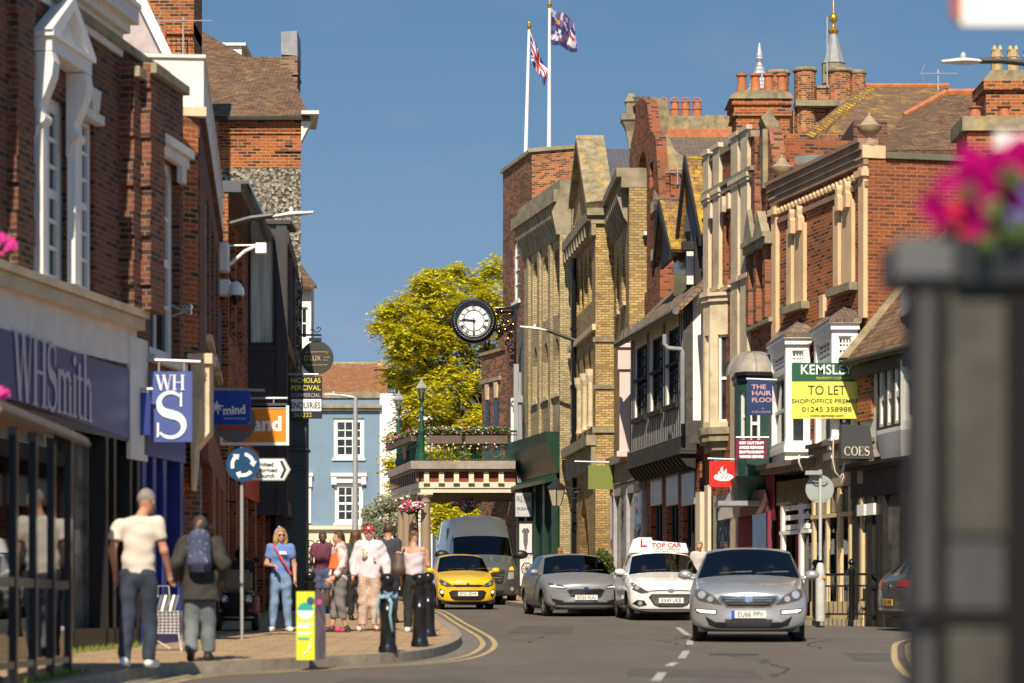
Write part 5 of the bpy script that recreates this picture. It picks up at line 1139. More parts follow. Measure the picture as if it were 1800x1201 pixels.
mb.slab([A_,B_,C_,D_],.14);mb.build('roof',TILE_BR,cb)
mb=MB();mb.slab([A_-Vector((.14,0,-.04)),A_+Vector((.1,0,.04)),D_+Vector((.12,0,.04)),D_-Vector((.12,0,-.04))],.2);mb.build('verge',LICHEN,cb)
mb=MB();mb.tube([FC.p(-.1,z_ev-.05,.45),FC.p(FC.L+.4,z_ev-.05,.45)],.07,8);FC.box(mb,0,FC.L,z_ev-.35,z_ev-.12,.1,.3);mb.build('gutter',plain('dark_moss_gutter',(.045,.04,.03),.7),cb)
mb=MB();mb.box(X(1606,47),X(1625,47),47,48.5,Z(540,47),Z(495,47));mb.build('dormer',WHITE,cb)
zs_=FC.z(1560,815)
mb=MB();FC.box(mb,.0,FC.L,FC.z(1560,818),FC.z(1560,812),.003,.75);FC.box(mb,.05,FC.L,FC.z(1560,824),FC.z(1560,818.5),.003,.6);FC.box(mb,.05,FC.L,FC.z(1560,872),FC.z(1560,824.5),.003,.35);FC.box(mb,0,FC.L,G(48)-.2,G(48)+.75,.003,.3)
for px in(1524,1549,1568,1610):FC.box(mb,FC.u(px)-.14,FC.u(px)+.14,G(48),FC.z(1560,873),.003,.4)
mb.build('black_shopfront',plain('black_shop_paint',(.022,.02,.02),.45,var=.4),cb)
mb=MB()
for px in(1538,1555):FC.box(mb,FC.u(px)-.17,FC.u(px)+.17,FC.z(1560,905),FC.z(1560,885),.401,.5)
mb.build('white_capital',WHITE,cb)
mb=MB();FC.box(mb,.1,FC.L,G(48)+.76,FC.z(1560,873),.003,.2);mb.build('shop_window',GL_SHOP,cb)
# ---- roofs, stack and castellated tower behind
hp=thing('hipped_tile_roof','brown hipped tile roof with red ridge and cream pots behind the peach stone building','roof',(X(1640,57),57,Z(262,57)))
mb=MB();mb.slab([q(1545,263,54),q(1580,263,54),q(1665,165,60),q(1588,203,60)],.1);mb.slab([q(1575,263,54.01),q(1745,263,54),q(1725,165,60),q(1665,165,60.01)],.1);mb.build('roof_slope',TILE_BR,hp)
mb=MB();mb.box(X(1545,55),X(1745,55),54.6,58,Z(290,55),Z(268,55));mb.build('wall',BR_OR,hp)
mb=MB();mb.tube([q(1590,204,59.9),q(1665,163,59.9)],.09,6);mb.tube([q(1665,163,59.9),q(1745,163,59.9)],.09,6);mb.build('ridge_tiles',TERRA,hp)
kt=thing('chimney_stack','broad brick chimney stack with orange lichen and cream crowned pots','chimney',(X(1770,56),56,Z(260,56)))
mb=MB();mb.box(X(1733,56),X(1830,56),56,57.2,Z(215,56),Z(160,56));mb.box(X(1728,56),X(1830,56),55.9,57.3,Z(159,56),Z(143,56));mb.build('stack',BR_OR,kt)
mb=MB();mb.prism([q(1727,142,56),q(1830,142,56),q(1830,122,56),q(1742,124,56)],(0,1.3,0));cp=mb.build('cap',LICHEN,kt)
for px in(1752,1780,1808):pot('chimney_pot',kt,px,125,80,56.5,.15,BUFF,'crown')
k2=thing('brick_chimney','lower brick chimney with weathered cap and terracotta pot in front of the hipped roof','chimney',(X(1745,51),51,Z(290,51)))
mb=MB();mb.box(X(1700,51),X(1830,51),51,52.2,Z(300,51),Z(232,51));mb.build('stack',BR_OR,k2)
mb=MB();mb.box(X(1690,51),X(1830,51),50.9,52.3,Z(231,51),Z(206,51));mb.build('cap',LICHEN,k2)
pot('chimney_pot',k2,1714,207,188,51.5,.13,TERRA);pot('chimney_pot',k2,1765,207,186,51.5,.13,TERRA)
aerial(1649,130,160,60.2,'white rod tv aerial on the red ridge of the hipped roof',1,34)
lr=thing('long_tiled_roof','long brown tile roof with orange lichen and verge tiles below the castellated tower','roof',(X(1500,64),64,Z(250,64)))
mb=MB();mb.slab([q(1398,245,60),q(1610,245,60),q(1665,152,66),q(1522,152,66)],.12);mb.slab([q(1380,262,59.9),q(1440,240,59.9),q(1522,152,65.9),q(1510,158,65.9)],.1);mb.build('roof_slope',tiles('roof_long',(.25,.14,.07),(.17,.10,.055),(.55,.33,.03),.65,.2,.12),lr)
mb=MB()
for i in range(24):mb.tube([q(1420+4.6*i,238-3.6*i,60+6*i/24),q(1432+4.6*i,243-3.6*i,59.8+6*i/24)],.055,6)
mb.build('verge_tiles',TILE_LI,lr)
mb=MB();mb.tube([q(1522,152,66),q(1668,152,66)],.08,6)
for i in range(24):mb.ball(q(1525+6*i,150,66),.055,6)
mb.build('ridge_tiles',TERRA,lr)
mb=MB();mb.prism([q(1370,252,58),q(1486,252,58),q(1486,268,58),q(1370,290,58)],(0,2,0));mb.build('lead_flat',LEAD,lr)
mb=MB();mb.prism([q(1372,276,57.2),q(1510,268,57.2),q(1480,292,57.2),q(1376,318,57.2)],(0,.5,0));mb.box(X(1370,57.1),X(1485,57.1),57.0,59,Z(275,57),Z(253,57))if 0 else None;mb.build('roof_light',plain('grey_green_panel',(.16,.2,.19),.3),lr)
mb=MB();mb.box(X(1375,61),X(1600,61),60.2,62,Z(330,61),Z(246,61));mb.build('wall',BR_OR,lr)
mb=MB();mb.box(X(1500,57.5),X(1560,57.5),57.5,60,Z(272,57.5),Z(212,57.5));mb.build('brick_block',BR_DARK,lr)
k3=thing('chimney_stack','broad brick chimney stack with mossy cap and four terracotta pots','chimney',(X(1337,61),61,Z(300,61)))
mb=MB();mb.box(X(1294,61),X(1388,61),61,62.2,Z(330,61),Z(205,61));mb.box(X(1288,61),X(1391,61),60.93,62.3,Z(204.5,61),Z(199,61));mb.box(X(1290,61),X(1389,61),60.95,62.3,Z(198,61),Z(186,61));mb.box(X(1286,61),X(1392,61),60.9,62.3,Z(185.5,61),Z(174,61));mb.build('stack',BR_OR,k3)
mb=MB();mb.prism([q(1282,173,60.85),q(1394,173,60.85),q(1390,163,60.85),q(1375,158,60.85),q(1300,158,60.85),q(1287,165,60.85)],(0,1.5,0));mb.build('cap',LICHEN,k3)
for px in(1304,1328,1351,1374):pot('chimney_pot',k3,px,160,130,61.5,.125,TERRA)
ct=thing('castellated_tower','round turreted castellated brick tower with lead spire and gilded finial','tower',(X(1455,90),90,G(90)))
Yc=88
mb=MB();mb.box(X(1394,Yc),X(1500,Yc),Yc,Yc+4,Z(400,Yc),Z(192,Yc));mb.build('wall',BR_HALL_F,ct)
for pa,pb,yt_ in((1346,1388,132),(1395,1435,127),(1452,1498,129),(1494,1522,131)):
 mb=MB();r_=(pb-pa)/2/F_PX*Yc;cx=X((pa+pb)/2,Yc);mb.lathe((cx,Yc,Z(300,Yc)),[(r_*.95,0),(r_*.95,Z(yt_,Yc)-Z(300,Yc))],14);tr=mb.build('turret',BR_HALL_F,ct)
 mb=MB();mb.lathe((cx,Yc,Z(yt_,Yc)+.002),[(r_*1.06,0),(r_*1.1,.04),(r_*1.06,.12)],14);mb.build('coping',STONE_OLD,tr)
mb=MB();mb.box(X(1434,Yc),X(1456,Yc),Yc-.3,Yc+.5,Z(158,Yc),Z(153,Yc));mb.box(X(1396,Yc),X(1500,Yc),Yc-.5,Yc+.3,Z(191,Yc),Z(181,Yc));mb.build('coping',STONE_OLD,ct)
mb=MB();mb.box(X(1434,Yc),X(1456,Yc),Yc-.25,Yc+.45,Z(181,Yc),Z(158.5,Yc));mb.build('parapet',BR_HALL_F,ct)
mb=MB();c_=(X(1465,90),90,Z(128,90));mb.lathe(c_,[(.42,-.4),(.42,.28),(.45,.3)],8);mb.build('spire_base',STONE_OLD,ct)
mb=MB();mb.lathe((X(1465,90),90,Z(113,90)),[(.40,0),(.3,.35),(.2,.75),(.12,1.05),(.1,1.15)],8);mb.build('spire',LEAD,ct)
mb=MB();cz=Z(60,90);mb.lathe((X(1465,90),90,cz),[(.05,-.05),(.18,.05),(.2,.1),(.1,.2),(.04,.3),(.05,.38),(.14,.46),(.16,.55),(.13,.66),(.05,.74),(.035,.8),(.04,1.1),(.02,1.15),(.02,1.6)],16);mb.build('finial',GOLD,ct,smooth=True)
mb=MB();mb.tube([q(1454,152,87.5),q(1454,30,87.5)],.025,6);mb.build('antenna_pole',METAL,ct)
sp=thing('spirelet','small silver louvred spirelet rising behind the four terracotta chimney pots','spire',(X(1336,80),80,Z(165,80)))
mb=MB()
prof=[]
for i in range(7):
 r_=.42-.05*i;z_=i*.13;prof+=[(r_,z_),(r_-.07,z_+.11)]
mb.lathe((X(1335,80),80,Z(160,80)),prof+[(.12,1.0),(.09,1.05),(.1,1.1),(.02,1.5)],10);mb.build('louvre',SILVER,sp)
Fac.WS=1.0
# ================================================================== PORTICO, CLOCK, FLAGS, BLUE HOUSE, TREE
Yp=89.5
po=thing('balcony_portico','cream portico on columns with dark red frieze and green iron balcony, spanning the pavement','portico',(X(740,Yp),Yp,G(Yp)))
xl,xr=X(737,Yp),X(906,Yp);ybk=95.5
zs0,zs1=Z(866,Yp),Z(862,Yp)
def skew(px0,y0_,px1,y1_,Y):pass
def deck(mb,z0,z1,e=0,f=0):
 fl,fr=Vector((xl-e,Yp-e)),Vector((xr,Yp-e));br,bl=Vector((xr+.3,ybk)),Vector((X(688,ybk)-e*.5,ybk))
 mb.hull([(p.x,p.y,z0)for p in(fl,fr,br,bl)],[(p.x,p.y,z1)for p in(fl,fr,br,bl)])
mb=MB();deck(mb,Z(825,Yp),Z(811,Yp),.28);deck(mb,Z(829,Yp),Z(825.5,Yp),.15);mb.build('deck',plain('old_grey_lead_stone',(.33,.29,.24),.85,var=.3,scale=2,bump=.3,dirt=(.16,.14,.11)),po)
mb=MB();deck(mb,Z(847,Yp),Z(829.5,Yp),-.06);mb.build('frieze',plain('oxblood_paint',(.20,.035,.02),.6,var=.2),po)
mb=MB();deck(mb,Z(858,Yp),Z(847.5,Yp),0);deck(mb,Z(866,Yp),Z(858.5,Yp),-.05);mb.build('beam',CREAM,po)
mb=MB();deck(mb,Z(869,Yp),Z(866.5,Yp),-.3);mb.build('soffit',plain('brown_soffit',(.14,.10,.07),.8),po)
for i in range(6):
 px=750+26.2*i+(0);mb=MB();mb.box(X(px-4.5,Yp),X(px+4.5,Yp),Yp-.09,Yp-.01+.05,Z(847,Yp)+.002,Z(829.5,Yp)-.002);mb.box(X(px-5.5,Yp),X(px+5.5,Yp),Yp-.13,Yp-.0,Z(847,Yp)-.06,Z(847,Yp));mb.build('bracket',CREAM,po)
FS_=Fac(a=Vector((X(688,ybk),ybk)),b=Vector((xl,Yp)))
mb=MB()
for i in range(13):u_=.15+i*(FS_.L-.4)/12;FS_.box(mb,u_,u_+.18,Z(847,Yp)+.002,Z(829.5,Yp)-.002,-.0,.10)
mb.build('side_bracket',plain('brown_stone_paint',(.2,.15,.12),.7),po)
TAN=plain('tan_column_paint',(.30,.22,.14),.55,var=.12)
def column(x,y,zt_):
 zb=G(y)+.1;mb=MB();h=zt_-zb
 mb.lathe((x,y,zb),[(.27,0),(.27,.12),(.24,.14),(.22,.2),(.185,.24),(.19,h*.4),(.165,h-.35),(.19,h-.33),(.19,h-.29),(.165,h-.27),(.165,h-.18),(.21,h-.12),(.24,h-.1)],20)
 c=mb.build('column',TAN,po,smooth=True)
 mb=MB();mb.lathe((x,y,zt_-.17),[(.17,0),(.24,.07),(.24,.10)],20);mb.box(x-.26,x+.26,y-.26,y+.26,zt_-.068,zt_-.001);mb.build('capital',CREAM,c)
column(X(747,Yp)+.02,Yp+.15,Z(866.5,Yp))
for px,y_ in((727,91.6),(716,93.2),(707,94.8)):column(X(px,y_),y_,Z(866.5,Yp))
zd=Z(811,Yp)+.005;ztp=Z(757,Yp);hr=ztp-zd
fl,fr,bl=Vector((xl-.02,Yp-.05)),Vector((xr+.05,Yp-.05)),Vector((X(697,ybk),ybk))
def rail_run(a,b,name,n,scroll):
 mb=MB();L=(b-a).length;d=(b-a)/L
 p=lambda t,z:Vector((a.x+d.x*t,a.y+d.y*t,zd+z))
 for z_ in(.05,hr*.55,hr-.03,hr*.86):mb.tube([p(0,z_),p(L,z_)],.022 if z_<hr-.1 else.04,6)
 for i in range(n+1):mb.tube([p(L*i/n,.03),p(L*i/n,hr-.03)],.011,5)
 for c in scroll:
  for s_ in(-1,1):
   mb.tube([p(c*L+s_*(.05+.34*(1-t/26)*(abs(math.sin(t*.32))+.1)),.12+hr*.72*t/26)for t in range(27)],.014,5)
   mb.tube([p(c*L+s_*.36+.24*(1-k/18*.8)*math.cos(k*.62)*s_,hr*.36+.24*(1-k/18*.8)*math.sin(k*.62))for k in range(19)],.013,5)
 for i in range(int(L/.62)):
  t0=.15+i*.62;mb.tube([p(t0+.3*k/8,hr*.58+hr*.24*math.sin(math.pi*k/8))for k in range(9)],.014,5);mb.tube([p(t0+.3+.24*k/8,hr*.82-hr*.2*math.sin(math.pi*k/8))for k in range(9)],.012,5)
 return mb.build(name,GREEN,po)
rail_run(fl,fr,'railing',34,(.38,.74));rail_run(bl,fl,'railing',40,(.3,.7))
mb=MB();mb.lathe(Vector((FS_.p(FS_.L*.55,zd+hr*.5,.06))),[(.28,-.02),(.28,.02)],18,ax=(FS_.n.x,FS_.n.y,0),sq=(1,1.2));mb.build('badge',plain('faded_red_badge',(.42,.16,.12),.6,var=.4,scale=6),po)
def lamp(px,ytop,ybase,Y,label):
 t=thing('balcony_lamp',label,'lamp',(X(px,Y),Y,Z(ybase,Y)),group='lamps on the balcony corners');h=(ybase-ytop)/F_PX*Y;k=h/3.3
 mb=MB();mb.lathe((X(px,Y),Y,Z(ybase,Y)),[(.16*k,0),(.16*k,.25*k),(.11*k,.3*k),(.10*k,1.05*k),(.14*k,1.1*k),(.14*k,1.2*k),(.085*k,1.25*k),(.075*k,1.9*k),(.11*k,1.93*k),(.11*k,2.0*k),(.05*k,2.1*k),(.05*k,2.3*k),(.12*k,2.4*k),(.14*k,2.44*k)],14);mb.build('post',GREEN,t,smooth=True)
 mb=MB();z=Z(ybase,Y)+2.45*k;x=X(px,Y)
 mb.lathe((x,Y,z),[(.13*k,0),(.20*k,.38*k),(.20*k,.40*k)],6);mb.build('lantern_glass',clear_glass('lantern_clear',(.5,.52,.5)),t)
 mb=MB();mb.lathe((x,Y,z+.402*k),[(.25*k,0),(.23*k,.05*k),(.12*k,.2*k),(.12*k,.24*k),(.05*k,.3*k),(.02*k,.42*k)],6)
 for j in range(6):
  a=2*math.pi*(j+.5)/6;mb.tube([(x+.135*k*math.cos(a),Y+.135*k*math.sin(a),z),(x+.205*k*math.cos(a),Y+.205*k*math.sin(a),z+.4*k)],.014*k,5)
 mb.build('lantern_frame',METAL,t)
lamp(741,663,811,Yp-.05,'green post lamp on the nearer front corner of the iron balcony')
lamp(701,685,818,ybk-.2,'green post lamp on the far back corner of the iron balcony')
# ---- flowers
PETAL={}
def pm(c):
 n='petal_%d_%d_%d'%tuple(int(x*100)for x in c)
 if n not in PETAL:PETAL[n]=plain(n,c,.6,var=.15,scale=20)
 return PETAL[n]
LEAF=plain('leaf_green',(.06,.12,.025),.6,var=.5,scale=6)
LEAF2=plain('leaf_green_light',(.14,.22,.04),.6,var=.4,scale=6)
def leafy(mb,c,r,n,s,mi=0,sc=(1,1,1),shell=.0,rnd=random):
 for _ in range(n):
  v=Vector((rnd.gauss(0,1),rnd.gauss(0,1),rnd.gauss(0,1))).normalized()*r*(rnd.random()**.4*(1-shell)+shell)
  p=Vector(c)+Vector((v.x*sc[0],v.y*sc[1],v.z*sc[2]))
  a=Vector((rnd.uniform(-1,1),rnd.uniform(-1,1),rnd.uniform(-1,1))).normalized();b=a.orthogonal().normalized();q_=s*rnd.uniform(.6,1.3)
  mb.add([p-a*q_*.5,p+b*q_*.35,p+a*q_*.5,p-b*q_*.35],[(0,1,2,3)],mi)
def blossom(mb,p,s,mi,facing=None):
 p=Vector(p);n=Vector((random.uniform(-.6,.6),-1,random.uniform(-.3,.8))).normalized()if facing is None else facing
 a=n.orthogonal().normalized();b=n.cross(a);k=5
 vs=[p+n*s*.12]
 for i in range(10):
  t=math.pi*2*i/10;r_=s*(.5 if i%2==0 else.38);vs.append(p+a*r_*math.cos(t)+b*r_*math.sin(t)-n*s*.05*(i%2))
 mb.add(vs,[(0,1+i,1+(i+1)%10)for i in range(10)],mi)
def flowers(par,c,size,cols,nf,fs,nl,ls,name='flowers',sub=None):
 """foliage and blossoms filling an ellipsoid of half-sizes `size`"""
 mb=MB()
 leafy(mb,c,1,nl,ls,0,size);leafy(mb,c,1,nl//2,ls,1,size)
 o=mb.build('foliage',[LEAF,LEAF2],par)
 for ci,col in enumerate(cols):
  mb=MB()
  for _ in range(nf//len(cols)):
   v=Vector((random.gauss(0,1),-abs(random.gauss(0,1))if random.random()<.75 else random.gauss(0,1),random.gauss(0,1))).normalized()*random.uniform(.8,1.12)
   blossom(mb,Vector(c)+Vector((v.x*size[0],v.y*size[1],v.z*size[2])),fs*random.uniform(.7,1.2),0)
  mb.build(name,pm(col),par)
PK_,WH_,RD_,PU_=(.62,.04,.26),(.80,.76,.76),(.6,.03,.02),(.25,.05,.35)
fb=thing('flower_box','long flower trough with pink, white and red flowers along the front balcony rail','flower box',(X(820,Yp),Yp-.1,ztp-.5))
mb=MB();mb.box(X(754,Yp),X(812,Yp),Yp-.3,Yp-.1,ztp-.48,ztp-.2);mb.box(X(818,Yp),X(892,Yp),Yp-.3,Yp-.1,ztp-.48,ztp-.2);mb.build('trough',plain('brown_trough',(.12,.09,.07),.8),fb)
for px in range(756,900,12):
 flowers(fb,(X(px,Yp),Yp-.15,ztp+.0),(.2,.14,.13),[(.5,.12,.2),WH_,RD_,(.55,.3,.35)],14,.06,130,.08)
mb=MB()
for px in range(758,880,14):
 blossom(mb,(X(px+random.uniform(-3,3),Yp),Yp-.34,ztp-.55+random.uniform(-.1,.1)),.07,0);blossom(mb,(X(px+random.uniform(-3,3),Yp),Yp-.34,ztp-.55+random.uniform(-.1,.1)),.07,0)
mb.build('trailing_flowers',pm((.75,.55,.55)),fb)
fb=thing('flower_box','flower trough with pink flowers along the receding left side of the balcony','flower box',(X(720,93),93,ztp-.3))
mb=MB();FS_.box(mb,.3,FS_.L-.3,ztp-.35,ztp-.15,.05,.25);mb.build('trough',plain('brown_trough',(.12,.09,.07),.8),fb)
for i in range(9):p_=FS_.p(.4+i*(FS_.L-.8)/8,ztp,.1);flowers(fb,p_,(.2,.3,.12),[PK_,RD_,WH_],12,.06,100,.08)
def basket(c,r,cols,label,nf=150,hang=None,fs=.07):
 t=thing('hanging_basket',label,'hanging basket',c);c=Vector(c)
 mb=MB();mb.lathe(c-Vector((0,0,r*.55)),[(r*.25,-r*.25),(r*.6,0),(r*.72,r*.35)],12);mb.build('bowl',GREEN,t)
 flowers(t,c,(r,r*.8,r*.62),cols,nf,fs,nf*2,fs*1.1)
 if hang:
  mb=MB()
  for a in(0,2.1,4.2):mb.tube([c+Vector((r*.7*math.cos(a),r*.7*math.sin(a),0)),c+Vector((0,0,hang))],.012,4)
  mb.build('chain',IRON,t)
 return t
basket(q(822,888,91),.36,[PK_,WH_,PU_,(.8,.5,.65)],'round hanging basket of pink, white and purple flowers under the portico beam',200,.75)
basket(q(721,891,90.5),.34,[WH_,RD_,PK_],'hanging basket of white and red flowers between the portico columns',160,.6)
basket(q(735,889,89.2),.22,[WH_,PK_],'small white and pink hanging basket beside the nearest tan column',90,.55)
# ---- clock on its scrolled iron bracket
Yc=91.0
ck=thing('bracket_clock','large round white faced clock in a black iron drum on a scrolled wall bracket','clock',(X(833,Yc),Yc,Z(604,Yc)))
cx,cz=X(833,Yc),Z(565,Yc);k=Yc/F_PX;rr=39.5*k
def ring(mb,r0,r1,y0,y1,seg=48):
 vs=[]
 for r_,y_ in((r0,y0),(r1,y0),(r1,y1),(r0,y1)):
  vs+=[(cx+r_*math.cos(2*math.pi*i/seg),y_,cz+r_*math.sin(2*math.pi*i/seg))for i in range(seg)]
 mb.add(vs,[(j*seg+i,j*seg+(i+1)%seg,((j+1)%4)*seg+(i+1)%seg,((j+1)%4)*seg+i)for j in range(4)for i in range(seg)])
mb=MB();ring(mb,29*k,36*k,Yc-.30,Yc+.3);ring(mb,35.8*k,rr,Yc-.18,Yc+.18)
mb.tube([(cx+37.6*k*math.cos(2*math.pi*i/48),Yc-.17,cz+37.6*k*math.sin(2*math.pi*i/48))for i in range(49)],2.1*k,8)
for i in range(48):
 a=2*math.pi*i/48;mb.ball((cx+34.5*k*math.cos(a),Yc-.31,cz+34.5*k*math.sin(a)),1.6*k,6)
drum=mb.build('drum',BLACKG,ck,smooth=True)
mb=MB();mb.lathe((cx,Yc,cz),[(29.5*k,-.22),(29.5*k,.22)],48,ax=(0,-1,0));mb.build('dial',plain('opal_dial',(.80,.79,.78),.4,var=.02),ck)
yf=Yc-.222
mb=MB();ring(mb,26.2*k,27.2*k,yf-.01,yf);ring(mb,17.5*k,18.7*k,yf-.01,yf);ring(mb,29*k,30*k,yf-.02,yf+.02)
for i in range(60):
 a=math.pi*2*i/60;r_=28.1*k;c_=Vector((cx+r_*math.cos(a),yf,cz+r_*math.sin(a)));d_=Vector((math.cos(a),0,math.sin(a)));e_=Vector((-math.sin(a),0,math.cos(a)))
 mb.prism([c_-d_*k-e_*.5*k,c_+d_*k-e_*.5*k,c_+d_*k+e_*.5*k,c_-d_*k+e_*.5*k],(0,-.01,0))
NUM={1:'I',2:'II',3:'III',4:'IIII',5:'V',6:'VI',7:'VII',8:'VIII',9:'IX',10:'X',11:'XI',12:'XII'}
def bar(p0,p1,wd):
 p0,p1=Vector(p0),Vector(p1);d_=(p1-p0).normalized();e_=Vector((d_.z,0,-d_.x))*wd/2;mb.prism([p0-e_,p1-e_,p1+e_,p0+e_],(0,-.012,0))
for h in range(1,13):
 a=math.pi/2-h*math.pi/6;out_=Vector((math.cos(a),0,math.sin(a)));tan=Vector((math.sin(a),0,-math.cos(a)));s_=NUM[h];wds={'I':1.5,'V':3.2,'X':3.2}
 tot=sum(wds[ch]for ch in s_);x_=-tot/2
 for ch in s_:
  c_=Vector((cx,yf-.001,cz))+tan*(x_+wds[ch]/2)*k;a0_,a1_=out_*19.4*k,out_*25.6*k;wv=wds[ch]*.42*k
  if ch=='I':bar(c_+a0_,c_+a1_,.8*k)
  elif ch=='V':bar(c_+a0_,c_+a1_-tan*wv,.8*k);bar(c_+a0_,c_+a1_+tan*wv,.5*k)
  else:bar(c_+a0_-tan*wv,c_+a1_+tan*wv,.5*k);bar(c_+a0_+tan*wv,c_+a1_-tan*wv,.8*k)
  x_+=wds[ch]
mb.build('numerals',BLACKG,ck)
mb=MB();yy=yf-.03
def hand(ang,L,wd,yy_):
 a=math.pi/2-ang;d_=Vector((math.cos(a),0,math.sin(a)));e_=Vector((math.sin(a),0,-math.cos(a)));c_=Vector((cx,yy_,cz))
 mb.prism([c_-d_*L*.15-e_*wd*.4,c_-d_*L*.15+e_*wd*.4,c_+d_*L*.7+e_*wd*.5,c_+d_*L*.76+e_*wd*.9,c_+d_*L,c_+d_*L*.76-e_*wd*.9,c_+d_*L*.7-e_*wd*.5],(0,-.012,0))
hand(math.radians(276),21*k,2.6*k,yy);mb.build('hour_hand',BLACKG,ck)
mb=MB();hand(math.radians(179),28*k,1.9*k,yy-.02);mb.lathe((cx,yy,cz),[(1.8*k,0),(1.8*k,.05)],12,ax=(0,-1,0));mb.build('minute_hand',BLACKG,ck)
mb=MB()
def arcf(cxp,cyp,r_,a0,a1,rad=.02,n=18,shrink=1.0):
 mb.tube([(X(cxp+r_*(1-(1-shrink)*i/n)*math.cos(R(a0+(a1-a0)*i/n)),Yc),Yc+.02*(i%2),Z(cyp-r_*(1-(1-shrink)*i/n)*math.sin(R(a0+(a1-a0)*i/n)),Yc))for i in range(n+1)],rad,6)
mb.box(X(903,Yc),X(908,Yc),Yc-.1,Yc+.1,Z(602,Yc),Z(541,Yc));mb.tube([q(870,543,Yc),q(910,541,Yc)],.045,6);mb.tube([q(870,548,Yc),q(905,547,Yc)],.03,6);mb.tube([q(869,581,Yc),q(905,579,Yc)],.04,6);mb.tube([q(905,600,Yc),q(905,655,Yc)],.05,6)
mb.prism([q(899,541,Yc),q(912,541,Yc),q(912,537,Yc),q(905,535,Yc),q(899,538,Yc)],(0,.15,0))
for(a_,b_,r_,s0,s1,sh)in((888,563,13,0,360,1),(888,563,9,20,680,.25),(877,552,6,0,500,.3),(899,552,5,180,-320,.3),(877,575,6,0,-500,.3),(899,575,5,180,680,.3),(888,590,8,0,180,1),(880,588,5,0,500,.3),(897,590,5,180,-320,.3),(893,602,8,40,-320,.3),(898,615,6,120,500,.3),(900,628,4,120,-300,.3),(868,590,9,-60,60,1),(900,640,3,0,360,1)):arcf(a_,b_,r_,s0,s1,.03,30,sh)
for i in range(16):mb.ball(q(870+i*2.3,541.5,Yc),.035,6)
mb.build('bracket',BLACKG,ck)
mb=MB()
for a_,b_ in((872,553),(882,547),(896,552),(893,565),(878,583),(888,579),(899,583),(871,562),(893,595),(886,571),(902,570),(868,556)):mb.ball(q(a_,b_,Yc-.05),.02,6)
mb.build('gilt_flower',GOLD,ck)
# ---- flagpoles and flags
POLE=plain('white_pole',(.85,.85,.84),.4,var=.03)
def flagpole(px_b,py_b,px_t,py_t,Y,label):
 t=thing('flagpole',label,'flagpole',q(px_b,py_b,Y));mb=MB();mb.tube([q(px_b,py_b+8,Y),q(px_t,py_t+10,Y)],[.075,.05],12);mb.build('pole',POLE,t,smooth=True)
 mb=MB();c=Vector(q(px_t,py_t+5,Y));mb.lathe(c-Vector((0,0,.12)),[(.05,0),(.06,.03),(.04,.05),(.07,.08),(.095,.14),(.07,.2),(.03,.24),(.02,.3)],12);mb.build('finial',GOLD,t,smooth=True);return t
flagpole(924,262,930,42,95.5,'shorter white flagpole on the brick hall roof, flying the small tricolour flag'.replace('tricolour','red white and blue'))
flagpole(965,257,966,4,94.5,'taller white flagpole on the brick hall roof, flying the patterned flag')
def flag(name,label,pos,cols,colf,N=56,M=30):
 mb=MB();vs=[pos(i/N,j/M)for j in range(M+1)for i in range(N+1)]
 mb.add(vs,[]);
 for j in range(M):
  for i in range(N):mb.f.append([j*(N+1)+i,j*(N+1)+i+1,(j+1)*(N+1)+i+1,(j+1)*(N+1)+i]);mb.m.append(colf((i+.5)/N,(j+.5)/M))
 o=mb.build(name,cols,None,smooth='all');props(o,label,'flag');return o
FB_,FR_,FWt=plain('flag_blue',(.02,.035,.20),.8,var=.1),plain('flag_red',(.62,.03,.05),.8,var=.1),plain('flag_white',(.75,.73,.76),.8,var=.05)
def ujack(s,t):
 x,y=s*60,t*30
 dx,dy=x-30,y-15
 if abs(dx)<3 or abs(dy)<3:return 1
 if abs(dx)<5 or abs(dy)<5:return 2
 for sg in(1,-1):
  d=(dx*.5-sg*dy)/1.118
  off=d*(1 if dx<0 else-1)*sg*(1)
  if abs(d)<3:
   return 1 if 0<off<2 else 2
 return 0
Yf=95.5
def pos1(s,t):
 hx,hy=932+2*0,56+t*48
 px=hx+s*32-t*6*s+1.5*math.sin(9*s+2*t);py=hy+s*(66-26*t)+s*s*6-(1-abs(2*t-1))*0
 return Vector(q(px,py,Yf-.05))+Vector((0,.16*math.sin(11*s+3*t)*min(1,s*4)+.25*s,0))
flag('national_flag','drooping blue flag with red and white crosses on the shorter flagpole',pos1,[FB_,FR_,FWt],ujack)
PAL=[plain('flag_violet',(.10,.09,.22),.8),plain('flag_navy',(.03,.035,.13),.8),plain('flag_lilac',(.42,.40,.52),.8),plain('flag_red2',(.5,.05,.06),.8),plain('flag_white2',(.66,.64,.68),.8),plain('flag_gold',(.5,.38,.05),.8)]
rg_=random.Random(5);cells={}
def coll(s,t):
 if.24<s<.36 and.22<t<.36:return 5
 if t>.86:return 1
 c=(int(s*9+.6*math.sin(t*9)),int(t*8+.5*math.sin(s*11)))
 if c not in cells:cells[c]=rg_.choice([0,0,1,1,2,4,3,4,0])
 if t<.25:return 2 if cells[c]in(3,4)else(0 if cells[c]<2 else 2)
 return cells[c]
def pos2(s,t):
 px=969+s*(40+6*t);py=14+t*64+s*(22-8*t)+3*math.sin(7*s+2*t)*s
 return Vector(q(px,py,94.4))+Vector((0,.18*math.sin(9*s+2*t)*min(1,s*4),0))
flag('patterned_flag','blue violet and white patchwork flag spread on the taller flagpole',pos2,PAL,coll)
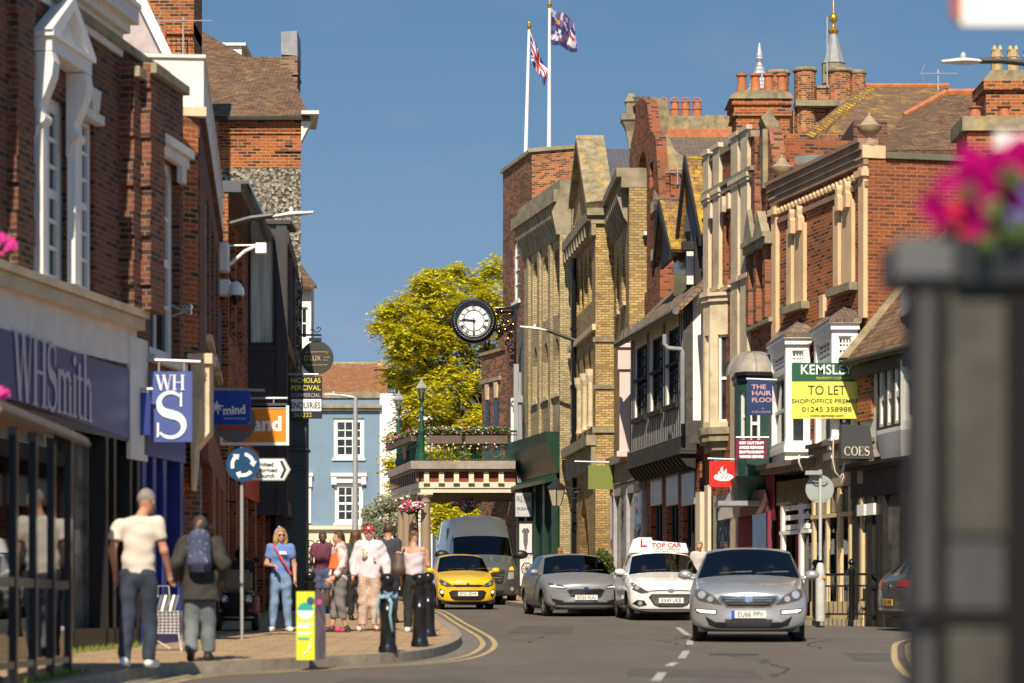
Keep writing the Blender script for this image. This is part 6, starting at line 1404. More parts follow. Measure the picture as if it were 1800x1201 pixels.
# ---- blue house
Yh=125
bh=thing('blue_rendered_house','blue rendered house with white sash windows and orange tiled roof closing the street','building',(X(600,Yh),Yh,G(Yh)))
BLU=plain('blue_render',(.17,.255,.345),.8,var=.1,scale=.8,dirt=(.13,.2,.28))
FH=Fac(a=Vector((X(500,Yh),Yh)),b=Vector((X(667.5,Yh),Yh)));hl=[]
def hw(px0,px1,y0,y1):return window(FH,bh,X(px0,Yh)-FH.a.x,X(px1,Yh)-FH.a.x,Z(y1,Yh),Z(y0,Yh),WHITE,nx=3,nz=4,fw=.20,rec=.1,holes=hl,bar=.05,sill=WHITE)
hw(586,640,735,806);hw(588,638,850,920)
hw(528,545,850,920)
shell(FH,bh,0,FH.L,Z(700,Yh),BLU,depth=6,holes=hl)
mb=MB();mb.box(X(582,Yh),X(645,Yh),Yh-.25,Yh,Z(838,Yh),Z(832,Yh))
for pa in(583,635):mb.box(X(pa,Yh),X(pa+9,Yh),Yh-.2,Yh,Z(852,Yh),Z(838.5,Yh))
mb.box(X(586,Yh),X(641,Yh),Yh-.12,Yh,Z(851,Yh),Z(838.5,Yh))if 0 else mb.box(X(592.5,Yh),X(634.5,Yh),Yh-.12,Yh,Z(849,Yh),Z(838.5,Yh));mb.box(X(520,Yh),X(551,Yh),Yh-.25,Yh,Z(838,Yh),Z(832,Yh));mb.box(X(541,Yh),X(549,Yh),Yh-.2,Yh,Z(856,Yh),Z(838.5,Yh));mb.box(X(541,Yh),X(547,Yh),Yh-.1,Yh,Z(925,Yh),Z(856.5,Yh));mb.build('window_hood',WHITE,bh)
mb=MB();mb.box(X(540,Yh),X(671,Yh),Yh-.3,Yh,Z(718,Yh),Z(712,Yh));mb.box(X(540,Yh),X(671,Yh),Yh-.2,Yh,Z(722,Yh),Z(718.5,Yh));mb.box(X(480,Yh),X(668,Yh),Yh-.1,Yh+.3,Z(700,Yh)+.002,Z(690,Yh));mb.build('cornice',STONE_OLD,bh)
mb=MB();mb.slab([q(480,690,125.3),q(682,690,125.3),q(668,641,131),q(560,641,131)],.15);mb.build('roof',tiles('old_orange_tiles',(.42,.18,.07),(.28,.12,.05),(.5,.33,.1),.35,.22,.15),bh)
mb=MB();mb.tube([q(560,641,131),q(668,641,131)],.14,6);mb.build('ridge',LICHEN,bh)
mb=MB();mb.box(X(658,127),X(681,127),127,128.2,Z(690,127),Z(650,127));mb.box(X(657,127),X(683,127),126.9,128.3,Z(649.5,127),Z(643,127));c_=mb.build('chimney',BR_HALL_F,bh)
mb=MB();mb.lathe(q(668,643,127.5),[(.16,0),(.13,.1),(.15,.2),(.12,.25)],10);mb.build('chimney_pot',BUFF,c_)
mb=MB();mb.box(X(667.6,Yh),X(760,Yh),Yh-.02,Yh+6,G(125)-.3,Z(692,Yh));mb.build('white_wall',plain('white_render',(.80,.80,.80),.7,var=.04),bh)
mb=MB();mb.box(X(535,Yh),X(667,Yh),Yh-.3,Yh-.02,Z(990,Yh),Z(932,Yh));mb.box(X(530,Yh),X(668,Yh),Yh-.5,Yh-.02,Z(931.5,Yh),Z(925,Yh));sf_=mb.build('shopfront',CREAM,bh)
text('MALDON',.5,plain('dark_letters',(.03,.03,.03),.5),bh,(X(545,Yh),Yh-.31,Z(962,Yh)),(1,0,0),(0,0,1),name='shop_lettering',align='CENTER')
mb=MB()
for pa in(560,600,640):mb.box(X(pa,Yh),X(pa+28,Yh),Yh-.33,Yh-.29,Z(1040,Yh),Z(968,Yh))
mb.build('shop_window',GL_SHOP,bh)
wf=thing('white_far_building','white rendered building glimpsed under and above the portico balcony','building',(X(850,118),118,G(118)))
mb=MB();mb.box(X(770,118),X(905,118),118,122,G(118)-.3,Z(745,118));mb.build('wall',plain('white_render',(.8,.8,.8),.7),wf)
mb=MB()
for pa in(826,868):mb.box(X(pa,118),X(pa+14,118),117.93,117.99,Z(825,118),Z(765,118));mb.box(X(pa,118),X(pa+16,118),117.93,117.99,Z(950,118),Z(885,118))
mb.build('window',GL,wf)
def street_light(label,base,top,arm,head,Y,m=METAL,headlen=28,r=.06):
 """post (pixels base->top) or wall arm, then arm to head"""
 t=thing('street_lamp',label,'street lamp',Vector(q(base[0],base[1],Y)))
 if top:mb=MB();mb.tube([q(*base,Y),q(*top,Y)],[r*1.3,r*.8],10);mb.build('post',m,t,smooth=True)
 mb=MB();mb.tube([Vector(q(px,py,Y))for px,py in arm],r*.45,8);mb.build('arm',IRON if not top else m,t)
 mb=MB();a,b=Vector(q(*head[0],Y)),Vector(q(*head[1],Y));d=b-a;L=d.length;u=Vector((0,0,1))
 pr=[(0,.0),(.05,.035),(.25,.045),(.45,.07),(.62,.06),(.8,.04),(1,.03)]
 vs=[];
 for s_,h_ in pr:
  c=a+d*s_;w_=.06+.12*math.sin(math.pi*min(1,s_+.1))
  vs+=[c+Vector((0,-w_,-.02)),c+Vector((0,-w_*.7,h_*L/1.2)),c+Vector((0,w_*.7,h_*L/1.2)),c+Vector((0,w_,-.02))]
 n=len(pr);mb.add(vs,[(i*4+j,i*4+(j+1)%4,(i+1)*4+(j+1)%4,(i+1)*4+j)for i in range(n-1)for j in range(4)]+[(0,1,2,3),(4*n-1,4*n-2,4*n-3,4*n-4)])
 mb.lathe(a+d*.45+u*.07,[(.04,0),(.04,.05),(.0,.09)],8);mb.build('lamp_head',plain('lamp_head_grey',(.62,.62,.62),.4),t,smooth=True);return t
street_light('slim grey street lamp post standing in front of the blue house',(624,985),(625,697),[(625,699),(600,695)],((600,695),(570,693)),110,r=.11)
street_light('street lamp with pale head on black arm across the yellow brick building',(1038,606),None,[(1038,606),(1000,595),(958,579)],((962,581),(914,574)),82,r=.13)
street_light('street lamp reaching from the left wall over the camera bracket, against flint',(403,391),None,[(405,394),(440,384),(480,379)],((480,381),(551,373)),49,r=.13)
street_light('street lamp reaching in from the right above the hipped roof',(1810,112),None,[(1810,112),(1760,107),(1722,107)],((1724,108),(1655,108)),42,r=.11)
# ---- tree
tr=thing('golden_leaved_tree','tall golden yellow leaved tree behind the balcony portico','tree',(X(850,108),108,G(108)))
BARK=plain('bark',(.06,.045,.035),.95,var=.4,scale=5,bump=.6)
rt=random.Random(11);base=Vector((X(845,108),108,G(108)));kk=108/F_PX
mb=MB();mb.tube([base,base+Vector((.1,0,2.5)),base+Vector((-.1,.1,5)),base+Vector((.2,0,8)),base+Vector((.1,0,11.5))],[.38,.3,.24,.16,.05],10)
clumps=[]
for(px,py,r_)in((775,500,34),(800,475,20),(745,520,36),(715,540,34),(690,565,24),(700,590,28),(735,580,40),(770,560,44),(730,625,36),(765,640,42),(705,625,20),(800,600,44),(805,660,40),(765,695,40),(800,720,44),(760,745,34),(725,690,24),(712,665,20),(840,500,30),(870,470,26),(865,520,40),(885,560,44),(845,560,40),(850,620,40),(845,680,40),(840,740,36),(715,740,22),(703,770,20),(695,815,22),(705,850,24),(700,880,20),(790,880,34),(770,910,30),(810,905,28),(765,870,22),(830,800,30),(790,800,34),(755,800,28),(668,572,12),(683,545,14),(760,480,16),(745,495,14),(790,530,30),(695,655,14),(725,600,26),(780,590,30),(815,560,34),(750,660,26),(730,705,24),(790,765,28),(745,560,24)):
 Y_=108+rt.uniform(-2.2,2.2);c=Vector(q(px,py,Y_));clumps.append((c,r_*kk))
 j=base+Vector((0,0,max(2.0,(c.z-base.z)*.62)));m_=(j+c)/2+Vector((rt.uniform(-.3,.3),0,-.25));mb.tube([j,m_,c],[.06,.035,.01],5)
mb.build('trunk',BARK,tr)
def m_leaf(name,c0,c1):
 m=bpy.data.materials.new(name);m.use_nodes=True;nt=m.node_tree;b=nt.nodes['Principled BSDF'];o=nt.nodes['Material Output']
 g=nt.nodes.new('ShaderNodeNewGeometry');col=_ramp(nt,g.outputs['Random Per Island'],c0,c1,0,1);nt.links.new(col,b.inputs['Base Color']);b.inputs['Roughness'].default_value=.55
 t=nt.nodes.new('ShaderNodeBsdfTranslucent');nt.links.new(col,t.inputs[0]);mx=nt.nodes.new('ShaderNodeMixShader');mx.inputs[0].default_value=.35
 nt.links.new(b.outputs[0],mx.inputs[1]);nt.links.new(t.outputs[0],mx.inputs[2]);nt.links.new(mx.outputs[0],o.inputs[0]);return m
GOLDLEAF=m_leaf('golden_leaves',(.40,.41,.015),(.84,.74,.03))
vs=[];fs=[]
for c,r_ in clumps:
 for s in range(int(40+r_*92)):
  d_=Vector((rt.gauss(0,1),rt.gauss(0,1),rt.gauss(0,.8))).normalized()*r_*rt.random()**.45;cc=c+d_;dr=Vector((rt.uniform(-1,1),rt.uniform(-1,1),rt.uniform(-.9,.15))).normalized()
  for l in range(11):
   a=cc+dr*.06*l;sd=dr.cross(Vector((0,0,1))).normalized()*(1 if l%2 else-1);nrm=Vector((rt.uniform(-.6,.6),rt.uniform(-.6,.6),1)).normalized()
   ld=(sd+dr*.35+Vector((0,0,rt.uniform(-.5,.2)))).normalized();e=ld.cross(nrm).normalized()*.06;L_=rt.uniform(.14,.21);b0=len(vs)
   vs+=[a,a+ld*L_*.5+e,a+ld*L_,a+ld*L_*.5-e];fs.append((b0,b0+1,b0+2,b0+3))
mb=MB();mb.v=[tuple(v)for v in vs];mb.f=fs;mb.m=[0]*len(fs);mb.build('crown',GOLDLEAF,tr)
print('leaves',len(fs))
def bush(name,label,cat,spec,Y,c0,c1,n,ls,trunk=None):
 t=thing(name,label,cat,(X(spec[0][0],Y),Y,G(Y)));mb=MB()
 for(px,py,r_)in spec:
  cc=Vector(q(px,py,Y+rt.uniform(-.3,.3)));
  for _ in range(n):
   d_=Vector((rt.gauss(0,1),rt.gauss(0,1),rt.gauss(0,1))).normalized()*r_*Y/F_PX*rt.random()**.4;p_=cc+d_;a=Vector((rt.uniform(-1,1),rt.uniform(-1,1),rt.uniform(-1,1))).normalized();b=a.orthogonal().normalized()*ls*.35
   mb.add([p_-a*ls*.5,p_+b,p_+a*ls*.5,p_-b],[(0,1,2,3)])
 mb.build('crown',m_leaf(name+'_leaves',c0,c1),t)
 if trunk:
  mb=MB()
  for(px,py,r_)in spec:mb.tube([Vector((X(trunk,Y),Y,G(Y)+.02)),Vector(q(px,py,Y))],[.05,.015],5)
  mb.build('stem',BARK,t)
bush('small_tree','small loose green and white blossomed tree in front of the blue house corner','tree',[(650,905,18),(672,890,20),(690,915,22),(665,930,18),(648,925,14),(700,935,14),(685,885,14)],104,(.10,.14,.05),(.55,.52,.38),520,.11,676)
bush('dark_tree','dark green tree top between the chimney and the golden tree','tree',[(690,662,12),(700,668,12),(685,675,10),(705,680,12)],128,(.03,.06,.015),(.08,.13,.03),260,.2,700)
bush('wall_shrub','bushy green shrub against the yellow bank wall behind the cars','shrub',[(1058,975,12),(1066,985,14),(1052,990,14),(1070,1000,12),(1060,1005,14)],71,(.05,.09,.02),(.2,.25,.05),380,.07,1060)
# ================================================================== VEHICLES (local frame: front at y = 0 facing -y, rear at y = L)
def paint(name,c,metal=.0,rough=.25):
 m=plain(name,c,rough,metal,var=.04,scale=2);b=m.node_tree.nodes['Principled BSDF'];b.inputs['Coat Weight'].default_value=.8;b.inputs['Coat Roughness'].default_value=.03;return m
TYRE=plain('tyre_rubber',(.018,.018,.018),.85,var=.3);ALLOY=plain('alloy',(.45,.46,.48),.3,.8,var=.1)
TRIM=plain('black_trim',(.015,.015,.016),.45,var=.2);CHROME=plain('chrome',(.7,.7,.72),.12,1,var=.02)
LENS=plain('lamp_lens',(.10,.105,.11),.12,.2,var=.5,scale=14);REFL=plain('lamp_reflector',(.75,.75,.78),.15,.6,var=.1)
DRL=plain('running_light',(.9,.9,.88),.3,emit=1.2);PLATE_W=plain('plate_white',(.72,.72,.68),.4,var=.03);PLATE_Y=plain('plate_yellow',(.75,.48,.03),.4,var=.03)
PLTXT=plain('plate_text',(.015,.015,.015),.5);CGL=clear_glass('car_glass',(.22,.25,.26));SEAT=plain('seat_fabric',(.02,.02,.022),.85)
SKIN0=plain('face_skin',(.42,.23,.15),.6,var=.08)
def loft_car(stations,W,name,mats,arches=(),sub=2,cut=.35,creases=None):
 """stations: list of rows of (x, y, z) for the right half, bottom centre first, top centre last"""
 n=len(stations);m=len(stations[0]);bm=bmesh.new();grid=[]
 for st in stations:
  R_=[bm.verts.new(p)for p in st];L_=[bm.verts.new((-p[0],p[1],p[2]))if abs(p[0])>1e-6 else R_[i]for i,p in enumerate(st)]
  grid.append((R_,L_))
 fm={}
 for k in range(n-1):
  for side in(0,1):
   a,b=grid[k][side],grid[k+1][side]
   for r in range(m-1):
    vs=[a[r],a[r+1],b[r+1],b[r]];f=bm.faces.new(vs if side==0 else vs[::-1]);f.material_index=mats(k,r)
 cl=bm.edges.layers.float.get('crease_edge')or bm.edges.layers.float.new('crease_edge')
 for k in range(n):
  for side in(0,1):
   for rr_,cv in((2,.6),(5,.35),(6,.55)):
    if k+1<n:
     e_=bm.edges.get((grid[k][side][rr_],grid[k+1][side][rr_]))
     if e_:e_[cl]=cv
   if creases and k in creases:
    for rr_ in range(5,m-1):
     e_=bm.edges.get((grid[k][side][rr_],grid[k][side][rr_+1]))
     if e_:e_[cl]=creases[k]
 for k in(0,n-1):
  loop=grid[k][0]+grid[k][1][-2:0:-1];bm.faces.new(loop)
 bmesh.ops.recalc_face_normals(bm,faces=bm.faces)
 me=bpy.data.meshes.new('tmp');bm.to_mesh(me);bm.free();o=bpy.data.objects.new('tmp',me);COL.objects.link(o)
 for i in range(5):me.materials.append(None)
 md=o.modifiers.new('s','SUBSURF');md.levels=sub;md.render_levels=sub
 cs=[]
 for(y,r)in arches:
  for sx in(-1,1):
   cm=MB();cm.lathe((sx*(W-cut),y,r-.03),[(r*1.16,0),(r*1.16,.8)],28,ax=(sx,0,0),mi=0);me2=bpy.data.meshes.new('c');me2.from_pydata(cm.v,[],cm.f)
   for i in range(5):me2.materials.append(None)
   for p in me2.polygons:p.material_index=4
   b2=bmesh.new();b2.from_mesh(me2);bmesh.ops.recalc_face_normals(b2,faces=b2.faces);b2.to_mesh(me2);b2.free()
   c=bpy.data.objects.new('c',me2);COL.objects.link(c);cs.append(c)
   bo=o.modifiers.new('b','BOOLEAN');bo.operation='DIFFERENCE';bo.object=c;bo.solver='EXACT'
 bpy.context.view_layer.update()
 res=bpy.data.meshes.new_from_object(o.evaluated_get(bpy.context.evaluated_depsgraph_get()))
 for x in cs+[o]:bpy.data.objects.remove(x)
 return res
def split_mats(me,names,mlist,root):
 """one object per material index of the finished shell"""
 out={}
 bm0=bmesh.new();bm0.from_mesh(me)
 bvh=BVHTree.FromBMesh(bm0)
 for i,nm in enumerate(names):
  if nm is None:continue
  b=bm0.copy();bmesh.ops.delete(b,geom=[f for f in b.faces if f.material_index!=i],context='FACES')
  if not b.faces:b.free();continue
  if nm=='side_window':
   for sg in(1,-1):
    b2=b.copy();bmesh.ops.delete(b2,geom=[f for f in b2.faces if f.calc_center_median().x*sg<0],context='FACES')
    for f in b2.faces:f.smooth=True;f.material_index=0
    m2=bpy.data.meshes.new(nm);b2.to_mesh(m2);b2.free();m2.materials.append(mlist[i]);o=bpy.data.objects.new(nm,m2);COL.objects.link(o);o.parent=root
   b.free();continue
  for f in b.faces:f.smooth=True;f.material_index=0
  m2=bpy.data.meshes.new(nm);b.to_mesh(m2);b.free();m2.materials.append(mlist[i])
  try:m2.set_sharp_from_angle(angle=R(45))
  except Exception:pass
  o=bpy.data.objects.new(nm,m2);COL.objects.link(o);o.parent=root;out[nm]=o
 bm0.free();return bvh,out
def conform(bvh,poly,name,mat,parent,eps=.006,d=1,th=.03,axis='y'):
 """panel of outline poly (x,z) laid on the shell as seen from front (d=1) or rear (d=-1)"""
 bm=bmesh.new();vs=[bm.verts.new((x,0,z))for x,z in poly];tris=tessellate_polygon([[Vector((x,z,0))for x,z in poly]])
 for t in tris:
  try:bm.faces.new([vs[i]for i in t])
  except Exception:pass
 for _ in range(4):
  es=[e for e in bm.edges if e.calc_length()>.07]
  if not es:break
  bmesh.ops.subdivide_edges(bm,edges=es,cuts=1);bmesh.ops.triangulate(bm,faces=bm.faces)
 last=0
 for v in bm.verts:
  h=bvh.ray_cast(Vector((v.co.x,-3 if d==1 else 9,v.co.z)),Vector((0,d,0)))
  if h[0]:last=h[0].y
  v.co.y=(h[0].y if h[0]else last)-d*eps
 ext=bmesh.ops.extrude_face_region(bm,geom=list(bm.faces));
 for v in[g for g in ext['geom']if isinstance(g,bmesh.types.BMVert)]:v.co.y+=d*th
 bmesh.ops.recalc_face_normals(bm,faces=bm.faces);me=bpy.data.meshes.new(name);bm.to_mesh(me);bm.free();me.materials.append(mat)
 o=bpy.data.objects.new(name,me);COL.objects.link(o);o.parent=parent;return o
def mir(poly):return[(-x,z)for x,z in poly]
def circ(x,z,r,n=14,sx=1):return[(x+r*sx*math.cos(2*math.pi*i/n),z+r*math.sin(2*math.pi*i/n))for i in range(n)]
def wheel(root,x,y,r,w_=.2,rim=ALLOY):
 s=1 if x>0 else-1
 t=MB().lathe((x-s*w_,y,r),[(r*.62,0),(r*.9,0),(r*.985,.02),(r,.05),(r,w_-.05),(r*.985,w_-.02),(r*.9,w_),(r*.66,w_-.01),(r*.62,w_-.04)],28,ax=(s,0,0)).build('tyre',TYRE,None,local=True,smooth=True)
 wh=t;wh.name='wheel';wh.parent=root
 mb=MB();mb.lathe((x-s*w_,y,r),[(r*.6,.04),(r*.6,w_-.07),(r*.1,w_-.05)],24,ax=(s,0,0));mb.build('brake',TRIM,wh,local=True)
 mb=MB()
 for k in range(5):
  a=2*math.pi*k/5;p0=Vector((x-.035*s,y,r));mb.tube([p0,p0+Vector((-.0,math.cos(a)*r*.6,math.sin(a)*r*.6))],[.045,.03],6)
 mb.lathe((x-s*w_,y,r),[(r*.60,w_-.06),(r*.66,w_-.015),(r*.64,w_-.01),(r*.58,w_-.05)],24,ax=(s,0,0));mb.build('rim',rim,wh,local=True,smooth=True)
def hatch(W=.90,L=4.25,H=1.457,hood=.95,cowl=1.02,nose=1.0):
 """nine-row half sections from nose to tail; W half width"""
 k=W/.90;h=H/1.457
 def S(y,zb,wb,z1,w1,z2,w2,zs,ws,ze,we,zm,zc,dy=(0,)*9):
  rows=[(0,zb),(wb*.7,zb),(wb,zb+.03),(w1,z1),(w2,z2),(ws,zs),(we,ze),(we*.55,zm),(0,zc)]
  return[(x*k,y+dy[i],z*h)for i,(x,z)in enumerate(rows)]
 e=nose
 return[S(.03,.36,.38,.42,.50,.50,.53,.58,.50,.63,.40,.65,.655,(0,0,.02,.03,.03,.03,.01,0,-.0)),S(.05,.20,.60,.28,.79,.46,.83,.62,.80,.72,.62,.755,.77,(.03,.05,.12,.22,.24,.22,.1,.03,.02)),S(.16,.18,.66,.26,.845,.47,.875,.67,.86,.775,.68,.815,.83,(0,0,.1,.19,.2,.18,.1,.04,.02)),S(.40,.18,.72,.26,.87,.48,.893,.70,.88,.83,.72,.875,.89,(0,0,.02,.05,.06,.06,.05,.02,0)),S(.80,.18,.74,.26,.90,.5,.915,.75,.90,.89,.78,.935,.95),S(1.08,.18,.75,.26,.90,.5,.915,.80,.90,.945,.80,.99,1.005,(0,0,0,0,0,.06,.10,.02,-.02)),S(1.16,.18,.75,.26,.90,.5,.915,.82,.90,.955,.80,1.00,1.015,(0,0,0,0,0,.06,.12,.03,-.01)),S(1.90,.18,.75,.26,.90,.5,.915,.89,.89,1.365,.65,1.425,1.435,(0,0,0,0,0,0,.02,-.02,-.04)),S(2.00,.18,.75,.26,.90,.5,.915,.89,.89,1.385,.655,1.44,1.452,(0,0,0,0,0,0,.02,-.02,-.04)),S(2.65,.18,.75,.26,.90,.5,.915,.92,.885,1.405,.66,1.46,1.467),S(L-.9,.18,.75,.26,.89,.5,.905,.95,.88,1.37,.64,1.43,1.44),S(L-.35,.2,.74,.28,.87,.5,.90,.95,.85,1.20,.57,1.28,1.30),S(L-.12,.24,.7,.32,.83,.55,.87,.93,.80,.99,.60,1.02,1.03,(0,)*9),S(L-.02,.3,.6,.38,.74,.55,.80,.80,.74,.88,.56,.90,.90),S(L,.4,.4,.45,.5,.55,.55,.7,.5,.75,.4,.76,.76)]
def hatch_mats(k,r):
 if 6==k and r in(6,7):return 1
 if 8<=k<=9 and r==5:return 2
 if k==7 and r==5:return 0
 if k==11 and r in(6,7):return 3
 return 0
def place(root,pos,yaw):
 n=Vector((0,-SLOPE,1)).normalized();f=Vector((math.sin(-yaw),math.cos(yaw),0));f=(f-n*f.dot(n)).normalized();x=f.cross(n)
 root.matrix_world=Matrix(((x.x,f.x,n.x,pos[0]),(x.y,f.y,n.y,pos[1]),(x.z,f.z,n.z,pos[2]),(0,0,0,1)))
def mirrors(root,mat,W,y,z,s=1.0):
 for sx in(-1,1):
  mb=MB();mb.ball((sx*(W+.085*s),y,z),.10*s,14,sc=(1.15,.7,.72));mb.tube([(sx*(W-.09),y+.05,z-.05),(sx*(W+.02),y+.01,z-.04)],.03,8)
  mb.build('door_mirror',mat,root,local=True,smooth='all')
def cabin(root,W,H,y0=1.5,people=(-.36,.36),L=4.2):
 mb=MB();mb.box(-W*.78,W*.78,y0-.42,y0+.0,.55,H*.63);mb.build('dashboard',SEAT,root,local=True)
 mb=MB();mb.lathe((.36,y0+.12,H*.66),[(.17,-.012),(.19,0),(.17,.012)],20,ax=(0,-1,.4));mb.build('steering_wheel',SEAT,root,local=True)
 for x in(-.36,.36):
  mb=MB();mb.box(x-.24,x+.24,y0+.55,y0+.72,.4,H*.67);mb.lathe((x,y0+.66,H*.69),[(.08,-.04),(.14,0),(.14,.16),(.1,.2)],10,sq=(1,.5));mb.build('car_seat',SEAT,root,local=True,bevel=.03)
 mb=MB();mb.box(-W*.7,W*.7,y0+1.35,y0+1.5,.4,H*.66)
 for x in(-.4,0,.4):mb.box(x-.11,x+.11,y0+1.36,y0+1.46,H*.66+.001,H*.77)
 mb.build('rear_seat',SEAT,root,local=True)
 mb=MB();mb.box(-W*.8,W*.8,y0-.5,L-.6,.3,.50);mb.build('cabin_floor',SEAT,root,local=True)
def occupant(root,x,y,z,top,label,hair=(.03,.02,.015)):
 """driver or passenger seen through the windscreen"""
 M=root.matrix_world;p=M@Vector((x,y,z));t=thing('person',label,'person',p);t.rotation_euler=M.to_euler()
 mb=MB();mb.lathe((0,0,-.55),[(.12,0),(.2,.1),(.22,.3),(.19,.38),(.09,.42),(.055,.45),(.055,.50)],14,sq=(1,.6));mb.build('shirt',top,t,local=True,smooth='all')
 mb=MB();mb.ball((0,-.01,0),.105,14,sc=(.78,.92,1.15));mb.tube([(0,-.105,.01),(0,-.125,-.02)],.014,6);mb.ball((-.085,0,0),.02,6);mb.ball((.085,0,0),.02,6);mb.tube([(0,.01,-.08),(0,.02,-.14)],.045,8)
 for s in(-1,1):
  a=Vector((s*.17,0,-.22));b=Vector((s*.24,-.15,-.42));c=Vector((s*.12,-.34,-.33));mb.tube([a,b,c],[.045,.036,.026],8);mb.ball(c+Vector((0,-.03,0)),.04,8,sc=(1,1.1,.8))
  for f_ in range(4):mb.tube([c+Vector((s*(-.03+.018*f_),-.06,.02)),c+Vector((s*(-.03+.018*f_),-.10,.0)),c+Vector((s*(-.03+.018*f_),-.085,-.03))],.009,5)
  mb.tube([c+Vector((-s*.035,-.03,.0)),c+Vector((-s*.055,-.065,.01))],.010,5)
 mb.build('body',SKIN0,t,local=True,smooth='all')
 mb=MB();mb.ball((0,.018,.03),.108,14,sc=(.82,.9,1.05));mb.build('hair',plain('hair_%d'%int(hair[0]*1000),hair,.7),t,local=True,smooth='all')
 mb=MB()
 for s in(-1,1):mb.ball((s*.034,-.098,.012),.011,6)
 mb.build('eyes',BLACK,t,local=True)
 return t
def numberplate(root,bvh,s,z,yellow=False,d=1,x0=0,w_=.52,h_=.11,blue=False):
 ys=[]
 for xx in(-.26,0,.26):
  for zz in(-.05,.05):
   hh=bvh.ray_cast(Vector((x0+xx,-3 if d==1 else 9,z+zz)),Vector((0,d,0)))
   if hh[0]:ys.append(hh[0].y)
 y=(min(ys)if d==1 else max(ys))-d*.034
 mb=MB();mb.box(x0-w_/2,x0+w_/2,min(y,y+d*.01),max(y,y+d*.01),z-h_/2,z+h_/2);p=mb.build('number_plate',PLATE_Y if yellow else PLATE_W,root,local=True)
 text(s,.112,PLTXT,p,(x0+(.025 if blue else 0),y-d*.002,z-.037),(d,0,0),(0,0,1),width=w_*.8 if not blue else w_*.74,local=True,depth=.003,bold=.0)
 if blue:mb=MB();mb.box(x0-w_/2,x0-w_/2+.05,y-.002,y,z-h_/2,z+h_/2);mb.build('plate_band',plain('plate_blue',(.01,.08,.5),.4),p,local=True)
 return p
# ---- silver hatchback coming towards us
def car_base(name,label,mat,W,L,H,pos,yaw,roofmat=None,arch=((.86,.32),),wb=2.62,rimm=ALLOY,mirmat=None,people=True):
 t=thing(name,label,'car',pos)
 me=loft_car(hatch(W,L,H),W,'car',hatch_mats,[(.87,.315),(.87+wb,.315)],creases={1:.5,5:.3,6:.8,7:.8,11:.8,12:.6})
 bvh,o=split_mats(me,['body','windscreen','side_window','rear_window','wheel_arch'],[mat,CGL,CGL,CGL,TRIM],t)
 for y in(.87,.87+wb):
  for sx in(-1,1):wheel(t,sx*(W-.045),y,.315,rim=rimm)
 mirrors(t,mirmat or mat,W,1.32,H*.70)
 cabin(t,W,H,L=L)
 for sg in(1,-1):conform(bvh,[(sg*W*.72,.72*H/1.457),(sg*W*.735,.72*H/1.457),(sg*W*.83,.93*H/1.457),(sg*W*.815,.93*H/1.457)],'bonnet_gap',TRIM,t,.003,th=.01)
 mb=MB();mb.box(-W*.85,W*.85,.3,L-.3,.16,.24);mb.build('underside',TRIM,t,local=True)
 mb=MB()
 for s in(-.45,.12):mb.tube([(s,1.17,H*.718),(s+.25,1.24,H*.73),(s+.5,1.27,H*.735)],.012,5)
 mb.build('wiper',TRIM,t,local=True)
 return t,bvh,o
SLV=paint('silver_paint',(.46,.47,.49),.55,.3)
t,bvh,o=car_base('car','silver hatchback with blue-banded plate driving in the middle of the road',SLV,.90,4.25,1.457,(X(1316,38.6),38.6,G(38.6)),R(-5.0))
conform(bvh,[(-.44,.715),(.44,.715),(.46,.66),(.33,.53),(-.33,.53),(-.46,.66)],'grille',CHROME,t,.006)
g_=conform(bvh,[(-.41,.695),(.41,.695),(.42,.66),(.31,.55),(-.31,.55),(-.42,.66)],'grille_mesh',TRIM,t,.012)
for z in(.585,.625,.66):conform(bvh,[(-.36,z),(.36,z),(.36,z+.012),(-.36,z+.012)],'grille_bar',CHROME,g_,.018)
conform(bvh,[(-.055,.62),(0,.60),(.055,.62),(.06,.70),(0,.735),(-.06,.70)],'badge',CHROME,t,.024)
for f in(lambda p:p,mir):
 h=conform(bvh,f([(-.40,.575),(-.52,.585),(-.76,.64),(-.82,.70),(-.81,.81),(-.70,.80),(-.54,.715)]),'headlight',LENS,t,.01)
 for x,z,r in((-.71,.725,.06),(-.58,.66,.045)):conform(bvh,f(circ(x,z,r)),'lamp',REFL,h,.018)
 conform(bvh,f([(-.50,.44),(-.73,.455),(-.80,.49),(-.78,.50),(-.50,.48)]),'running_light',DRL,t,.014)
 conform(bvh,f([(-.48,.425),(-.78,.445),(-.82,.50),(-.80,.515),(-.48,.495)]),'light_housing',TRIM,t,.006)
conform(bvh,[(-.66,.40),(-.50,.31),(.50,.31),(.66,.40),(.60,.26),(.45,.215),(-.45,.215),(-.60,.26)],'lower_intake',TRIM,t,.006)
g_=conform(bvh,[(-.36,.355),(.36,.355),(.33,.23),(-.33,.23)],'lower_grille',plain('grille_dark',(.04,.04,.042),.4),t,.010)
for z in(.26,.29,.32):conform(bvh,[(-.33,z),(.33,z),(.33,z+.008),(-.33,z+.008)],'grille_bar',LENS,g_,.014)
numberplate(t,bvh,'EU66 PPV',.43,blue=True)
place(t,(X(1316,38.6),38.6,G(38.6)),R(-5.0))
occupant(t,.36,1.98,1.06,plain('dark_top',(.03,.04,.06),.8),'driver with dark top behind the wheel of the nearest silver hatchback')
occupant(t,-.36,2.0,1.04,plain('navy_top',(.03,.04,.09),.8),'front passenger in the nearest silver hatchback')
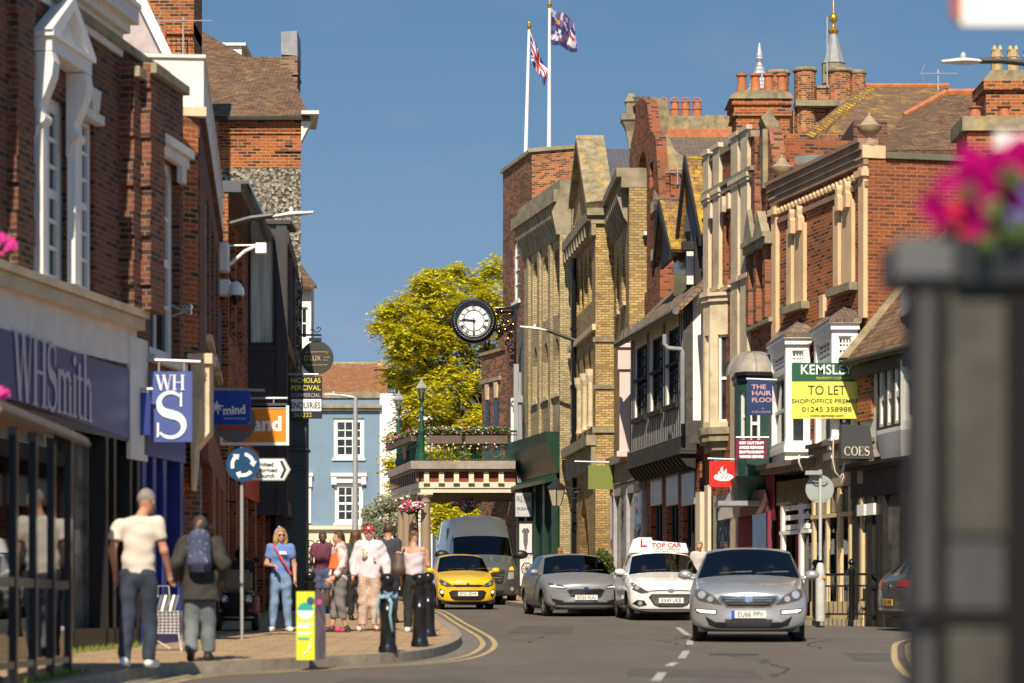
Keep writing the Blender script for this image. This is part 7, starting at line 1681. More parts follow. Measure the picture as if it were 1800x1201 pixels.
# ---- darker silver saloon-nosed hatchback
GRY=paint('grey_silver_paint',(.24,.25,.265),.3,.42)
GRY.node_tree.nodes['Principled BSDF'].inputs['Coat Weight'].default_value=.1
t,bvh,o=car_base('car','grey silver hatchback in the queue between the yellow car and the driving school car',GRY,.91,4.38,1.45,(X(1031,58.3),58.3,G(58.3)),R(8.5),wb=2.7)
conform(bvh,[(-.44,.60),(-.36,.645),(.36,.645),(.44,.60),(.36,.45),(.22,.40),(-.22,.40),(-.36,.45)],'grille',CHROME,t,.006)
g_=conform(bvh,[(-.415,.60),(-.35,.63),(.35,.63),(.415,.60),(.345,.46),(.21,.415),(-.21,.415),(-.345,.46)],'grille_mesh',TRIM,t,.012)
for z in(.50,.54,.58):conform(bvh,[(-.34,z),(.34,z),(.34,z+.01),(-.34,z+.01)],'grille_bar',CHROME,g_,.018)
conform(bvh,circ(0,.655,.03,12,2.0),'badge',plain('badge_blue',(.02,.05,.25),.3),t,.02)
for f in(lambda p:p,mir):
 h=conform(bvh,f([(-.45,.665),(-.60,.655),(-.80,.69),(-.82,.77),(-.70,.76),(-.52,.715)]),'headlight',LENS,t,.01)
 conform(bvh,f([(-.47,.665),(-.78,.685),(-.80,.715),(-.60,.69)]),'running_light',DRL,h,.018);conform(bvh,f(circ(-.69,.73,.03)),'lamp',REFL,h,.018)
 conform(bvh,f([(-.50,.36),(-.76,.42),(-.81,.52),(-.74,.34),(-.55,.28)]),'side_intake',TRIM,t,.006)
conform(bvh,[(-.70,.27),(.70,.27),(.66,.335),(-.66,.335)],'lower_intake',TRIM,t,.008)
numberplate(t,bvh,'EO23 XUU',.44)
place(t,(X(1031,58.3),58.3,G(58.3)),R(8.5))
occupant(t,.36,2.0,1.05,plain('black_top',(.02,.02,.02),.8),'driver with light hair seen through the grey silver hatchback windscreen',(.25,.17,.09))
occupant(t,-.36,2.0,1.05,plain('dark_green_top',(.03,.05,.04),.8),'front passenger with raised hands inside the grey silver hatchback')
occupant(t,.02,2.8,1.07,plain('red_top',(.4,.03,.04),.8),'person in red top sitting in the back of the grey silver hatchback')
# ---- white driving school car
WHP=paint('white_car_paint',(.78,.78,.77),0,.25)
t,bvh,o=car_base('car','white driving school hatchback with roof board, parked in line beside the kerb',WHP,.87,4.03,1.47,(X(1180,54),54,G(54)),R(3.4),wb=2.57)
conform(bvh,[(-.47,.50),(-.40,.565),(.40,.565),(.47,.50),(.36,.33),(.24,.29),(-.24,.29),(-.36,.33)],'grille',TRIM,t,.008)
g_=conform(bvh,[(-.43,.50),(-.38,.55),(.38,.55),(.43,.50),(.34,.345),(.22,.305),(-.22,.305),(-.34,.345)],'grille_mesh',plain('mesh_grey',(.07,.07,.075),.5,var=.8,scale=60),t,.014)
conform(bvh,[(-.60,.615),(-.3,.635),(.3,.635),(.60,.615),(.3,.65),(-.3,.65)],'bonnet_line',TRIM,t,.01)
conform(bvh,circ(0,.645,.035,12,2.0),'badge',CHROME,t,.02)
for f in(lambda p:p,mir):
 h=conform(bvh,f([(-.46,.60),(-.62,.58),(-.80,.66),(-.84,.79),(-.76,.80),(-.62,.70)]),'headlight',LENS,t,.01)
 conform(bvh,f(circ(-.70,.70,.045)),'lamp',REFL,h,.018)
 fl_=conform(bvh,f([(-.50,.33),(-.56,.43),(-.70,.44),(-.80,.36),(-.66,.30)]),'fog_light_housing',TRIM,t,.008);conform(bvh,f(circ(-.64,.37,.045)),'fog_light',REFL,fl_,.016)
conform(bvh,[(-.70,.23),(.70,.23),(.72,.25),(-.72,.25)],'lower_lip',TRIM,t,.01)
numberplate(t,bvh,'EX69 UKB',.43)
place(t,(X(1180,54),54,G(54)),R(3.4))
occupant(t,.36,1.98,1.06,plain('black_top',(.02,.02,.02),.8),'learner driver at the wheel of the white driving school car')
occupant(t,-.36,2.0,1.06,plain('black_top',(.02,.02,.02),.8),'instructor beside the learner in the white driving school car')
rb=thing('roof_board','white L plate roof board with red lettering on top of the white car','sign',(0,0,0));place(rb,t.matrix_world@Vector((0,2.3,1.455)),R(3.4))
mb=MB();mb.prism([(-.66,0,0),(.66,0,0),(.60,0,.20),(-.14,0,.26),(-.16,0,.33),(-.44,0,.33),(-.56,0,.28)],(0,.16,0));bd=mb.build('board',plain('board_white',(.82,.82,.82),.4,var=.02),rb,local=True)
RLT=plain('red_lettering',(.6,.02,.02),.5)
mb=MB();mb.box(-.40,-.36,-.012,-.002,.12,.29);mb.box(-.36,-.26,-.012,-.002,.12,.16);mb.build('red_letter',RLT,bd,local=True)
text('TOP CAR',.13,RLT,bd,(.17,-.004,.115),(1,0,0),(0,0,1),width=.66,local=True,bold=.004)
text('07961 288626',.06,plain('grey_letter',(.15,.15,.15),.5),bd,(.17,-.004,.055),(1,0,0),(0,0,1),width=.6,local=True)
text('www.topcar.co.uk',.04,plain('grey_letter',(.15,.15,.15),.5),bd,(.17,-.004,.018),(1,0,0),(0,0,1),width=.6,local=True)
# ---- yellow city car
YEL=paint('yellow_car_paint',(.82,.50,.012),0,.25)
t,bvh,o=car_base('car','small bright yellow hatchback in front of the grey van',YEL,.80,3.6,1.485,(X(823,67.6),67.6,G(67.6)),R(7),wb=2.28)
conform(bvh,[(-.50,.46),(-.42,.515),(.42,.515),(.50,.46),(.44,.30),(.34,.25),(-.34,.25),(-.44,.30)],'grille',TRIM,t,.008)
conform(bvh,[(-.44,.62),(-.36,.665),(.36,.665),(.44,.62),(.30,.605),(-.30,.605)],'upper_grille',TRIM,t,.008)
conform(bvh,circ(0,.70,.025,12,1.8),'badge',CHROME,t,.02)
for f in(lambda p:p,mir):
 h=conform(bvh,f([(-.40,.615),(-.55,.60),(-.70,.66),(-.735,.80),(-.72,.85),(-.62,.77),(-.46,.68)]),'headlight',LENS,t,.01)
 conform(bvh,f(circ(-.60,.69,.045)),'lamp',REFL,h,.018)
 fl_=conform(bvh,f([(-.63,.52),(-.72,.55),(-.74,.45),(-.68,.33),(-.62,.35)]),'fog_light_housing',TRIM,t,.008);conform(bvh,f(circ(-.675,.47,.04)),'fog_light',DRL,fl_,.016)
conform(bvh,[(-.60,.19),(.60,.19),(.58,.22),(-.58,.22)],'lower_lip',TRIM,t,.01)
numberplate(t,bvh,'EY21 ZHM',.42)
place(t,(X(823,67.6),67.6,G(67.6)),R(7))
occupant(t,.34,1.95,1.08,plain('black_top',(.02,.02,.02),.8),'driver inside the small yellow hatchback')
# ---- dark hatchback leaving to the right, seen from behind
DRK=paint('dark_grey_paint',(.045,.05,.055),.5,.25)
t,bvh,o=car_base('car','dark grey hatchback seen from behind with yellow number plate',DRK,.90,4.25,1.46,(11.0,50.0,G(50)),R(111))
for f in(lambda p:p,mir):
 conform(bvh,f([(-.42,.88),(-.46,.80),(-.78,.80),(-.84,.90),(-.80,.93)]),'tail_light',plain('tail_red',(.5,.01,.015),.15),t,.012,d=-1)
conform(bvh,[(-.78,.34),(.78,.34),(.70,.27),(-.70,.27)],'diffuser',TRIM,t,.012,d=-1);conform(bvh,[(-.7,.38),(.7,.38),(.7,.40),(-.7,.40)],'chrome_strip',CHROME,t,.014,d=-1)
conform(bvh,circ(0,.80,.05),'badge',CHROME,t,.02,d=-1)
numberplate(t,bvh,'EK15 FWD',.52,yellow=True,d=-1)
place(t,(X(1562,45.6)+4.19,46.3,G(46)),R(100))
# ---- small glimpse of a dark car behind the walkers
# ---- grey high-roof van
VAN=paint('van_grey_paint',(.095,.102,.108),.25,.35)
t=thing('van','grey high-roof panel van with black bumper behind the yellow car','van',(X(854,75.6),75.6,G(75.6)))
def V(y,zb,wb,z1,w1,z2,w2,zs,ws,ze,we,zm,zc,dy=(0,)*9):return[(x,y+dy[i],z)for i,(x,z)in enumerate([(0,zb),(wb*.7,zb),(wb,zb+.04),(w1,z1),(w2,z2),(ws,zs),(we,ze),(we*.55,zm),(0,zc)])]
vs_=[V(.02,.45,.5,.5,.6,.65,.64,.80,.6,.92,.5,.95,.96),V(.05,.26,.75,.34,.90,.6,.93,.88,.90,1.08,.76,1.12,1.13,(0,.03,.1,.2,.22,.2,.1,.03,0)),V(.25,.25,.85,.34,.99,.6,1.0,.95,.98,1.2,.84,1.25,1.26,(0,0,.05,.1,.1,.1,.08,.02,0)),V(.75,.25,.9,.34,1.02,.6,1.035,1.05,1.02,1.40,.88,1.44,1.45,(0,0,0,0,0,0,.06,.0,0)),V(.84,.25,.9,.34,1.02,.6,1.035,1.08,1.02,1.44,.88,1.48,1.49,(0,0,0,0,0,0,.06,.0,0)),V(1.45,.25,.9,.34,1.02,.6,1.035,1.2,1.02,2.02,.84,2.07,2.08),V(1.53,.25,.9,.34,1.02,.6,1.035,1.2,1.02,2.10,.85,2.14,2.15),V(2.0,.25,.9,.34,1.02,.6,1.035,1.3,1.02,2.50,.80,2.60,2.62),V(2.5,.25,.9,.34,1.02,.6,1.035,1.3,1.03,2.58,.88,2.68,2.70),V(5.6,.25,.9,.34,1.02,.6,1.035,1.3,1.03,2.58,.88,2.68,2.70),V(6.0,.3,.9,.4,1.0,.6,1.02,1.3,1.01,2.5,.85,2.6,2.62),V(6.05,.6,.5,.7,.6,.9,.7,1.3,.7,2.2,.5,2.3,2.3)]
def vm(k,r):
 if k==4 and r in(6,7):return 1
 if k in(5,)and r==5:return 2
 return 0
me=loft_car(vs_,1.03,'van',vm,[(1.0,.36),(4.6,.36)],cut=.3,creases={2:.5,4:.8,5:.8,8:.6,10:.6})
bvh,o=split_mats(me,['body','windscreen','side_window',None,'wheel_arch'],[VAN,CGL,CGL,CGL,TRIM],t)
for y in(1.0,4.6):
 for sx in(-1,1):wheel(t,sx*.99,y,.36,.22,plain('steel_wheel',(.25,.25,.26),.5,.5))
BUMP=plain('grey_plastic_bumper',(.045,.047,.05),.6,var=.15)
conform(bvh,[(-.94,.72),(-.80,.78),(-.50,.62),(.50,.62),(.80,.78),(.94,.72),(.92,.34),(.80,.28),(-.80,.28),(-.92,.34)],'bumper',BUMP,t,.02)
g_=conform(bvh,[(-.58,1.06),(.58,1.06),(.50,.64),(-.50,.64)],'grille',TRIM,t,.022)
for z in(.72,.80,.88,.96):conform(bvh,[(-.54,z),(.54,z),(.54,z+.02),(-.54,z+.02)],'grille_bar',CHROME,g_,.032)
for f in(lambda p:p,mir):
 h=conform(bvh,f([(-.62,.72),(-.88,.74),(-.90,1.08),(-.82,1.18),(-.66,1.08)]),'headlight',LENS,t,.014);conform(bvh,f([(-.66,.76),(-.85,.78),(-.86,.98),(-.68,.98)]),'lamp',REFL,h,.022);conform(bvh,f([(-.70,1.03),(-.87,1.03),(-.83,1.14),(-.74,1.12)]),'indicator',plain('amber',(.9,.4,.02),.3,emit=.6),h,.024)
 conform(bvh,f(circ(-.80,.48,.06)),'fog_light',REFL,t,.034)
conform(bvh,[(-.55,.44),(.55,.44),(.5,.32),(-.5,.32)],'lower_intake',TRIM,t,.028)
numberplate(t,bvh,'KP18 YRX',.53,x0=.0)
mirrors(t,TRIM,1.03,1.25,1.50,1.9)
mb=MB();mb.box(-.8,.8,1.2,1.5,.8,1.38);mb.build('dashboard',SEAT,t,local=True)
for x in(-.5,.5):
 mb=MB();mb.box(x-.26,x+.26,2.0,2.2,.8,1.62);mb.box(x-.14,x+.14,2.02,2.14,1.63,1.80);mb.build('car_seat',SEAT,t,local=True)
mb=MB();mb.box(-.95,.95,2.4,2.45,.5,2.3);mb.box(-.9,.9,.8,2.4,.4,.6);mb.build('bulkhead',SEAT,t,local=True)
mb=MB();mb.box(-.62,-.2,1.32,1.5,1.382,1.40);mb.build('paper',PLATE_W,t,local=True)
place(t,(X(854,75.6),75.6,G(75.6)),R(6.5))
# ---- rear end of a dark car parked beyond the walkers
t,bvh,o=car_base('car','dark car with yellow and white plate glimpsed between the walkers and bollards',paint('black_car_paint',(.02,.02,.024),.3,.3),.88,4.1,1.46,(X(690,88),88,G(88)),R(10))
numberplate(t,bvh,'EN03 ZBD',.43);
for f in(lambda p:p,mir):conform(bvh,f([(-.50,.62),(-.80,.66),(-.80,.76),(-.56,.72)]),'headlight',LENS,t,.01)
place(t,(X(690,84),84,G(84)),R(14))
# ================================================================== PEOPLE (one smooth skin per figure, grown from a distance field)
def surface_nets(D,org,h):
 ins=D<0;nx,ny,nz=D.shape
 c=np.zeros((nx-1,ny-1,nz-1),bool);cnt=np.zeros(c.shape,int)
 for dx in(0,1):
  for dy in(0,1):
   for dz in(0,1):cnt+=ins[dx:nx-1+dx,dy:ny-1+dy,dz:nz-1+dz]
 act=(cnt>0)&(cnt<8);idx=-np.ones(c.shape,int);ci=np.argwhere(act);idx[act]=np.arange(len(ci))
 acc=np.zeros((len(ci),3));wt=np.zeros(len(ci));i,j,k=ci.T
 cor=[(0,0,0),(1,0,0),(0,1,0),(1,1,0),(0,0,1),(1,0,1),(0,1,1),(1,1,1)]
 for a,b in((0,1),(2,3),(4,5),(6,7),(0,2),(1,3),(4,6),(5,7),(0,4),(1,5),(2,6),(3,7)):
  A,B=cor[a],cor[b];da=D[i+A[0],j+A[1],k+A[2]];db=D[i+B[0],j+B[1],k+B[2]];m=(da<0)!=(db<0)
  t=np.where(m,da/np.where(m,da-db,1),0)[:,None];p=np.array(A)+(np.array(B)-np.array(A))*t
  acc+=p*m[:,None];wt+=m
 V=(ci+acc/wt[:,None])*h+np.array(org);F=[]
 for ax in range(3):
  sl=[slice(None)]*3;sl[ax]=slice(0,-1);s2=[slice(None)]*3;s2[ax]=slice(1,None)
  m=ins[tuple(sl)]!=ins[tuple(s2)];e=np.argwhere(m);fl=ins[tuple(sl)][m]
  u,v=[a_ for a_ in range(3)if a_!=ax]
  ok=(e[:,u]>0)&(e[:,v]>0)&(e[:,u]<D.shape[u]-1)&(e[:,v]<D.shape[v]-1);e=e[ok];fl=fl[ok]
  def g(du,dv):
   q_=e.copy();q_[:,u]-=du;q_[:,v]-=dv;return idx[q_[:,0],q_[:,1],q_[:,2]]
  Q=np.stack([g(1,1),g(0,1),g(0,0),g(1,0)],1);fl2=fl if ax!=1 else~fl
  Q[~fl2]=Q[~fl2][:,::-1];F.append(Q)
 return V,np.concatenate(F)
class Field:
 def __init__(s,lo,hi,h=.0125):
  s.h=h;s.org=np.array(lo,float);n=np.ceil((np.array(hi)-s.org)/h).astype(int)+1;s.D=np.full(n,.5)
  s.ax=[s.org[i]+h*np.arange(n[i])for i in range(3)]
 def _reg(s,lo,hi,pad):
  sl=[]
  for i in range(3):
   a=int(np.clip(np.floor((lo[i]-pad-s.org[i])/s.h),0,s.D.shape[i]));b=int(np.clip(np.ceil((hi[i]+pad-s.org[i])/s.h)+1,0,s.D.shape[i]));sl.append(slice(a,b))
  return tuple(sl),np.meshgrid(*[s.ax[i][sl[i]]for i in range(3)],indexing='ij',sparse=True)
 def put(s,sl,d,k):
  o=s.D[sl]
  if k>0:hh=np.clip(.5+.5*(o-d)/k,0,1);s.D[sl]=o*(1-hh)+d*hh-k*hh*(1-hh)
  else:s.D[sl]=np.minimum(o,d)
 def cone(s,a,b,ra,rb,k=.02,flat=(1,1,1),clip=None):
  a,b=np.array(a,float),np.array(b,float);pad=max(ra,rb)*max(1/min(flat),1)+.05
  sl,(x,y,z)=s._reg(np.minimum(a,b),np.maximum(a,b),pad);f=np.array(flat)
  ab=(b-a)*f;L=ab@ab+1e-12;px,py,pz=(x-a[0])*f[0],(y-a[1])*f[1],(z-a[2])*f[2]
  t=np.clip((px*ab[0]+py*ab[1]+pz*ab[2])/L,0,1)
  d=np.sqrt((px-ab[0]*t)**2+(py-ab[1]*t)**2+(pz-ab[2]*t)**2)-(ra+(rb-ra)*t)
  if clip=='end':
   u=(b-a)/np.linalg.norm(b-a);d=np.maximum(d,(x-b[0])*u[0]+(y-b[1])*u[1]+(z-b[2])*u[2])
  s.put(sl,d,k);return s
 def ell(s,c,r,k=.02,cut=None):
  c,r=np.array(c,float),np.array(r,float);sl,(x,y,z)=s._reg(c-r,c+r,.05)
  q_=np.sqrt(((x-c[0])/r[0])**2+((y-c[1])/r[1])**2+((z-c[2])/r[2])**2);d=(q_-1)*min(r)
  if cut is not None:d=np.maximum(d,cut(x,y,z))
  s.put(sl,d,k);return s
 def clip(s,fn):
  x,y,z=np.meshgrid(*s.ax,indexing='ij',sparse=True);s.D=np.maximum(s.D,fn(x,y,z));return s
 def folds(s,amp,seed=0):
  x,y,z=np.meshgrid(*s.ax,indexing='ij',sparse=True);r_=random.Random(seed)
  for i in range(6):
   a=[r_.uniform(-28,28),r_.uniform(-28,28),r_.uniform(-34,34)];s.D=s.D+amp*.4*np.sin(a[0]*x+a[1]*y+a[2]*z+r_.uniform(0,6)+1.5*np.sin(9*z+3*x))
  return s
 def mesh(s,name,mat,parent):
  D=s.D;D[0]=D[-1]=.5;D[:,0]=D[:,-1]=.5;D[:,:,0]=D[:,:,-1]=.5
  V,F=surface_nets(D,s.org,s.h);me=bpy.data.meshes.new(name);me.from_pydata(V.tolist(),[],F.tolist());me.materials.append(mat)
  bm=bmesh.new();bm.from_mesh(me);bmesh.ops.smooth_vert(bm,verts=bm.verts,factor=.5,use_axis_x=True,use_axis_y=True,use_axis_z=True);bmesh.ops.recalc_face_normals(bm,faces=bm.faces);bm.to_mesh(me);bm.free()
  for p in me.polygons:p.use_smooth=True
  o=bpy.data.objects.new(name,me);COL.objects.link(o);o.parent=parent;return o
def lerp(a,b,t):return tuple(a[i]+(b[i]-a[i])*t for i in range(3))
SKIN=plain('skin',(.50,.27,.17),.55,var=.1,scale=6);SKIN_D=plain('skin_tanned',(.40,.20,.12),.55,var=.1,scale=6)
DENIM=plain('denim_light',(.16,.25,.40),.85,var=.3,scale=7);DENIM_D=plain('denim_dark',(.03,.04,.065),.85,var=.5,scale=5)
def fabric_pattern(name,base,cols,scale,thr=(.5,.56)):
 if name in MATS:return MATS[name]
 m,nt,b=_new(name);b.inputs['Roughness'].default_value=.85;t=nt.nodes.new('ShaderNodeTexCoord');col=base
 for i,c in enumerate(cols):
  mp=nt.nodes.new('ShaderNodeMapping');mp.inputs['Location'].default_value=(i*7.3,i*3.1,0);nt.links.new(t.outputs['Object'],mp.inputs[0])
  n=_noise(nt,mp.outputs[0],scale,2,.5);col=_mix(nt,col,c,_ramp(nt,n.outputs[0],(0,0,0),(1,1,1),*thr))
 nt.links.new(col,b.inputs['Base Color']);MATS[name]=m;return m
def person(label,px,Y,H,yaw,J=None,skin=None,top=None,topz=(.52,.83),sleeve=.45,legs=None,legz=(.05,.6),shoe=None,hair=None,hairstyle='short',build=1.0,fem=False,extra=None,jacket=0,seed=1,hem=None,dz=.12,loose=.0,group=None,base=None):
 k=H/1.75;yw=yaw
 pos=base if base else Vector((X(px,Y),Y,G(Y)+dz));t=thing('person',label,'person',pos,yw,group);skin=skin or SKIN
 j=dict(aL=(-.09,0,.07),aR=(.09,0,.07),kL=(-.095,-.015,.49),kR=(.095,-.015,.49),hL=(-.085,0,.90),hR=(.085,0,.90),wa=(0,0,1.08),ch=(0,.005,1.30),sL=(-.165,.005,1.415),sR=(.165,.005,1.415),eL=(-.215,.04,1.14),eR=(.215,.04,1.14),wL=(-.225,-.02,.89),wR=(.225,-.02,.89),nk=(0,.01,1.46),hd=(0,-.015,1.625),toeL=(-.11,-.16,.03),toeR=(.11,-.16,.03),hdir=(0,-1,0))
 if J:j.update(J)
 for n_ in('eL','eR','wL','wR'):j[n_]=(j[n_][0]*.9,j[n_][1],j[n_][2])
 j={n:tuple(c*k for c in v)if n!='hdir' else v for n,v in j.items()}
 B=build;lo=(min(v[0]for n,v in j.items()if n!='hdir')-.2,min(v[1]for n,v in j.items()if n!='hdir')-.26,-.03);hi=(max(v[0]for n,v in j.items()if n!='hdir')+.2,max(v[1]for n,v in j.items()if n!='hdir')+.26,H+.1)
 h=.0125
 f=Field(lo,hi,h)
 hd=Vector(j['hd']);fd=Vector(j['hdir']).normalized();sd=fd.cross(Vector((0,0,1))).normalized()
 P_=lambda a,b_,c:tuple(hd+fd*a*k+sd*b_*k+Vector((0,0,c*k)))
 fl=(1,1.55,1)
 f.cone(j['ch'],j['wa'],.145*k*B,(.115 if fem else.125)*k*B,.05,fl);f.cone(j['wa'],lerp(j['hL'],j['hR'],.5),.12*k*B,.135*k*B,.05,fl)
 for s_ in 'LR':
  f.cone(j['h'+s_],j['k'+s_],.085*k*B,.055*k*B,.04);f.cone(j['k'+s_],j['a'+s_],.056*k,.036*k,.02);f.cone(lerp(j['k'+s_],j['a'+s_],.15),lerp(j['k'+s_],j['a'+s_],.45),.05*k,.052*k,.03)
 snap=f.D-.008
 f.ell(hd,(.077*k,.077*k,.112*k),0);f.ell(P_(-.015,0,.02),(.079*k,.082*k,.095*k),.02)
 f.cone(P_(.05,0,-.03),P_(.055,0,-.085),.035*k,.03*k,.03);f.cone(P_(.088,0,.01),P_(.103,0,-.022),.008*k,.013*k,.008)
 for s_ in(-1,1):f.ell(P_(0,s_*.08,-.005),(.014*k,.018*k,.03*k),.006);f.cone(P_(.075,s_*.03,-.02),P_(.06,s_*.045,-.045),.012*k,.016*k,.02)
 f.cone(P_(.092,-.018,-.058),P_(.092,.018,-.058),.006*k,.006*k,.006)
 f.cone(P_(-.02,0,-.07),j['nk'],.05*k,.055*k,.02);
 f.cone(j['sL'],j['sR'],.048*k,.048*k,.05)
 def hand(w,e,nm,curl=.5):
  w=Vector(w);d=(w-Vector(e)).normalized();sx=-1 if nm=='L' else 1
  side=Vector((0,-1,0));side=(side-d*side.dot(d));side=side.normalized()if side.length>.2 else Vector((1,0,0));nrm=d.cross(side).normalized()*(-sx);
  f.cone(w,w+d*.055*k,.026*k,.032*k,.015);f.cone(w+d*.05*k-side*.02*k,w+d*.055*k+side*.022*k,.022*k,.022*k,.015)
  for i,L_ in enumerate((.066,.078,.072,.056)):
   b0=w+d*.075*k+side*(.034-.0225*i)*k;b1=b0+(d*.9+nrm*curl*.5).normalized()*L_*.5*k;b2=b1+(d*.55+nrm*curl).normalized()*L_*.5*k
   f.cone(b0,b1,.0115*k,.0105*k,.003);f.cone(b1,b2,.0105*k,.009*k,.003)
  b0=w+d*.025*k+side*.03*k;b1=b0+(d*.6+side*.9).normalized()*.04*k;f.cone(b0,b1,.014*k,.012*k,.006);f.cone(b1,b1+(d+side*.2).normalized()*.03*k,.012*k,.010*k,.003)
 for s_ in 'LR':
  f.cone(j['s'+s_],j['e'+s_],.047*k*B,.039*k*B,.03);f.cone(j['e'+s_],j['w'+s_],.041*k*B,.026*k,.02);hand(j['w'+s_],j['e'+s_],s_)
  f.cone(j['a'+s_],j['toe'+s_],.036*k,.028*k,.02)
 f.mesh('body',skin,t)
 c=Field(lo,hi,h);g=.014+loose;zt0,zt1=H*topz[0],H*topz[1]
 fe=.01 if fem else 0
 c.cone(j['ch'],j['wa'],.145*k*B+g,(.117 if fem else.13)*k*B+g,.05,fl);hp_=lerp(j['hL'],j['hR'],.5);c.cone(j['wa'],hp_,.125*k*B+g,.14*k*B+g,.05,fl)
 if topz[0]<.5:c.cone(hp_,(hp_[0],hp_[1],hp_[2]-.3*k),.14*k*B+g,.155*k*B+g+jacket*.03,.05,(1,1.4,1))
 if fem:c.ell((j['ch'][0],j['ch'][1]-.085*k,j['ch'][2]-.02),(.11*k,.05*k,.055*k),.04)
 c.cone(j['sL'],j['sR'],.05*k+g,.05*k+g,.05)
 c.D=np.minimum(c.D,snap);c.D=np.maximum(c.D,(zt0-c.ax[2])[None,None,:])
 c.D=np.maximum(c.D,(c.ax[2]-zt1)[None,None,:])
 if sleeve:
  for s_ in 'LR':
   if sleeve<=1:c.cone(j['s'+s_],lerp(j['s'+s_],j['e'+s_],sleeve),.052*k*B+g,.046*k*B+g+.006,.014,clip='end')
   else:c.cone(j['s'+s_],j['e'+s_],.053*k*B+g,.044*k*B+g,.03);c.cone(j['e'+s_],lerp(j['e'+s_],j['w'+s_],sleeve-1),.044*k*B+g,.034*k*B+g*.7,.02,clip='end')
 if jacket:
  c.cone(j['nk'],(j['nk'][0],j['nk'][1]+.03,j['nk'][2]+.03*k),.085*k,.075*k,.03)
 c.folds(.007+.004*(loose>0),seed);c.mesh('jacket' if jacket else 'shirt',top,t)
 c=Field(lo,hi,h)
 c.cone(lerp(j['wa'],hp_,.55),hp_,.128*k*B+.012,.14*k*B+.012,.04,fl)
 for s_ in 'LR':
  c.cone(j['h'+s_],j['k'+s_],.088*k*B+.012,.06*k*B+.014+loose*.3,.03);c.cone(j['k'+s_],j['a'+s_],.062*k*B+.012+loose*.3,.046*k*B+.012+loose*.4,.03)
 c.D=np.minimum(c.D,snap);c.D=np.maximum(c.D,(c.ax[2]-legz[1]*H)[None,None,:])
 cutz=legz[0]*H;c.D=np.maximum(c.D,(cutz-c.ax[2])[None,None,:])if legz[0]>0 else c.D
 c.folds(.008,seed+9);c.mesh('trousers',legs,t)
 for s_ in 'LR':
  a,b=Vector(j['a'+s_]),Vector(j['toe'+s_]);lo2=tuple(min(a[i],b[i])-.12 for i in range(3));hi2=tuple(max(a[i],b[i])+.12 for i in range(3));c=Field(lo2,hi2,.01)
  d_=(b-a);d_.z=0;d_=d_.normalized()if d_.length>.01 else fd;ad=Vector((0,0,1))
  heel=a-d_*.035+Vector((0,0,-.025));ball_=b+Vector((0,0,.012));c.cone(heel,ball_,.045,.043,.02);c.cone(a+Vector((0,0,.0)),a+Vector((0,0,.02)),.046,.044,.02)
  if b.z<.1 and a.z<.12:c.D=np.maximum(c.D,(.002-c.ax[2])[None,None,:])
  c.mesh('shoe',shoe,t)
 c=Field(tuple(hd-Vector((.2,.2,.45))),tuple(hd+Vector((.2,.2,.2))),.01)
 def cutf(x,y,z):
  fx=(x-hd.x)*fd.x+(y-hd.y)*fd.y;return np.minimum(fx-.035*k,np.maximum(fx-.3,-(z-hd.z-.055*k)))if 0 else np.maximum(fx-.03*k-np.clip((z-hd.z-.045*k)*2.2,0,.09),(-.05*k if hairstyle!='long' else-.12)-(z-hd.z)-np.clip(-fx*.4,0,.05))
 if hairstyle!='cap_bald':
  hq=.089 if hairstyle=='short' else.090;c.ell(P_(-.010,0,.026),(hq*k,hq*k,(.012+hq)*k),0,cutf);c.folds(.004,seed+2)
 if hairstyle=='long':
  for s_ in(-1,1):
   c.cone(P_(-.005,s_*.07,.03),P_(.0,s_*.088,-.10),.035*k,.04*k,.02);c.cone(P_(.0,s_*.088,-.10),P_(.01,s_*.085,-.21),.04*k,.022*k,.02)
  c.cone(P_(-.06,0,.0),P_(-.07,0,-.2),.07*k,.05*k,.03)
  c.folds(.006,seed+4)
 if hairstyle=='bun':c.ell(P_(-.075,0,.085),(.045*k,.045*k,.04*k),.02)
 if hairstyle=='pony':c.cone(P_(-.085,0,.03),P_(-.12,0,-.14),.035*k,.02*k,.02)
 c.mesh('hair',hair,t)
 mb=MB()
 for s_ in(-1,1):mb.ball(P_(.073,s_*.03,.008),.011*k,8,sc=(1,1,.7))
 mb.build('eyes',plain('eye_dark',(.03,.02,.02),.3),t,local=True,smooth='all')
 mb=MB();mb.tube([P_(.0955,-.02,-.059),P_(.0985,0,-.060),P_(.0955,.02,-.059)],.0045*k,6);mb.build('mouth',plain('lip_colour',(.33,.10,.08),.5),t,local=True)
 if extra:extra(t,j,k,P_)
 return t
HAIR_G=plain('hair_grey',(.22,.19,.17),.8,var=.3,scale=20);HAIR_B=plain('hair_brown',(.07,.035,.018),.6,var=.4,scale=20);HAIR_BL=plain('hair_blonde',(.36,.20,.07),.55,var=.35,scale=20);HAIR_K=plain('hair_cropped_dark',(.05,.035,.03),.85,var=.3,scale=20)
cream_t=plain('cream_tee',(.60,.54,.45),.9,var=.06,scale=3);WSH=plain('white_trainers',(.75,.75,.74),.6,var=.06);BSH=plain('black_shoes',(.02,.02,.022),.6);GREYT=plain('grey_trousers',(.17,.16,.155),.9,var=.25,scale=6)
def x1(t,j,k,P_):
 mb=MB()
 for s_ in(-1,1):mb.box(s_*.08-.05,s_*.08+.05,.125,.135,.90,.94)if 0 else None
 mb.ball((0,0,-9),.001,4)if 0 else None
Yp1=25.9
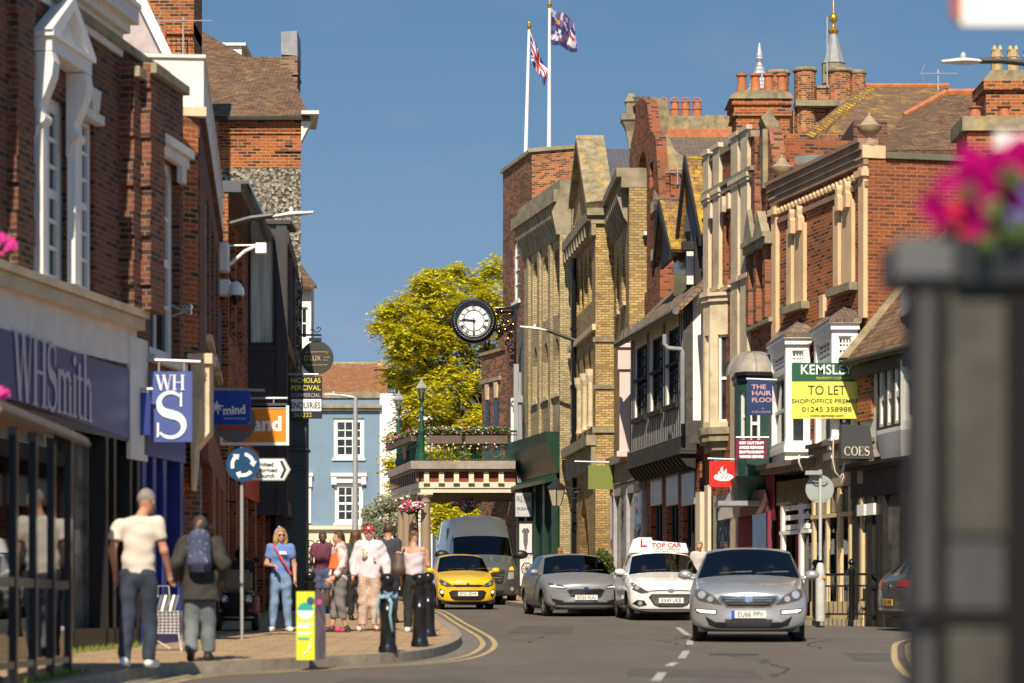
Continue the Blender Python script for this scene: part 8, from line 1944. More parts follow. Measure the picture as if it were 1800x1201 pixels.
person('grey haired man in cream tee and dark jeans walking away beside the shop window',243,Yp1,1.80,R(172),dict(aL=(-.085,-.10,.08),aR=(.10,.13,.10),kL=(-.09,-.10,.50),kR=(.10,.03,.50),hL=(-.085,0,.92),hR=(.085,0,.92),toeL=(-.10,-.27,.035),toeR=(.12,.0,.035),hd=(-.075,-.05,1.645),nk=(-.02,.0,1.48),ch=(-.01,0,1.30),eL=(-.285,-.02,1.16),wL=(-.30,-.16,.93),eR=(.27,.07,1.17),wR=(.26,-.02,.92),sL=(-.185,.0,1.425),sR=(.185,.0,1.415),hdir=(-.35,-.9,-.2)),skin=plain('skin_pink',(.52,.24,.15),.55,var=.1),top=cream_t,topz=(.535,.866),sleeve=.62,legs=DENIM_D,legz=(.045,.56),shoe=WSH,hair=HAIR_G,build=1.0,loose=.012,seed=3)
def x2(t,j,k,P_):
 c=Field((-.22,.05,.95),(.22,.42,1.5),.0125);c.cone((0,.19,1.32),(0,.2,1.06),.125,.135,.03,(1,1.25,1));c.cone((-.05,.27,1.08),(.05,.27,1.08),.07,.07,.04);c.folds(.003,8)
 b=c.mesh('backpack',fabric_pattern('dotted_backpack',(.045,.055,.11),[(.25,.25,.3)],38,(.62,.66)),t);b.parent=None;b.matrix_world=Matrix.Translation(t.location)@Matrix.Rotation(t.rotation_euler.z,4,'Z');props(b,'navy patterned backpack worn on the dark coat','backpack')
 mb=MB()
 for s_ in(-1,1):mb.tube([(s_*.10,.18,1.44),(s_*.12,.05,1.475),(s_*.13,-.10,1.40),(s_*.15,-.12,1.22),(s_*.17,.05,1.12)],.018,6)
 mb.build('strap',BLACK,b,local=True)
person('cropped haired person in dark hooded coat and grey trousers walking away with backpack',352,27.9,1.58,R(184),dict(aL=(-.09,-.05,.08),aR=(.10,.20,.16),kL=(-.09,-.08,.49),kR=(.10,-.02,.50),toeL=(-.11,-.21,.03),toeR=(.11,.13,.03),eL=(-.30,.07,1.18),wL=(-.28,-.12,1.0),eR=(.30,.07,1.18),wR=(.28,-.12,1.0),hd=(0,-.03,1.635)),skin=plain('skin_brown',(.22,.11,.07),.6),top=plain('dark_coat',(.035,.032,.027),.85,var=.2),topz=(.42,.86),sleeve=1.95,legs=plain('grey_green_trousers',(.14,.16,.17),.9,var=.3),legz=(.06,.52),shoe=BSH,hair=HAIR_K,build=1.1,loose=.03,jacket=1,seed=5,extra=x2)
def x3(t,j,k,P_):
 mb=MB();mb.tube([(-.12,-.03,1.46*k),(-.06,-.145,1.36*k),(.05,-.165,1.16*k),(.17,-.09,.97*k)],.017,6);mb.tube([(-.12,-.03,1.46*k),(-.02,.12,1.38*k),(.17,.06,.98*k)],.015,6);mb.build('strap',plain('red_strap',(.62,.08,.10),.6),t,local=True)
 mb=MB();mb.tube([P_(.045*math.cos(a)-.03,.085*math.sin(a)*1.05,.04+.085*math.cos(a))if 0 else P_(-.01,.088*math.sin(a),.03+.088*math.cos(a))for a in[-1.4+.28*i for i in range(11)]],.014,8);mb.ball(P_(-.01,.02,.135),.022,8);mb.build('headband',plain('lilac_headband',(.5,.36,.6),.7,var=.3,scale=30),t,local=True)
 mb=MB()
 for s_ in(-1,1):mb.lathe(P_(.088,s_*.031,.008),[(.026,0),(.026,.003),(.022,.003),(.022,0)],14,ax=tuple(Vector(j['hdir'])))
 mb.build('glasses',BLACK,t,local=True)
 mb=MB();mb.box(-.02,.09,-.158,-.152,1.30*k,1.35*k);mb.build('name_badge',WHITE,t,local=True)
person('woman with long blonde hair in blue tee, red shoulder strap and light jeans',493,40.4,1.64,R(6),dict(eL=(-.26,.03,1.14),wL=(-.12,-.20,1.10),eR=(.26,.04,1.13),wR=(.27,-.03,.88),hdir=(.25,-1,-.15),aL=(-.14,0,.07),aR=(.14,0,.07),kL=(-.11,-.01,.49),kR=(.11,-.01,.49),toeL=(-.17,-.15,.03),toeR=(.17,-.15,.03)),top=plain('blue_tee',(.13,.22,.50),.9,var=.06),topz=(.545,.862),sleeve=.6,legs=DENIM,legz=(.05,.57),shoe=WSH,hair=HAIR_BL,hairstyle='long',fem=True,build=1.05,seed=11,extra=x3)
person('man in maroon short sleeved shirt and navy shorts standing behind the walkers',567,56,1.80,R(12),dict(eL=(-.27,.03,1.16),wL=(-.24,-.08,.93)),skin=plain('skin_dark',(.10,.055,.04),.6),top=fabric_pattern('maroon_check',(.10,.02,.045),[(.16,.04,.08)],40,(.5,.52)),topz=(.5,.862),sleeve=.7,legs=plain('navy_shorts',(.06,.08,.16),.9),legz=(.30,.56),shoe=plain('blue_trainers',(.03,.12,.4),.6),hair=HAIR_K,build=1.15,seed=15,loose=.01)
def x5(t,j,k,P_):
 b=MB();b.prism([(.1,-.22,.98),(.1,-.16,1.24),(.1,-.02,1.26),(.1,.02,.98)],(.06,0,0));o=b.build('shoulder_bag',plain('orange_bag',(.75,.15,.03),.6,var=.1),None,local=True,bevel=.02);o.matrix_world=Matrix.Translation(t.location)@Matrix.Rotation(t.rotation_euler.z,4,'Z');props(o,'bright orange bag held by the woman in floral jacket','bag')
person('woman in white and red floral jacket and grey cropped trousers facing left',596,40.2,1.60,R(-68),dict(eL=(-.22,.02,1.13),wL=(-.20,-.10,.92),eR=(.22,.0,1.13),wR=(.20,-.14,.95),aL=(-.09,-.1,.07),aR=(.09,.1,.07),toeL=(-.1,-.26,.03),toeR=(.1,-.06,.03)),top=fabric_pattern('floral_jacket',(.62,.58,.55),[(.55,.10,.12),(.35,.30,.30)],11,(.55,.60)),topz=(.50,.86),sleeve=1.9,legs=GREYT,legz=(.14,.55),shoe=fabric_pattern('black_pink_trainers',(.03,.03,.03),[(.6,.05,.12)],14),hair=HAIR_B,hairstyle='pony',fem=True,build=1.12,jacket=1,loose=.012,seed=21,extra=x5)
person('woman with loose brown hair and dark jacket walking behind the floral jacket',625,49,1.74,R(170),None,top=plain('dark_green_jacket',(.05,.055,.045),.9,var=.3),topz=(.48,.86),sleeve=1.9,legs=plain('black_leggings',(.015,.015,.017),.9),legz=(.06,.56),shoe=BSH,hair=plain('hair_auburn',(.12,.05,.02),.6,var=.4,scale=20),hairstyle='long',fem=True,jacket=1,seed=25)
def x7(t,j,k,P_):
 c=Field(P_(-.0,0,0)-np.array([.2,.25,.05]),P_(0,0,0)+np.array([.2,.2,.2]),.01)
 hd=Vector(j['hd']);c.ell(P_(-.01,0,.045),(.092*k,.10*k,.09*k),0,lambda x,y,z:(hd.z+.045)-z+0*x+0*y);c.cone(P_(.07,-.04,.055),P_(.13,-.03,.045),.012,.008,.005,(1,1,1));c.cone(P_(.07,.04,.055),P_(.13,.03,.045),.012,.008,.005);c.cone(P_(.08,0,.06),P_(.145,0,.045),.014,.008,.02)
 o=c.mesh('cap',plain('red_cap',(.60,.02,.035),.7,var=.08),t)
 mb=MB();mb.ball(P_(.085,0,.085),.02,8,sc=(1,.4,1));mb.build('cap_badge',WHITE,o,local=True)
 mb=MB()
 for s_ in(-1,1):mb.ball(P_(.088,s_*.032,.006),.024,10,sc=(1,.45,.75))
 mb.box(-.02,.02,P_(.09,0,0)[1]-.004,P_(.09,0,0)[1]+.004,P_(0,0,.01)[2],P_(0,0,.016)[2]);mb.build('sunglasses',BLACKG,t,local=True)
 mb=MB();mb.ball((-.06,-.168,1.27*k),.05,10,sc=(1,.15,1.2));mb.ball((-.06,-.17,1.35*k),.04,10,sc=(1.3,.15,.5));mb.build('jumper_print',fabric_pattern('grey_print',(.25,.25,.27),[(.6,.5,.15),(.7,.7,.7)],24),t,local=True);mb=MB();mb.ball((.10,-.155,1.20*k),.025,8,sc=(1,.2,1));mb.build('jumper_patch',plain('ochre_patch',(.45,.28,.08),.8),t,local=True)
person('person in red cap, sunglasses and white sweatshirt with patterned leggings',649,40.9,1.68,R(-3),dict(eL=(-.28,.03,1.15),wL=(-.30,-.05,.90),eR=(.30,.02,1.15),wR=(.33,-.03,.93),aL=(-.12,0,.07),aR=(.12,-.04,.07),toeL=(-.15,-.15,.03),toeR=(.14,-.18,.03)),top=plain('white_sweatshirt',(.66,.60,.66),.9,var=.06),topz=(.50,.86),sleeve=1.95,legs=fabric_pattern('patterned_leggings',(.55,.42,.33),[(.38,.26,.20)],55,(.46,.56)),legz=(.06,.56),shoe=fabric_pattern('white_red_trainers',(.7,.68,.66),[(.55,.06,.05)],12),hair=HAIR_B,build=1.12,loose=.02,seed=31,extra=x7)
person('tall man in charcoal polo shirt seen from behind between the cap wearer and bollards',683,46.5,1.82,R(170),dict(eR=(.26,-.02,1.15),wR=(.16,-.2,1.05)),top=plain('charcoal_polo',(.04,.042,.055),.9,var=.15),topz=(.52,.86),sleeve=.6,legs=plain('dark_jeans',(.02,.025,.04),.9,var=.3),legz=(.05,.56),shoe=BSH,hair=HAIR_B,build=1.12,seed=35)
def x9(t,j,k,P_):
 c=Field((-.05,.02,.85),(.42,.40,1.35),.0125);c.cone((.2,.16,1.16),(.2,.18,.98),.085,.11,.03);c.folds(.006,3);b=c.mesh('rucksack',plain('brown_leather_bag',(.09,.065,.05),.6,var=.25,scale=8),t);b.parent=None;b.matrix_world=Matrix.Translation(t.location)@Matrix.Rotation(t.rotation_euler.z,4,'Z');props(b,'soft brown leather rucksack slung from one shoulder of woman in pale vest','bag')
 mb=MB();mb.tube([(.13,.06,1.44*k),(.17,.12,1.3*k),(.2,.15,1.18)],.012,6);mb.build('strap',BLACK,b,local=True)
 mb=MB()
 for s_ in(-1,1):mb.tube([(s_*.10,.075,1.30*k),(s_*.11,.05,1.44*k),(s_*.10,-.05,1.44*k),(s_*.09,-.11,1.34*k)],.009,6)
 mb.build('vest_strap',plain('lilac_vest',(.55,.48,.53),.9),t,local=True)
person('woman with hair in a bun, pale vest top and wide black trousers facing away',727,40.2,1.60,R(168),dict(eL=(-.27,-.05,1.15),wL=(-.20,-.22,1.36),eR=(.24,.03,1.13),wR=(.25,-.05,.90),aL=(-.09,.0,.07),aR=(.09,.05,.07),hd=(0,-.03,1.62)),top=plain('lilac_vest',(.55,.48,.53),.9),topz=(.56,.775),sleeve=0,legs=plain('black_trousers',(.016,.016,.018),.9),legz=(.05,.61),shoe=WSH,hair=plain('hair_mousy',(.18,.11,.06),.6,var=.4,scale=20),hairstyle='bun',fem=True,loose=.02,seed=41,extra=x9)
person('balding man in pale grey shirt walking behind the nearest silver car',1229,60,1.62,R(10),None,skin=plain('skin_pink',(.52,.24,.15),.55,var=.1),top=plain('pale_grey_shirt',(.48,.45,.43),.9,var=.06),sleeve=.6,topz=(.5,.86),legs=DENIM_D,legz=(.05,.56),shoe=BSH,hair=HAIR_G,build=1.1,seed=51)
person('person with ginger hair in blue top standing beyond the grey silver car',984,67.5,1.52,R(160),None,top=plain('blue_top',(.08,.12,.3),.9),sleeve=.9,topz=(.5,.86),legs=DENIM,legz=(.05,.56),shoe=BSH,hair=plain('hair_ginger',(.25,.10,.03),.6,var=.3,scale=20),seed=55)
person('person in navy top standing by the bus shelter glass',-32,22.3,1.70,R(175),dict(eL=(-.24,0,1.15),wL=(-.26,-.1,.9),eR=(.26,-.05,1.15),wR=(.34,-.12,.92)),top=plain('navy_jacket',(.03,.04,.10),.9),sleeve=1.3,topz=(.5,.86),legs=plain('dark_blue_trousers',(.02,.025,.06),.9),legz=(.05,.56),shoe=BSH,hair=HAIR_B,seed=57)
# ================================================================== STREET FURNITURE AND SIGNS
def pavY(py):return 4680/(py-995)
def bollard(px,Y,label):
 t=thing('bollard',label,'bollard',(X(px,Y),Y,G(Y)+.12),group='black bollards along the kerb')
 mb=MB();mb.lathe((0,0,0),[(.115,0),(.115,.06),(.10,.09),(.095,.14),(.093,.46),(.105,.48),(.105,.52),(.09,.54),(.085,.72),(.10,.74),(.10,.77),(.06,.80)],20);mb.build('post',BLACKG,t,local=True,smooth=True)
 mb=MB();mb.lathe((0,0,.79),[(.05,0),(.06,.02),(.085,.05),(.095,.09),(.08,.135),(.04,.155),(0,.16)],18);mb.build('cap',BLACKG,t,local=True,smooth='all')
 return t
b1=bollard(682,30.6,'black bollard with a pale blue ribbon tied round it')
bollard(738,32.9,'plain black bollard second from the kerb corner, below the woman in vest top');bollard(753,37.6,'black bollard right behind the second one, nearest the yellow car');bollard(545,41.5,'black bollard half hidden behind the yellow and grey street board')
rb_=thing('ribbon','pale blue ribbon knotted round the nearest black bollard','ribbon',(X(682,30.6),30.5,.9));mb=MB();bx,by,bz=X(682,30.6),30.6,G(30.6)+.12
mb.tube([(bx+.1*math.cos(a),by+.1*math.sin(a),bz+.68+.02*math.sin(3*a))for a in[2*math.pi*i/20 for i in range(21)]],.022,6)
mb.tube([(bx+.0,by-.11,bz+.67),(bx+.045,by-.125,bz+.6),(bx+.03,by-.12,bz+.45),(bx+.06,by-.12,bz+.25)],[.03,.022,.016,.02],6);mb.tube([(bx-.02,by-.11,bz+.67),(bx-.10,by-.11,bz+.66),(bx-.13,by-.09,bz+.5),(bx-.14,by-.06,bz+.35)],[.025,.02,.014,.012],6);mb.ball((bx,by-.12,bz+.67),.035,8)
mb.tube([(bx,by-.12,bz+.68),(bx-.03,by-.14,bz+.73),(bx+.01,by-.13,bz+.69)],.016,6);mb.tube([(bx,by-.12,bz+.68),(bx+.06,by-.14,bz+.72),(bx+.01,by-.13,bz+.67)],.016,6);mb.build('bow',plain('blue_ribbon',(.25,.42,.52),.7,var=.2),rb_,smooth='all')
Yb_=28.3;t=thing('street_board','bright yellow and grey slim advertising board standing at the kerb','advertising board',(X(540,Yb_),Yb_,G(Yb_)+.12));x0,x1,x2=X(521,Yb_),X(553,Yb_),X(568,Yb_);z0=G(Yb_)+.12;z1=Z(1040,Yb_)
mb=MB();mb.box(x0,x1,Yb_,Yb_+.04,z0,z1);p=mb.build('front_panel',plain('lime_yellow',(.62,.66,.02),.5,var=.03),t)
mb=MB();mb.prism([(x1+.001,Yb_,z0),(x1+.001,Yb_,z1),(x2,Yb_+.35,z1),(x2,Yb_+.35,z0)],(.0,.03,0));p2=mb.build('side_panel',fabric_pattern('grey_pink_panel',(.32,.26,.25),[(.38,.16,.20),(.22,.2,.2)],5,(.52,.6)),t)
kx=(x0+x1)/2
def disc(px_,py_,r_,m,nm,par,Y=Yb_,e=.004):mb=MB();mb.lathe((X(px_,Y),Y-e,Z(py_,Y)),[(r_,0),(r_,.003)],28,ax=(0,-1,0));return mb.build(nm,m,par)
disc(537,1075,.088,WHITE,'white_disc',p,e=.003);
mb=MB();c_=Vector((X(537,Yb_),Yb_-.008,Z(1073,Yb_)));mb.prism([c_+Vector((.088*math.cos(R(a)),0,.088*math.sin(R(a))))for a in range(0,181,12)],(0,-.002,0));mb.build('teal_half_disc',plain('teal_print',(.02,.35,.30),.5),p)
disc(546,1056,.042,plain('navy_print',(.03,.07,.18),.5),'navy_disc',p,e=.011)
for yy,m_,ww in((1096,WHITE,.17),(1101,WHITE,.12),(1112,WHITE,.15),(1122,plain('teal_print',(0,0,0)),.13)):mb=MB();mb.box(kx-.085,kx-.085+ww,Yb_-.003,Yb_-.001,Z(yy+3,Yb_),Z(yy-1,Yb_));mb.build('print_line',m_,p)
mb=MB();mb.tube([(kx-.02,Yb_-.003,Z(1150,Yb_)),(kx+.02,Yb_-.003,Z(1146,Yb_)),(kx+.05,Yb_-.003,Z(1135,Yb_)),(kx+.06,Yb_-.003,Z(1128,Yb_))],.010,6);mb.build('print_swoosh',WHITE,p)
disc(561,1058,.03,plain('pink_print',(.6,.05,.25),.5),'pink_spot',p2,Y=Yb_+.12,e=.03)
Yr=31.2;t=thing('wire_rack','white wire rack with striped paper top standing outside the blue framed shop','rack',(X(286,Yr),Yr,G(Yr)+.12));zz=G(Yr)+.12;x0,x1=X(258,Yr),X(314,Yr);WIRE=plain('white_wire',(.55,.53,.5),.5)
mb=MB()
for i in range(9):x=x0+(x1-x0)*i/8;mb.tube([(x,Yr,zz+.22),(x,Yr-.02,Z(1075,Yr))],.006,5);mb.tube([(x,Yr+.3,zz+.22),(x,Yr+.3,Z(1075,Yr))],.006,5)
for i in range(8):z=zz+.22+(Z(1075,Yr)-zz-.22)*i/7;mb.tube([(x0,Yr-.01,z),(x1,Yr-.01,z),(x1,Yr+.3,z),(x0,Yr+.3,z),(x0,Yr-.01,z)],.006,5)
for x in(x0,x1):mb.tube([(x,Yr,zz+.22),(x+(.04 if x==x1 else-.04),Yr-.05,zz)],.01,6);mb.tube([(x,Yr+.3,zz+.22),(x,Yr+.35,zz)],.01,6)
mb.tube([(x0,Yr,zz+.2),(x1-.1,Yr,zz+.03)],.01,6);mb.tube([(x0+.1,Yr+.15,Z(1075,Yr)),(x0+.12,Yr+.15,Z(1030,Yr)),(x1-.14,Yr+.15,Z(1030,Yr)),(x1-.12,Yr+.15,Z(1075,Yr))],.008,6);mb.build('frame',WIRE,t)
for i in range(7):mb=MB();x=x0+.02+i*.05;mb.prism([(x,Yr-.02,Z(1074,Yr)),(x+.03,Yr-.02,Z(1074,Yr)),(x+.075,Yr+.02,Z(1046,Yr)),(x+.045,Yr+.02,Z(1046,Yr))],(0,.02,0));mb.build('paper_strip',WHITE if i%2 else plain('grey_stripe',(.12,.12,.13),.6),t)
Ym=41.0;t=thing('mobility_scooter','black and olive mobility scooter with round headlamps standing in the shop shadow','mobility scooter',(X(418,Ym),Ym,G(Ym)+.12));zz=G(Ym)+.12;cx_=X(416,Ym)
def bb(x0,x1,y0,y1,z0,z1,nm,m,bev=.02):mb=MB();mb.box(cx_+x0,cx_+x1,Ym+y0,Ym+y1,zz+z0,zz+z1);return mb.build(nm,m,t,bevel=bev)
bb(-.28,.28,-.05,.9,.16,.30,'chassis',BLACKG);bb(-.26,.26,-.18,-.06,.30,.62,'front_fairing',BLACKG,.05);bb(-.22,.24,-.10,.12,.62,.98,'cowl',plain('olive_brown_panel',(.20,.17,.12),.5),.05);bb(-.2,.2,.45,.95,.55,.66,'seat',BLACK,.04);bb(-.2,.2,.9,1.02,.62,1.15,'backrest',BLACK,.04)
mb=MB();mb.ball((cx_-.0,Ym+.7,zz+1.24),.11,14,sc=(1,.6,1));mb.build('headrest',BLACK,t,smooth='all')
for s_ in(-1,1):
 mb=MB();mb.lathe((cx_+s_*.19,Ym-.17,zz+.50),[(.07,0),(.075,.03),(.06,.05)],16,ax=(0,-1,0));h_=mb.build('headlamp',CHROME,t,smooth=True);mb=MB();mb.lathe((cx_+s_*.19,Ym-.225,zz+.50),[(.055,0),(.03,.02),(0,.025)],16,ax=(0,-1,0));mb.build('lens',REFL,h_,smooth='all')
 mb=MB();mb.lathe((cx_+s_*.30-.05,Ym+.0,zz+.15),[(.06,0),(.14,.0),(.15,.03),(.15,.08),(.14,.1),(.06,.1)],20,ax=(1,0,0));mb.build('wheel',TYRE,t,smooth=True)
 mb=MB();mb.tube([(cx_+s_*.1,Ym+.05,zz+.98),(cx_+s_*.22,Ym+.05,zz+1.05),(cx_+s_*.30,Ym+.1,zz+1.03)],.015,6);mb.ball((cx_+s_*.33,Ym+.02,zz+1.14),.05,10,sc=(1.2,.4,.8));mb.tube([(cx_+s_*.22,Ym+.05,zz+1.05),(cx_+s_*.33,Ym+.03,zz+1.13)],.008,5);mb.build('handlebar',BLACK,t,smooth='all')
mb=MB();mb.box(cx_-.30,cx_+.30,Ym-.26,Ym-.22,zz+.20,zz+.23);mb.build('bumper',CHROME,t)
mb=MB();mb.lathe((cx_+.33,Ym-.1,zz+.42),[(.02,-.14),(.05,-.1),(.05,.1),(.02,.14)],10);mb.build('side_lamp',plain('red_white_reflector',(.5,.2,.2),.3),t)
Ysh=[21.0,21.9,22.8,23.7,24.6];t=thing('bus_shelter','glazed bus shelter with five black posts and curved brown roof','bus shelter',(-4.3,24.6,G(24.6)+.12));xs_=-4.27
for y_ in Ysh:
 mb=MB();mb.box(xs_-.04,xs_+.04,y_-.04,y_+.04,G(y_)+.1,G(y_)+2.35);mb.build('post',BLACKG,t)
mb=MB();mb.box(xs_-.006,xs_+.006,21.0,24.56,G(22)+.35,G(22)+2.28);mb.build('glass_panel',clear_glass('shelter_glass',(.72,.75,.74)),t)
mb=MB();mb.box(xs_-.03,xs_+.03,21.0,24.6,G(22)+.98,G(22)+1.06);mb.box(xs_-.03,xs_+.03,21.0,24.6,G(22)+.28,G(22)+.34);mb.build('rail',BLACKG,t)
mb=MB();vs=[];n_=8
for y_ in(20.6,24.95):
 for i in range(n_+1):a=math.pi*i/n_/1.0;vs.append((-4.55+.45*math.cos(a),y_,G(24)+2.36+.16*math.sin(a)))
 for i in range(n_,-1,-1):a=math.pi*i/n_;vs.append((-4.55+.43*math.cos(a),y_,G(24)+2.33+.14*math.sin(a)))
m_=2*(n_+1);mb.add(vs,[(i,(i+1)%m_,(i+1)%m_+m_,i+m_)for i in range(m_)]+[tuple(range(m_)),tuple(range(2*m_-1,m_-1,-1))]);mb.build('roof',plain('brown_shelter_roof',(.13,.10,.075),.6,var=.3),t)
# ---- projecting signs on the left
WHT=plain('sign_white',(.85,.85,.85),.5,var=.02)
t,p=hang_sign('charity_shop_sign','blue rounded hanging sign with handwritten white word and splash emblem','sign',366,440,688,746,41.5,plain('royal_blue_sign',(.005,.06,.40),.35,var=.04),rounded=.07,armpx=((340,683),(465,686)));Yq_=41.5
text('mind',.20,WHT,p,(X(412,Yq_),Yq_-.003,Z(728,Yq_)),(1,0,.06),(-.06,0,1),width=.36,bold=.006);text('for better mental health',.04,WHT,p,(X(413,Yq_),Yq_-.003,Z(737,Yq_)),(1,0,0),(0,0,1),width=.36)
mb=MB();c_=Vector((X(380,Yq_),Yq_-.004,Z(716,Yq_)));rr_=random.Random(2)
for i in range(9):a=R(40*i+rr_.uniform(-9,9));e=c_+Vector((math.cos(a),0,math.sin(a)))*rr_.uniform(.06,.125);mb.tube([c_,(c_+e)/2+Vector((.01,0,.012)),e],[.012,.016,.006],6)
mb.build('emblem',WHT,p)
t,p=hang_sign('bank_card_sign','orange and yellow gradient hanging sign with white letters, partly hidden by grey disc','sign',392,503,718,778,46,plain('orange_sign',(.95,.27,.012),.4,var=.35,scale=.9),border=(WHT,.05),armpx=((395,700),(505,700)));Yq_=46
text('and',.36,WHT,p,(X(470,Yq_),Yq_-.003,Z(757,Yq_)),(1,0,0),(0,0,1),width=.52,bold=.012)
mb=MB();mb.box(X(392,Yq_),X(503,Yq_),Yq_-.02,Yq_+.08,Z(717,Yq_),Z(709,Yq_));mb.build('hood',plain('dark_grey_paint',(0,0,0)),t)
t=thing('round_shop_sign','round grey hanging disc with red strip behind the blue rounded sign','sign',q(412,738,44));mb=MB();mb.lathe(q(413,741,44),[(.36,0),(.36,.05)],40,ax=(0,1,0));p=mb.build('disc',plain('grey_disc',(.14,.15,.15),.5,var=.1),t);mb=MB();mb.box(X(386,44),X(440,44),43.985,43.999,Z(756,44),Z(750,44));mb.build('red_strip',plain('red_sign',(0,0,0)),p);mb=MB();mb.tube([q(400,700,44.03),q(413,705,44.03)],.02,6);mb.build('arm',METAL,t)
Yq_=36.5;t=thing('roundabout_sign','round blue traffic sign with three white arrows on a grey pole','road sign',(X(427,Yq_+.1),Yq_+.1,G(Yq_)+.12));mb=MB();mb.tube([(X(425,Yq_+.08),Yq_+.08,G(Yq_)+.1),(X(425,Yq_+.08),Yq_+.08,Z(786,Yq_))],.026,12);mb.build('pole',GREYP,t,smooth=True)
mb=MB();rD=30/F_PX*Yq_;cD=Vector((X(427,Yq_),Yq_,Z(817,Yq_)));mb.lathe(cD,[(rD,0),(rD,.03)],40,ax=(0,1,0));p=mb.build('sign_face',plain('traffic_blue',(.004,.05,.13),.35,var=.05),t)
mb=MB()
for kk_ in range(3):
 a0=R(15+120*kk_);pts=[cD+Vector((math.cos(a0+R(13*i))*rD*.62,-.004,math.sin(a0+R(13*i))*rD*.62))for i in range(6)];w0=.024
 ou=[cD+Vector((math.cos(a0+R(13*i))*(rD*.62+w0),-.004,math.sin(a0+R(13*i))*(rD*.62+w0)))for i in range(6)];inn=[cD+Vector((math.cos(a0+R(13*i))*(rD*.62-w0),-.004,math.sin(a0+R(13*i))*(rD*.62-w0)))for i in range(6)]
 for i in range(5):mb.prism([inn[i],ou[i],ou[i+1],inn[i+1]],(0,-.003,0))
 ah=a0;mb.prism([cD+Vector((math.cos(ah)*(rD*.62+.055),-.005,math.sin(ah)*(rD*.62+.055))),cD+Vector((math.cos(ah)*(rD*.62-.055),-.005,math.sin(ah)*(rD*.62-.055))),cD+Vector((math.cos(ah-R(26))*rD*.64,-.005,math.sin(ah-R(26))*rD*.64))],(0,-.003,0))
mb.build('arrows',WHT,p)
Yq_=36.7;t=thing('church_direction_sign','white pointed direction sign with black chevron, to the church','road sign',q(478,826,Yq_));mb=MB();z0,z1=Z(845,Yq_),Z(806,Yq_);zm=(z0+z1)/2
mb.prism([(X(430,Yq_),Yq_,z0),(X(500,Yq_),Yq_,z0),(X(511,Yq_),Yq_,zm),(X(500,Yq_),Yq_,z1),(X(430,Yq_),Yq_,z1)],(0,.03,0));rim_=mb.build('board',plain('sign_grey_edge',(.35,.35,.35),.5),t)
mb=MB();mb.prism([(X(431,Yq_),Yq_-.002,z0+.015),(X(499,Yq_),Yq_-.002,z0+.015),(X(508.5,Yq_),Yq_-.002,zm),(X(499,Yq_),Yq_-.002,z1-.015),(X(431,Yq_),Yq_-.002,z1-.015)],(0,-.004,0));mb.build('face',WHT,rim_)
mb=MB()
for sg in(-1,1):mb.prism([(X(504,Yq_),Yq_-.008,zm),(X(497,Yq_),Yq_-.008,zm+sg*.125),(X(491.5,Yq_),Yq_-.008,zm+sg*.125),(X(498.5,Yq_),Yq_-.008,zm)],(0,-.003,0))
mb.build('chevron',PLTXT,rim_)
for s_,yy,w_ in(('United',821,.25),('Reformed',831,.34),('Church',841,.27)):text(s_,.085,PLTXT,rim_,(X(450 if s_!='Reformed' else 445,Yq_),Yq_-.008,Z(yy-1,Yq_)),(1,0,0),(0,0,1),align='LEFT',width=w_,bold=.003)
Yq_=62;t=thing('round_salon_sign','round black hanging sign with thin gold lettering on scrolled bracket','sign',q(557,600,Yq_));mb=MB();cS=Vector((X(557,Yq_),Yq_,Z(629,Yq_)));mb.lathe(cS,[(.40,0),(.40,.06)],44,ax=(0,1,0));p=mb.build('disc',plain('charcoal_sign',(.035,.037,.035),.45,var=.08),t)
GLT=plain('gold_lettering',(.65,.45,.15),.4);text("D'LUX",.17,GLT,p,(X(549,Yq_),Yq_-.004,Z(634,Yq_)),(1,0,0),(0,0,1),width=.40);text('aesthetics',.05,GLT,p,(X(574,Yq_),Yq_-.004,Z(629,Yq_)),(1,0,0),(0,0,1),width=.17);text('& spa',.05,GLT,p,(X(573,Yq_),Yq_-.004,Z(634,Yq_)),(1,0,0),(0,0,1),width=.12)
mb=MB()
for yy,dz_ in((619,-.035),(642,.035)):mb.tube([(X(538,Yq_),Yq_-.004,Z(yy,Yq_)+dz_),(X(538,Yq_),Yq_-.004,Z(yy,Yq_)),(X(575,Yq_),Yq_-.004,Z(yy,Yq_)),(X(575,Yq_),Yq_-.004,Z(yy,Yq_)+dz_)],.008,4)
mb.build('line',GLT,p)
mb=MB();mb.box(X(543,Yq_),X(565,Yq_),Yq_-.02,Yq_+.05,Z(600,Yq_),Z(594,Yq_));mb.tube([q(530,589,Yq_),q(565,589,Yq_)],.025,6);mb.tube([Vector(q(545,580,Yq_))+Vector((.02*i,0,.0))for i in range(5)]+[q(556,585,Yq_),q(562,582,Yq_),q(564,577,Yq_),q(559,575,Yq_),q(557,579,Yq_)],.014,6);mb.build('bracket',IRON,t)
Yq_=59.0;t,p=hang_sign('agent_board','black commercial agent board with yellow names and white enquiries band','sign',511,566,662,736,Yq_,plain('agent_black',(.02,.02,.035),.4,var=.05),armpx=((498,658),(560,658)))
AY=plain('acid_yellow',(.62,.58,.05),.5);mb=MB();mb.box(X(512,Yq_),X(565,Yq_),Yq_-.012,Yq_-.001,Z(723,Yq_),Z(702,Yq_));wb_=mb.build('white_band',WHT,p)
xr_=X(564,Yq_)
for s_,yy,sz,m_,w_ in(('NICHOLAS',673,.16,AY,.68),('PERCIVAL',686,.16,AY,.68),('COMMERCIAL',698,.12,plain('grey_text',(.35,.35,.38),.5),.68)):text(s_,sz,m_,p,(xr_-.35,Yq_-.004,Z(yy,Yq_)),(1,0,0),(0,0,1),width=w_,bold=.002)
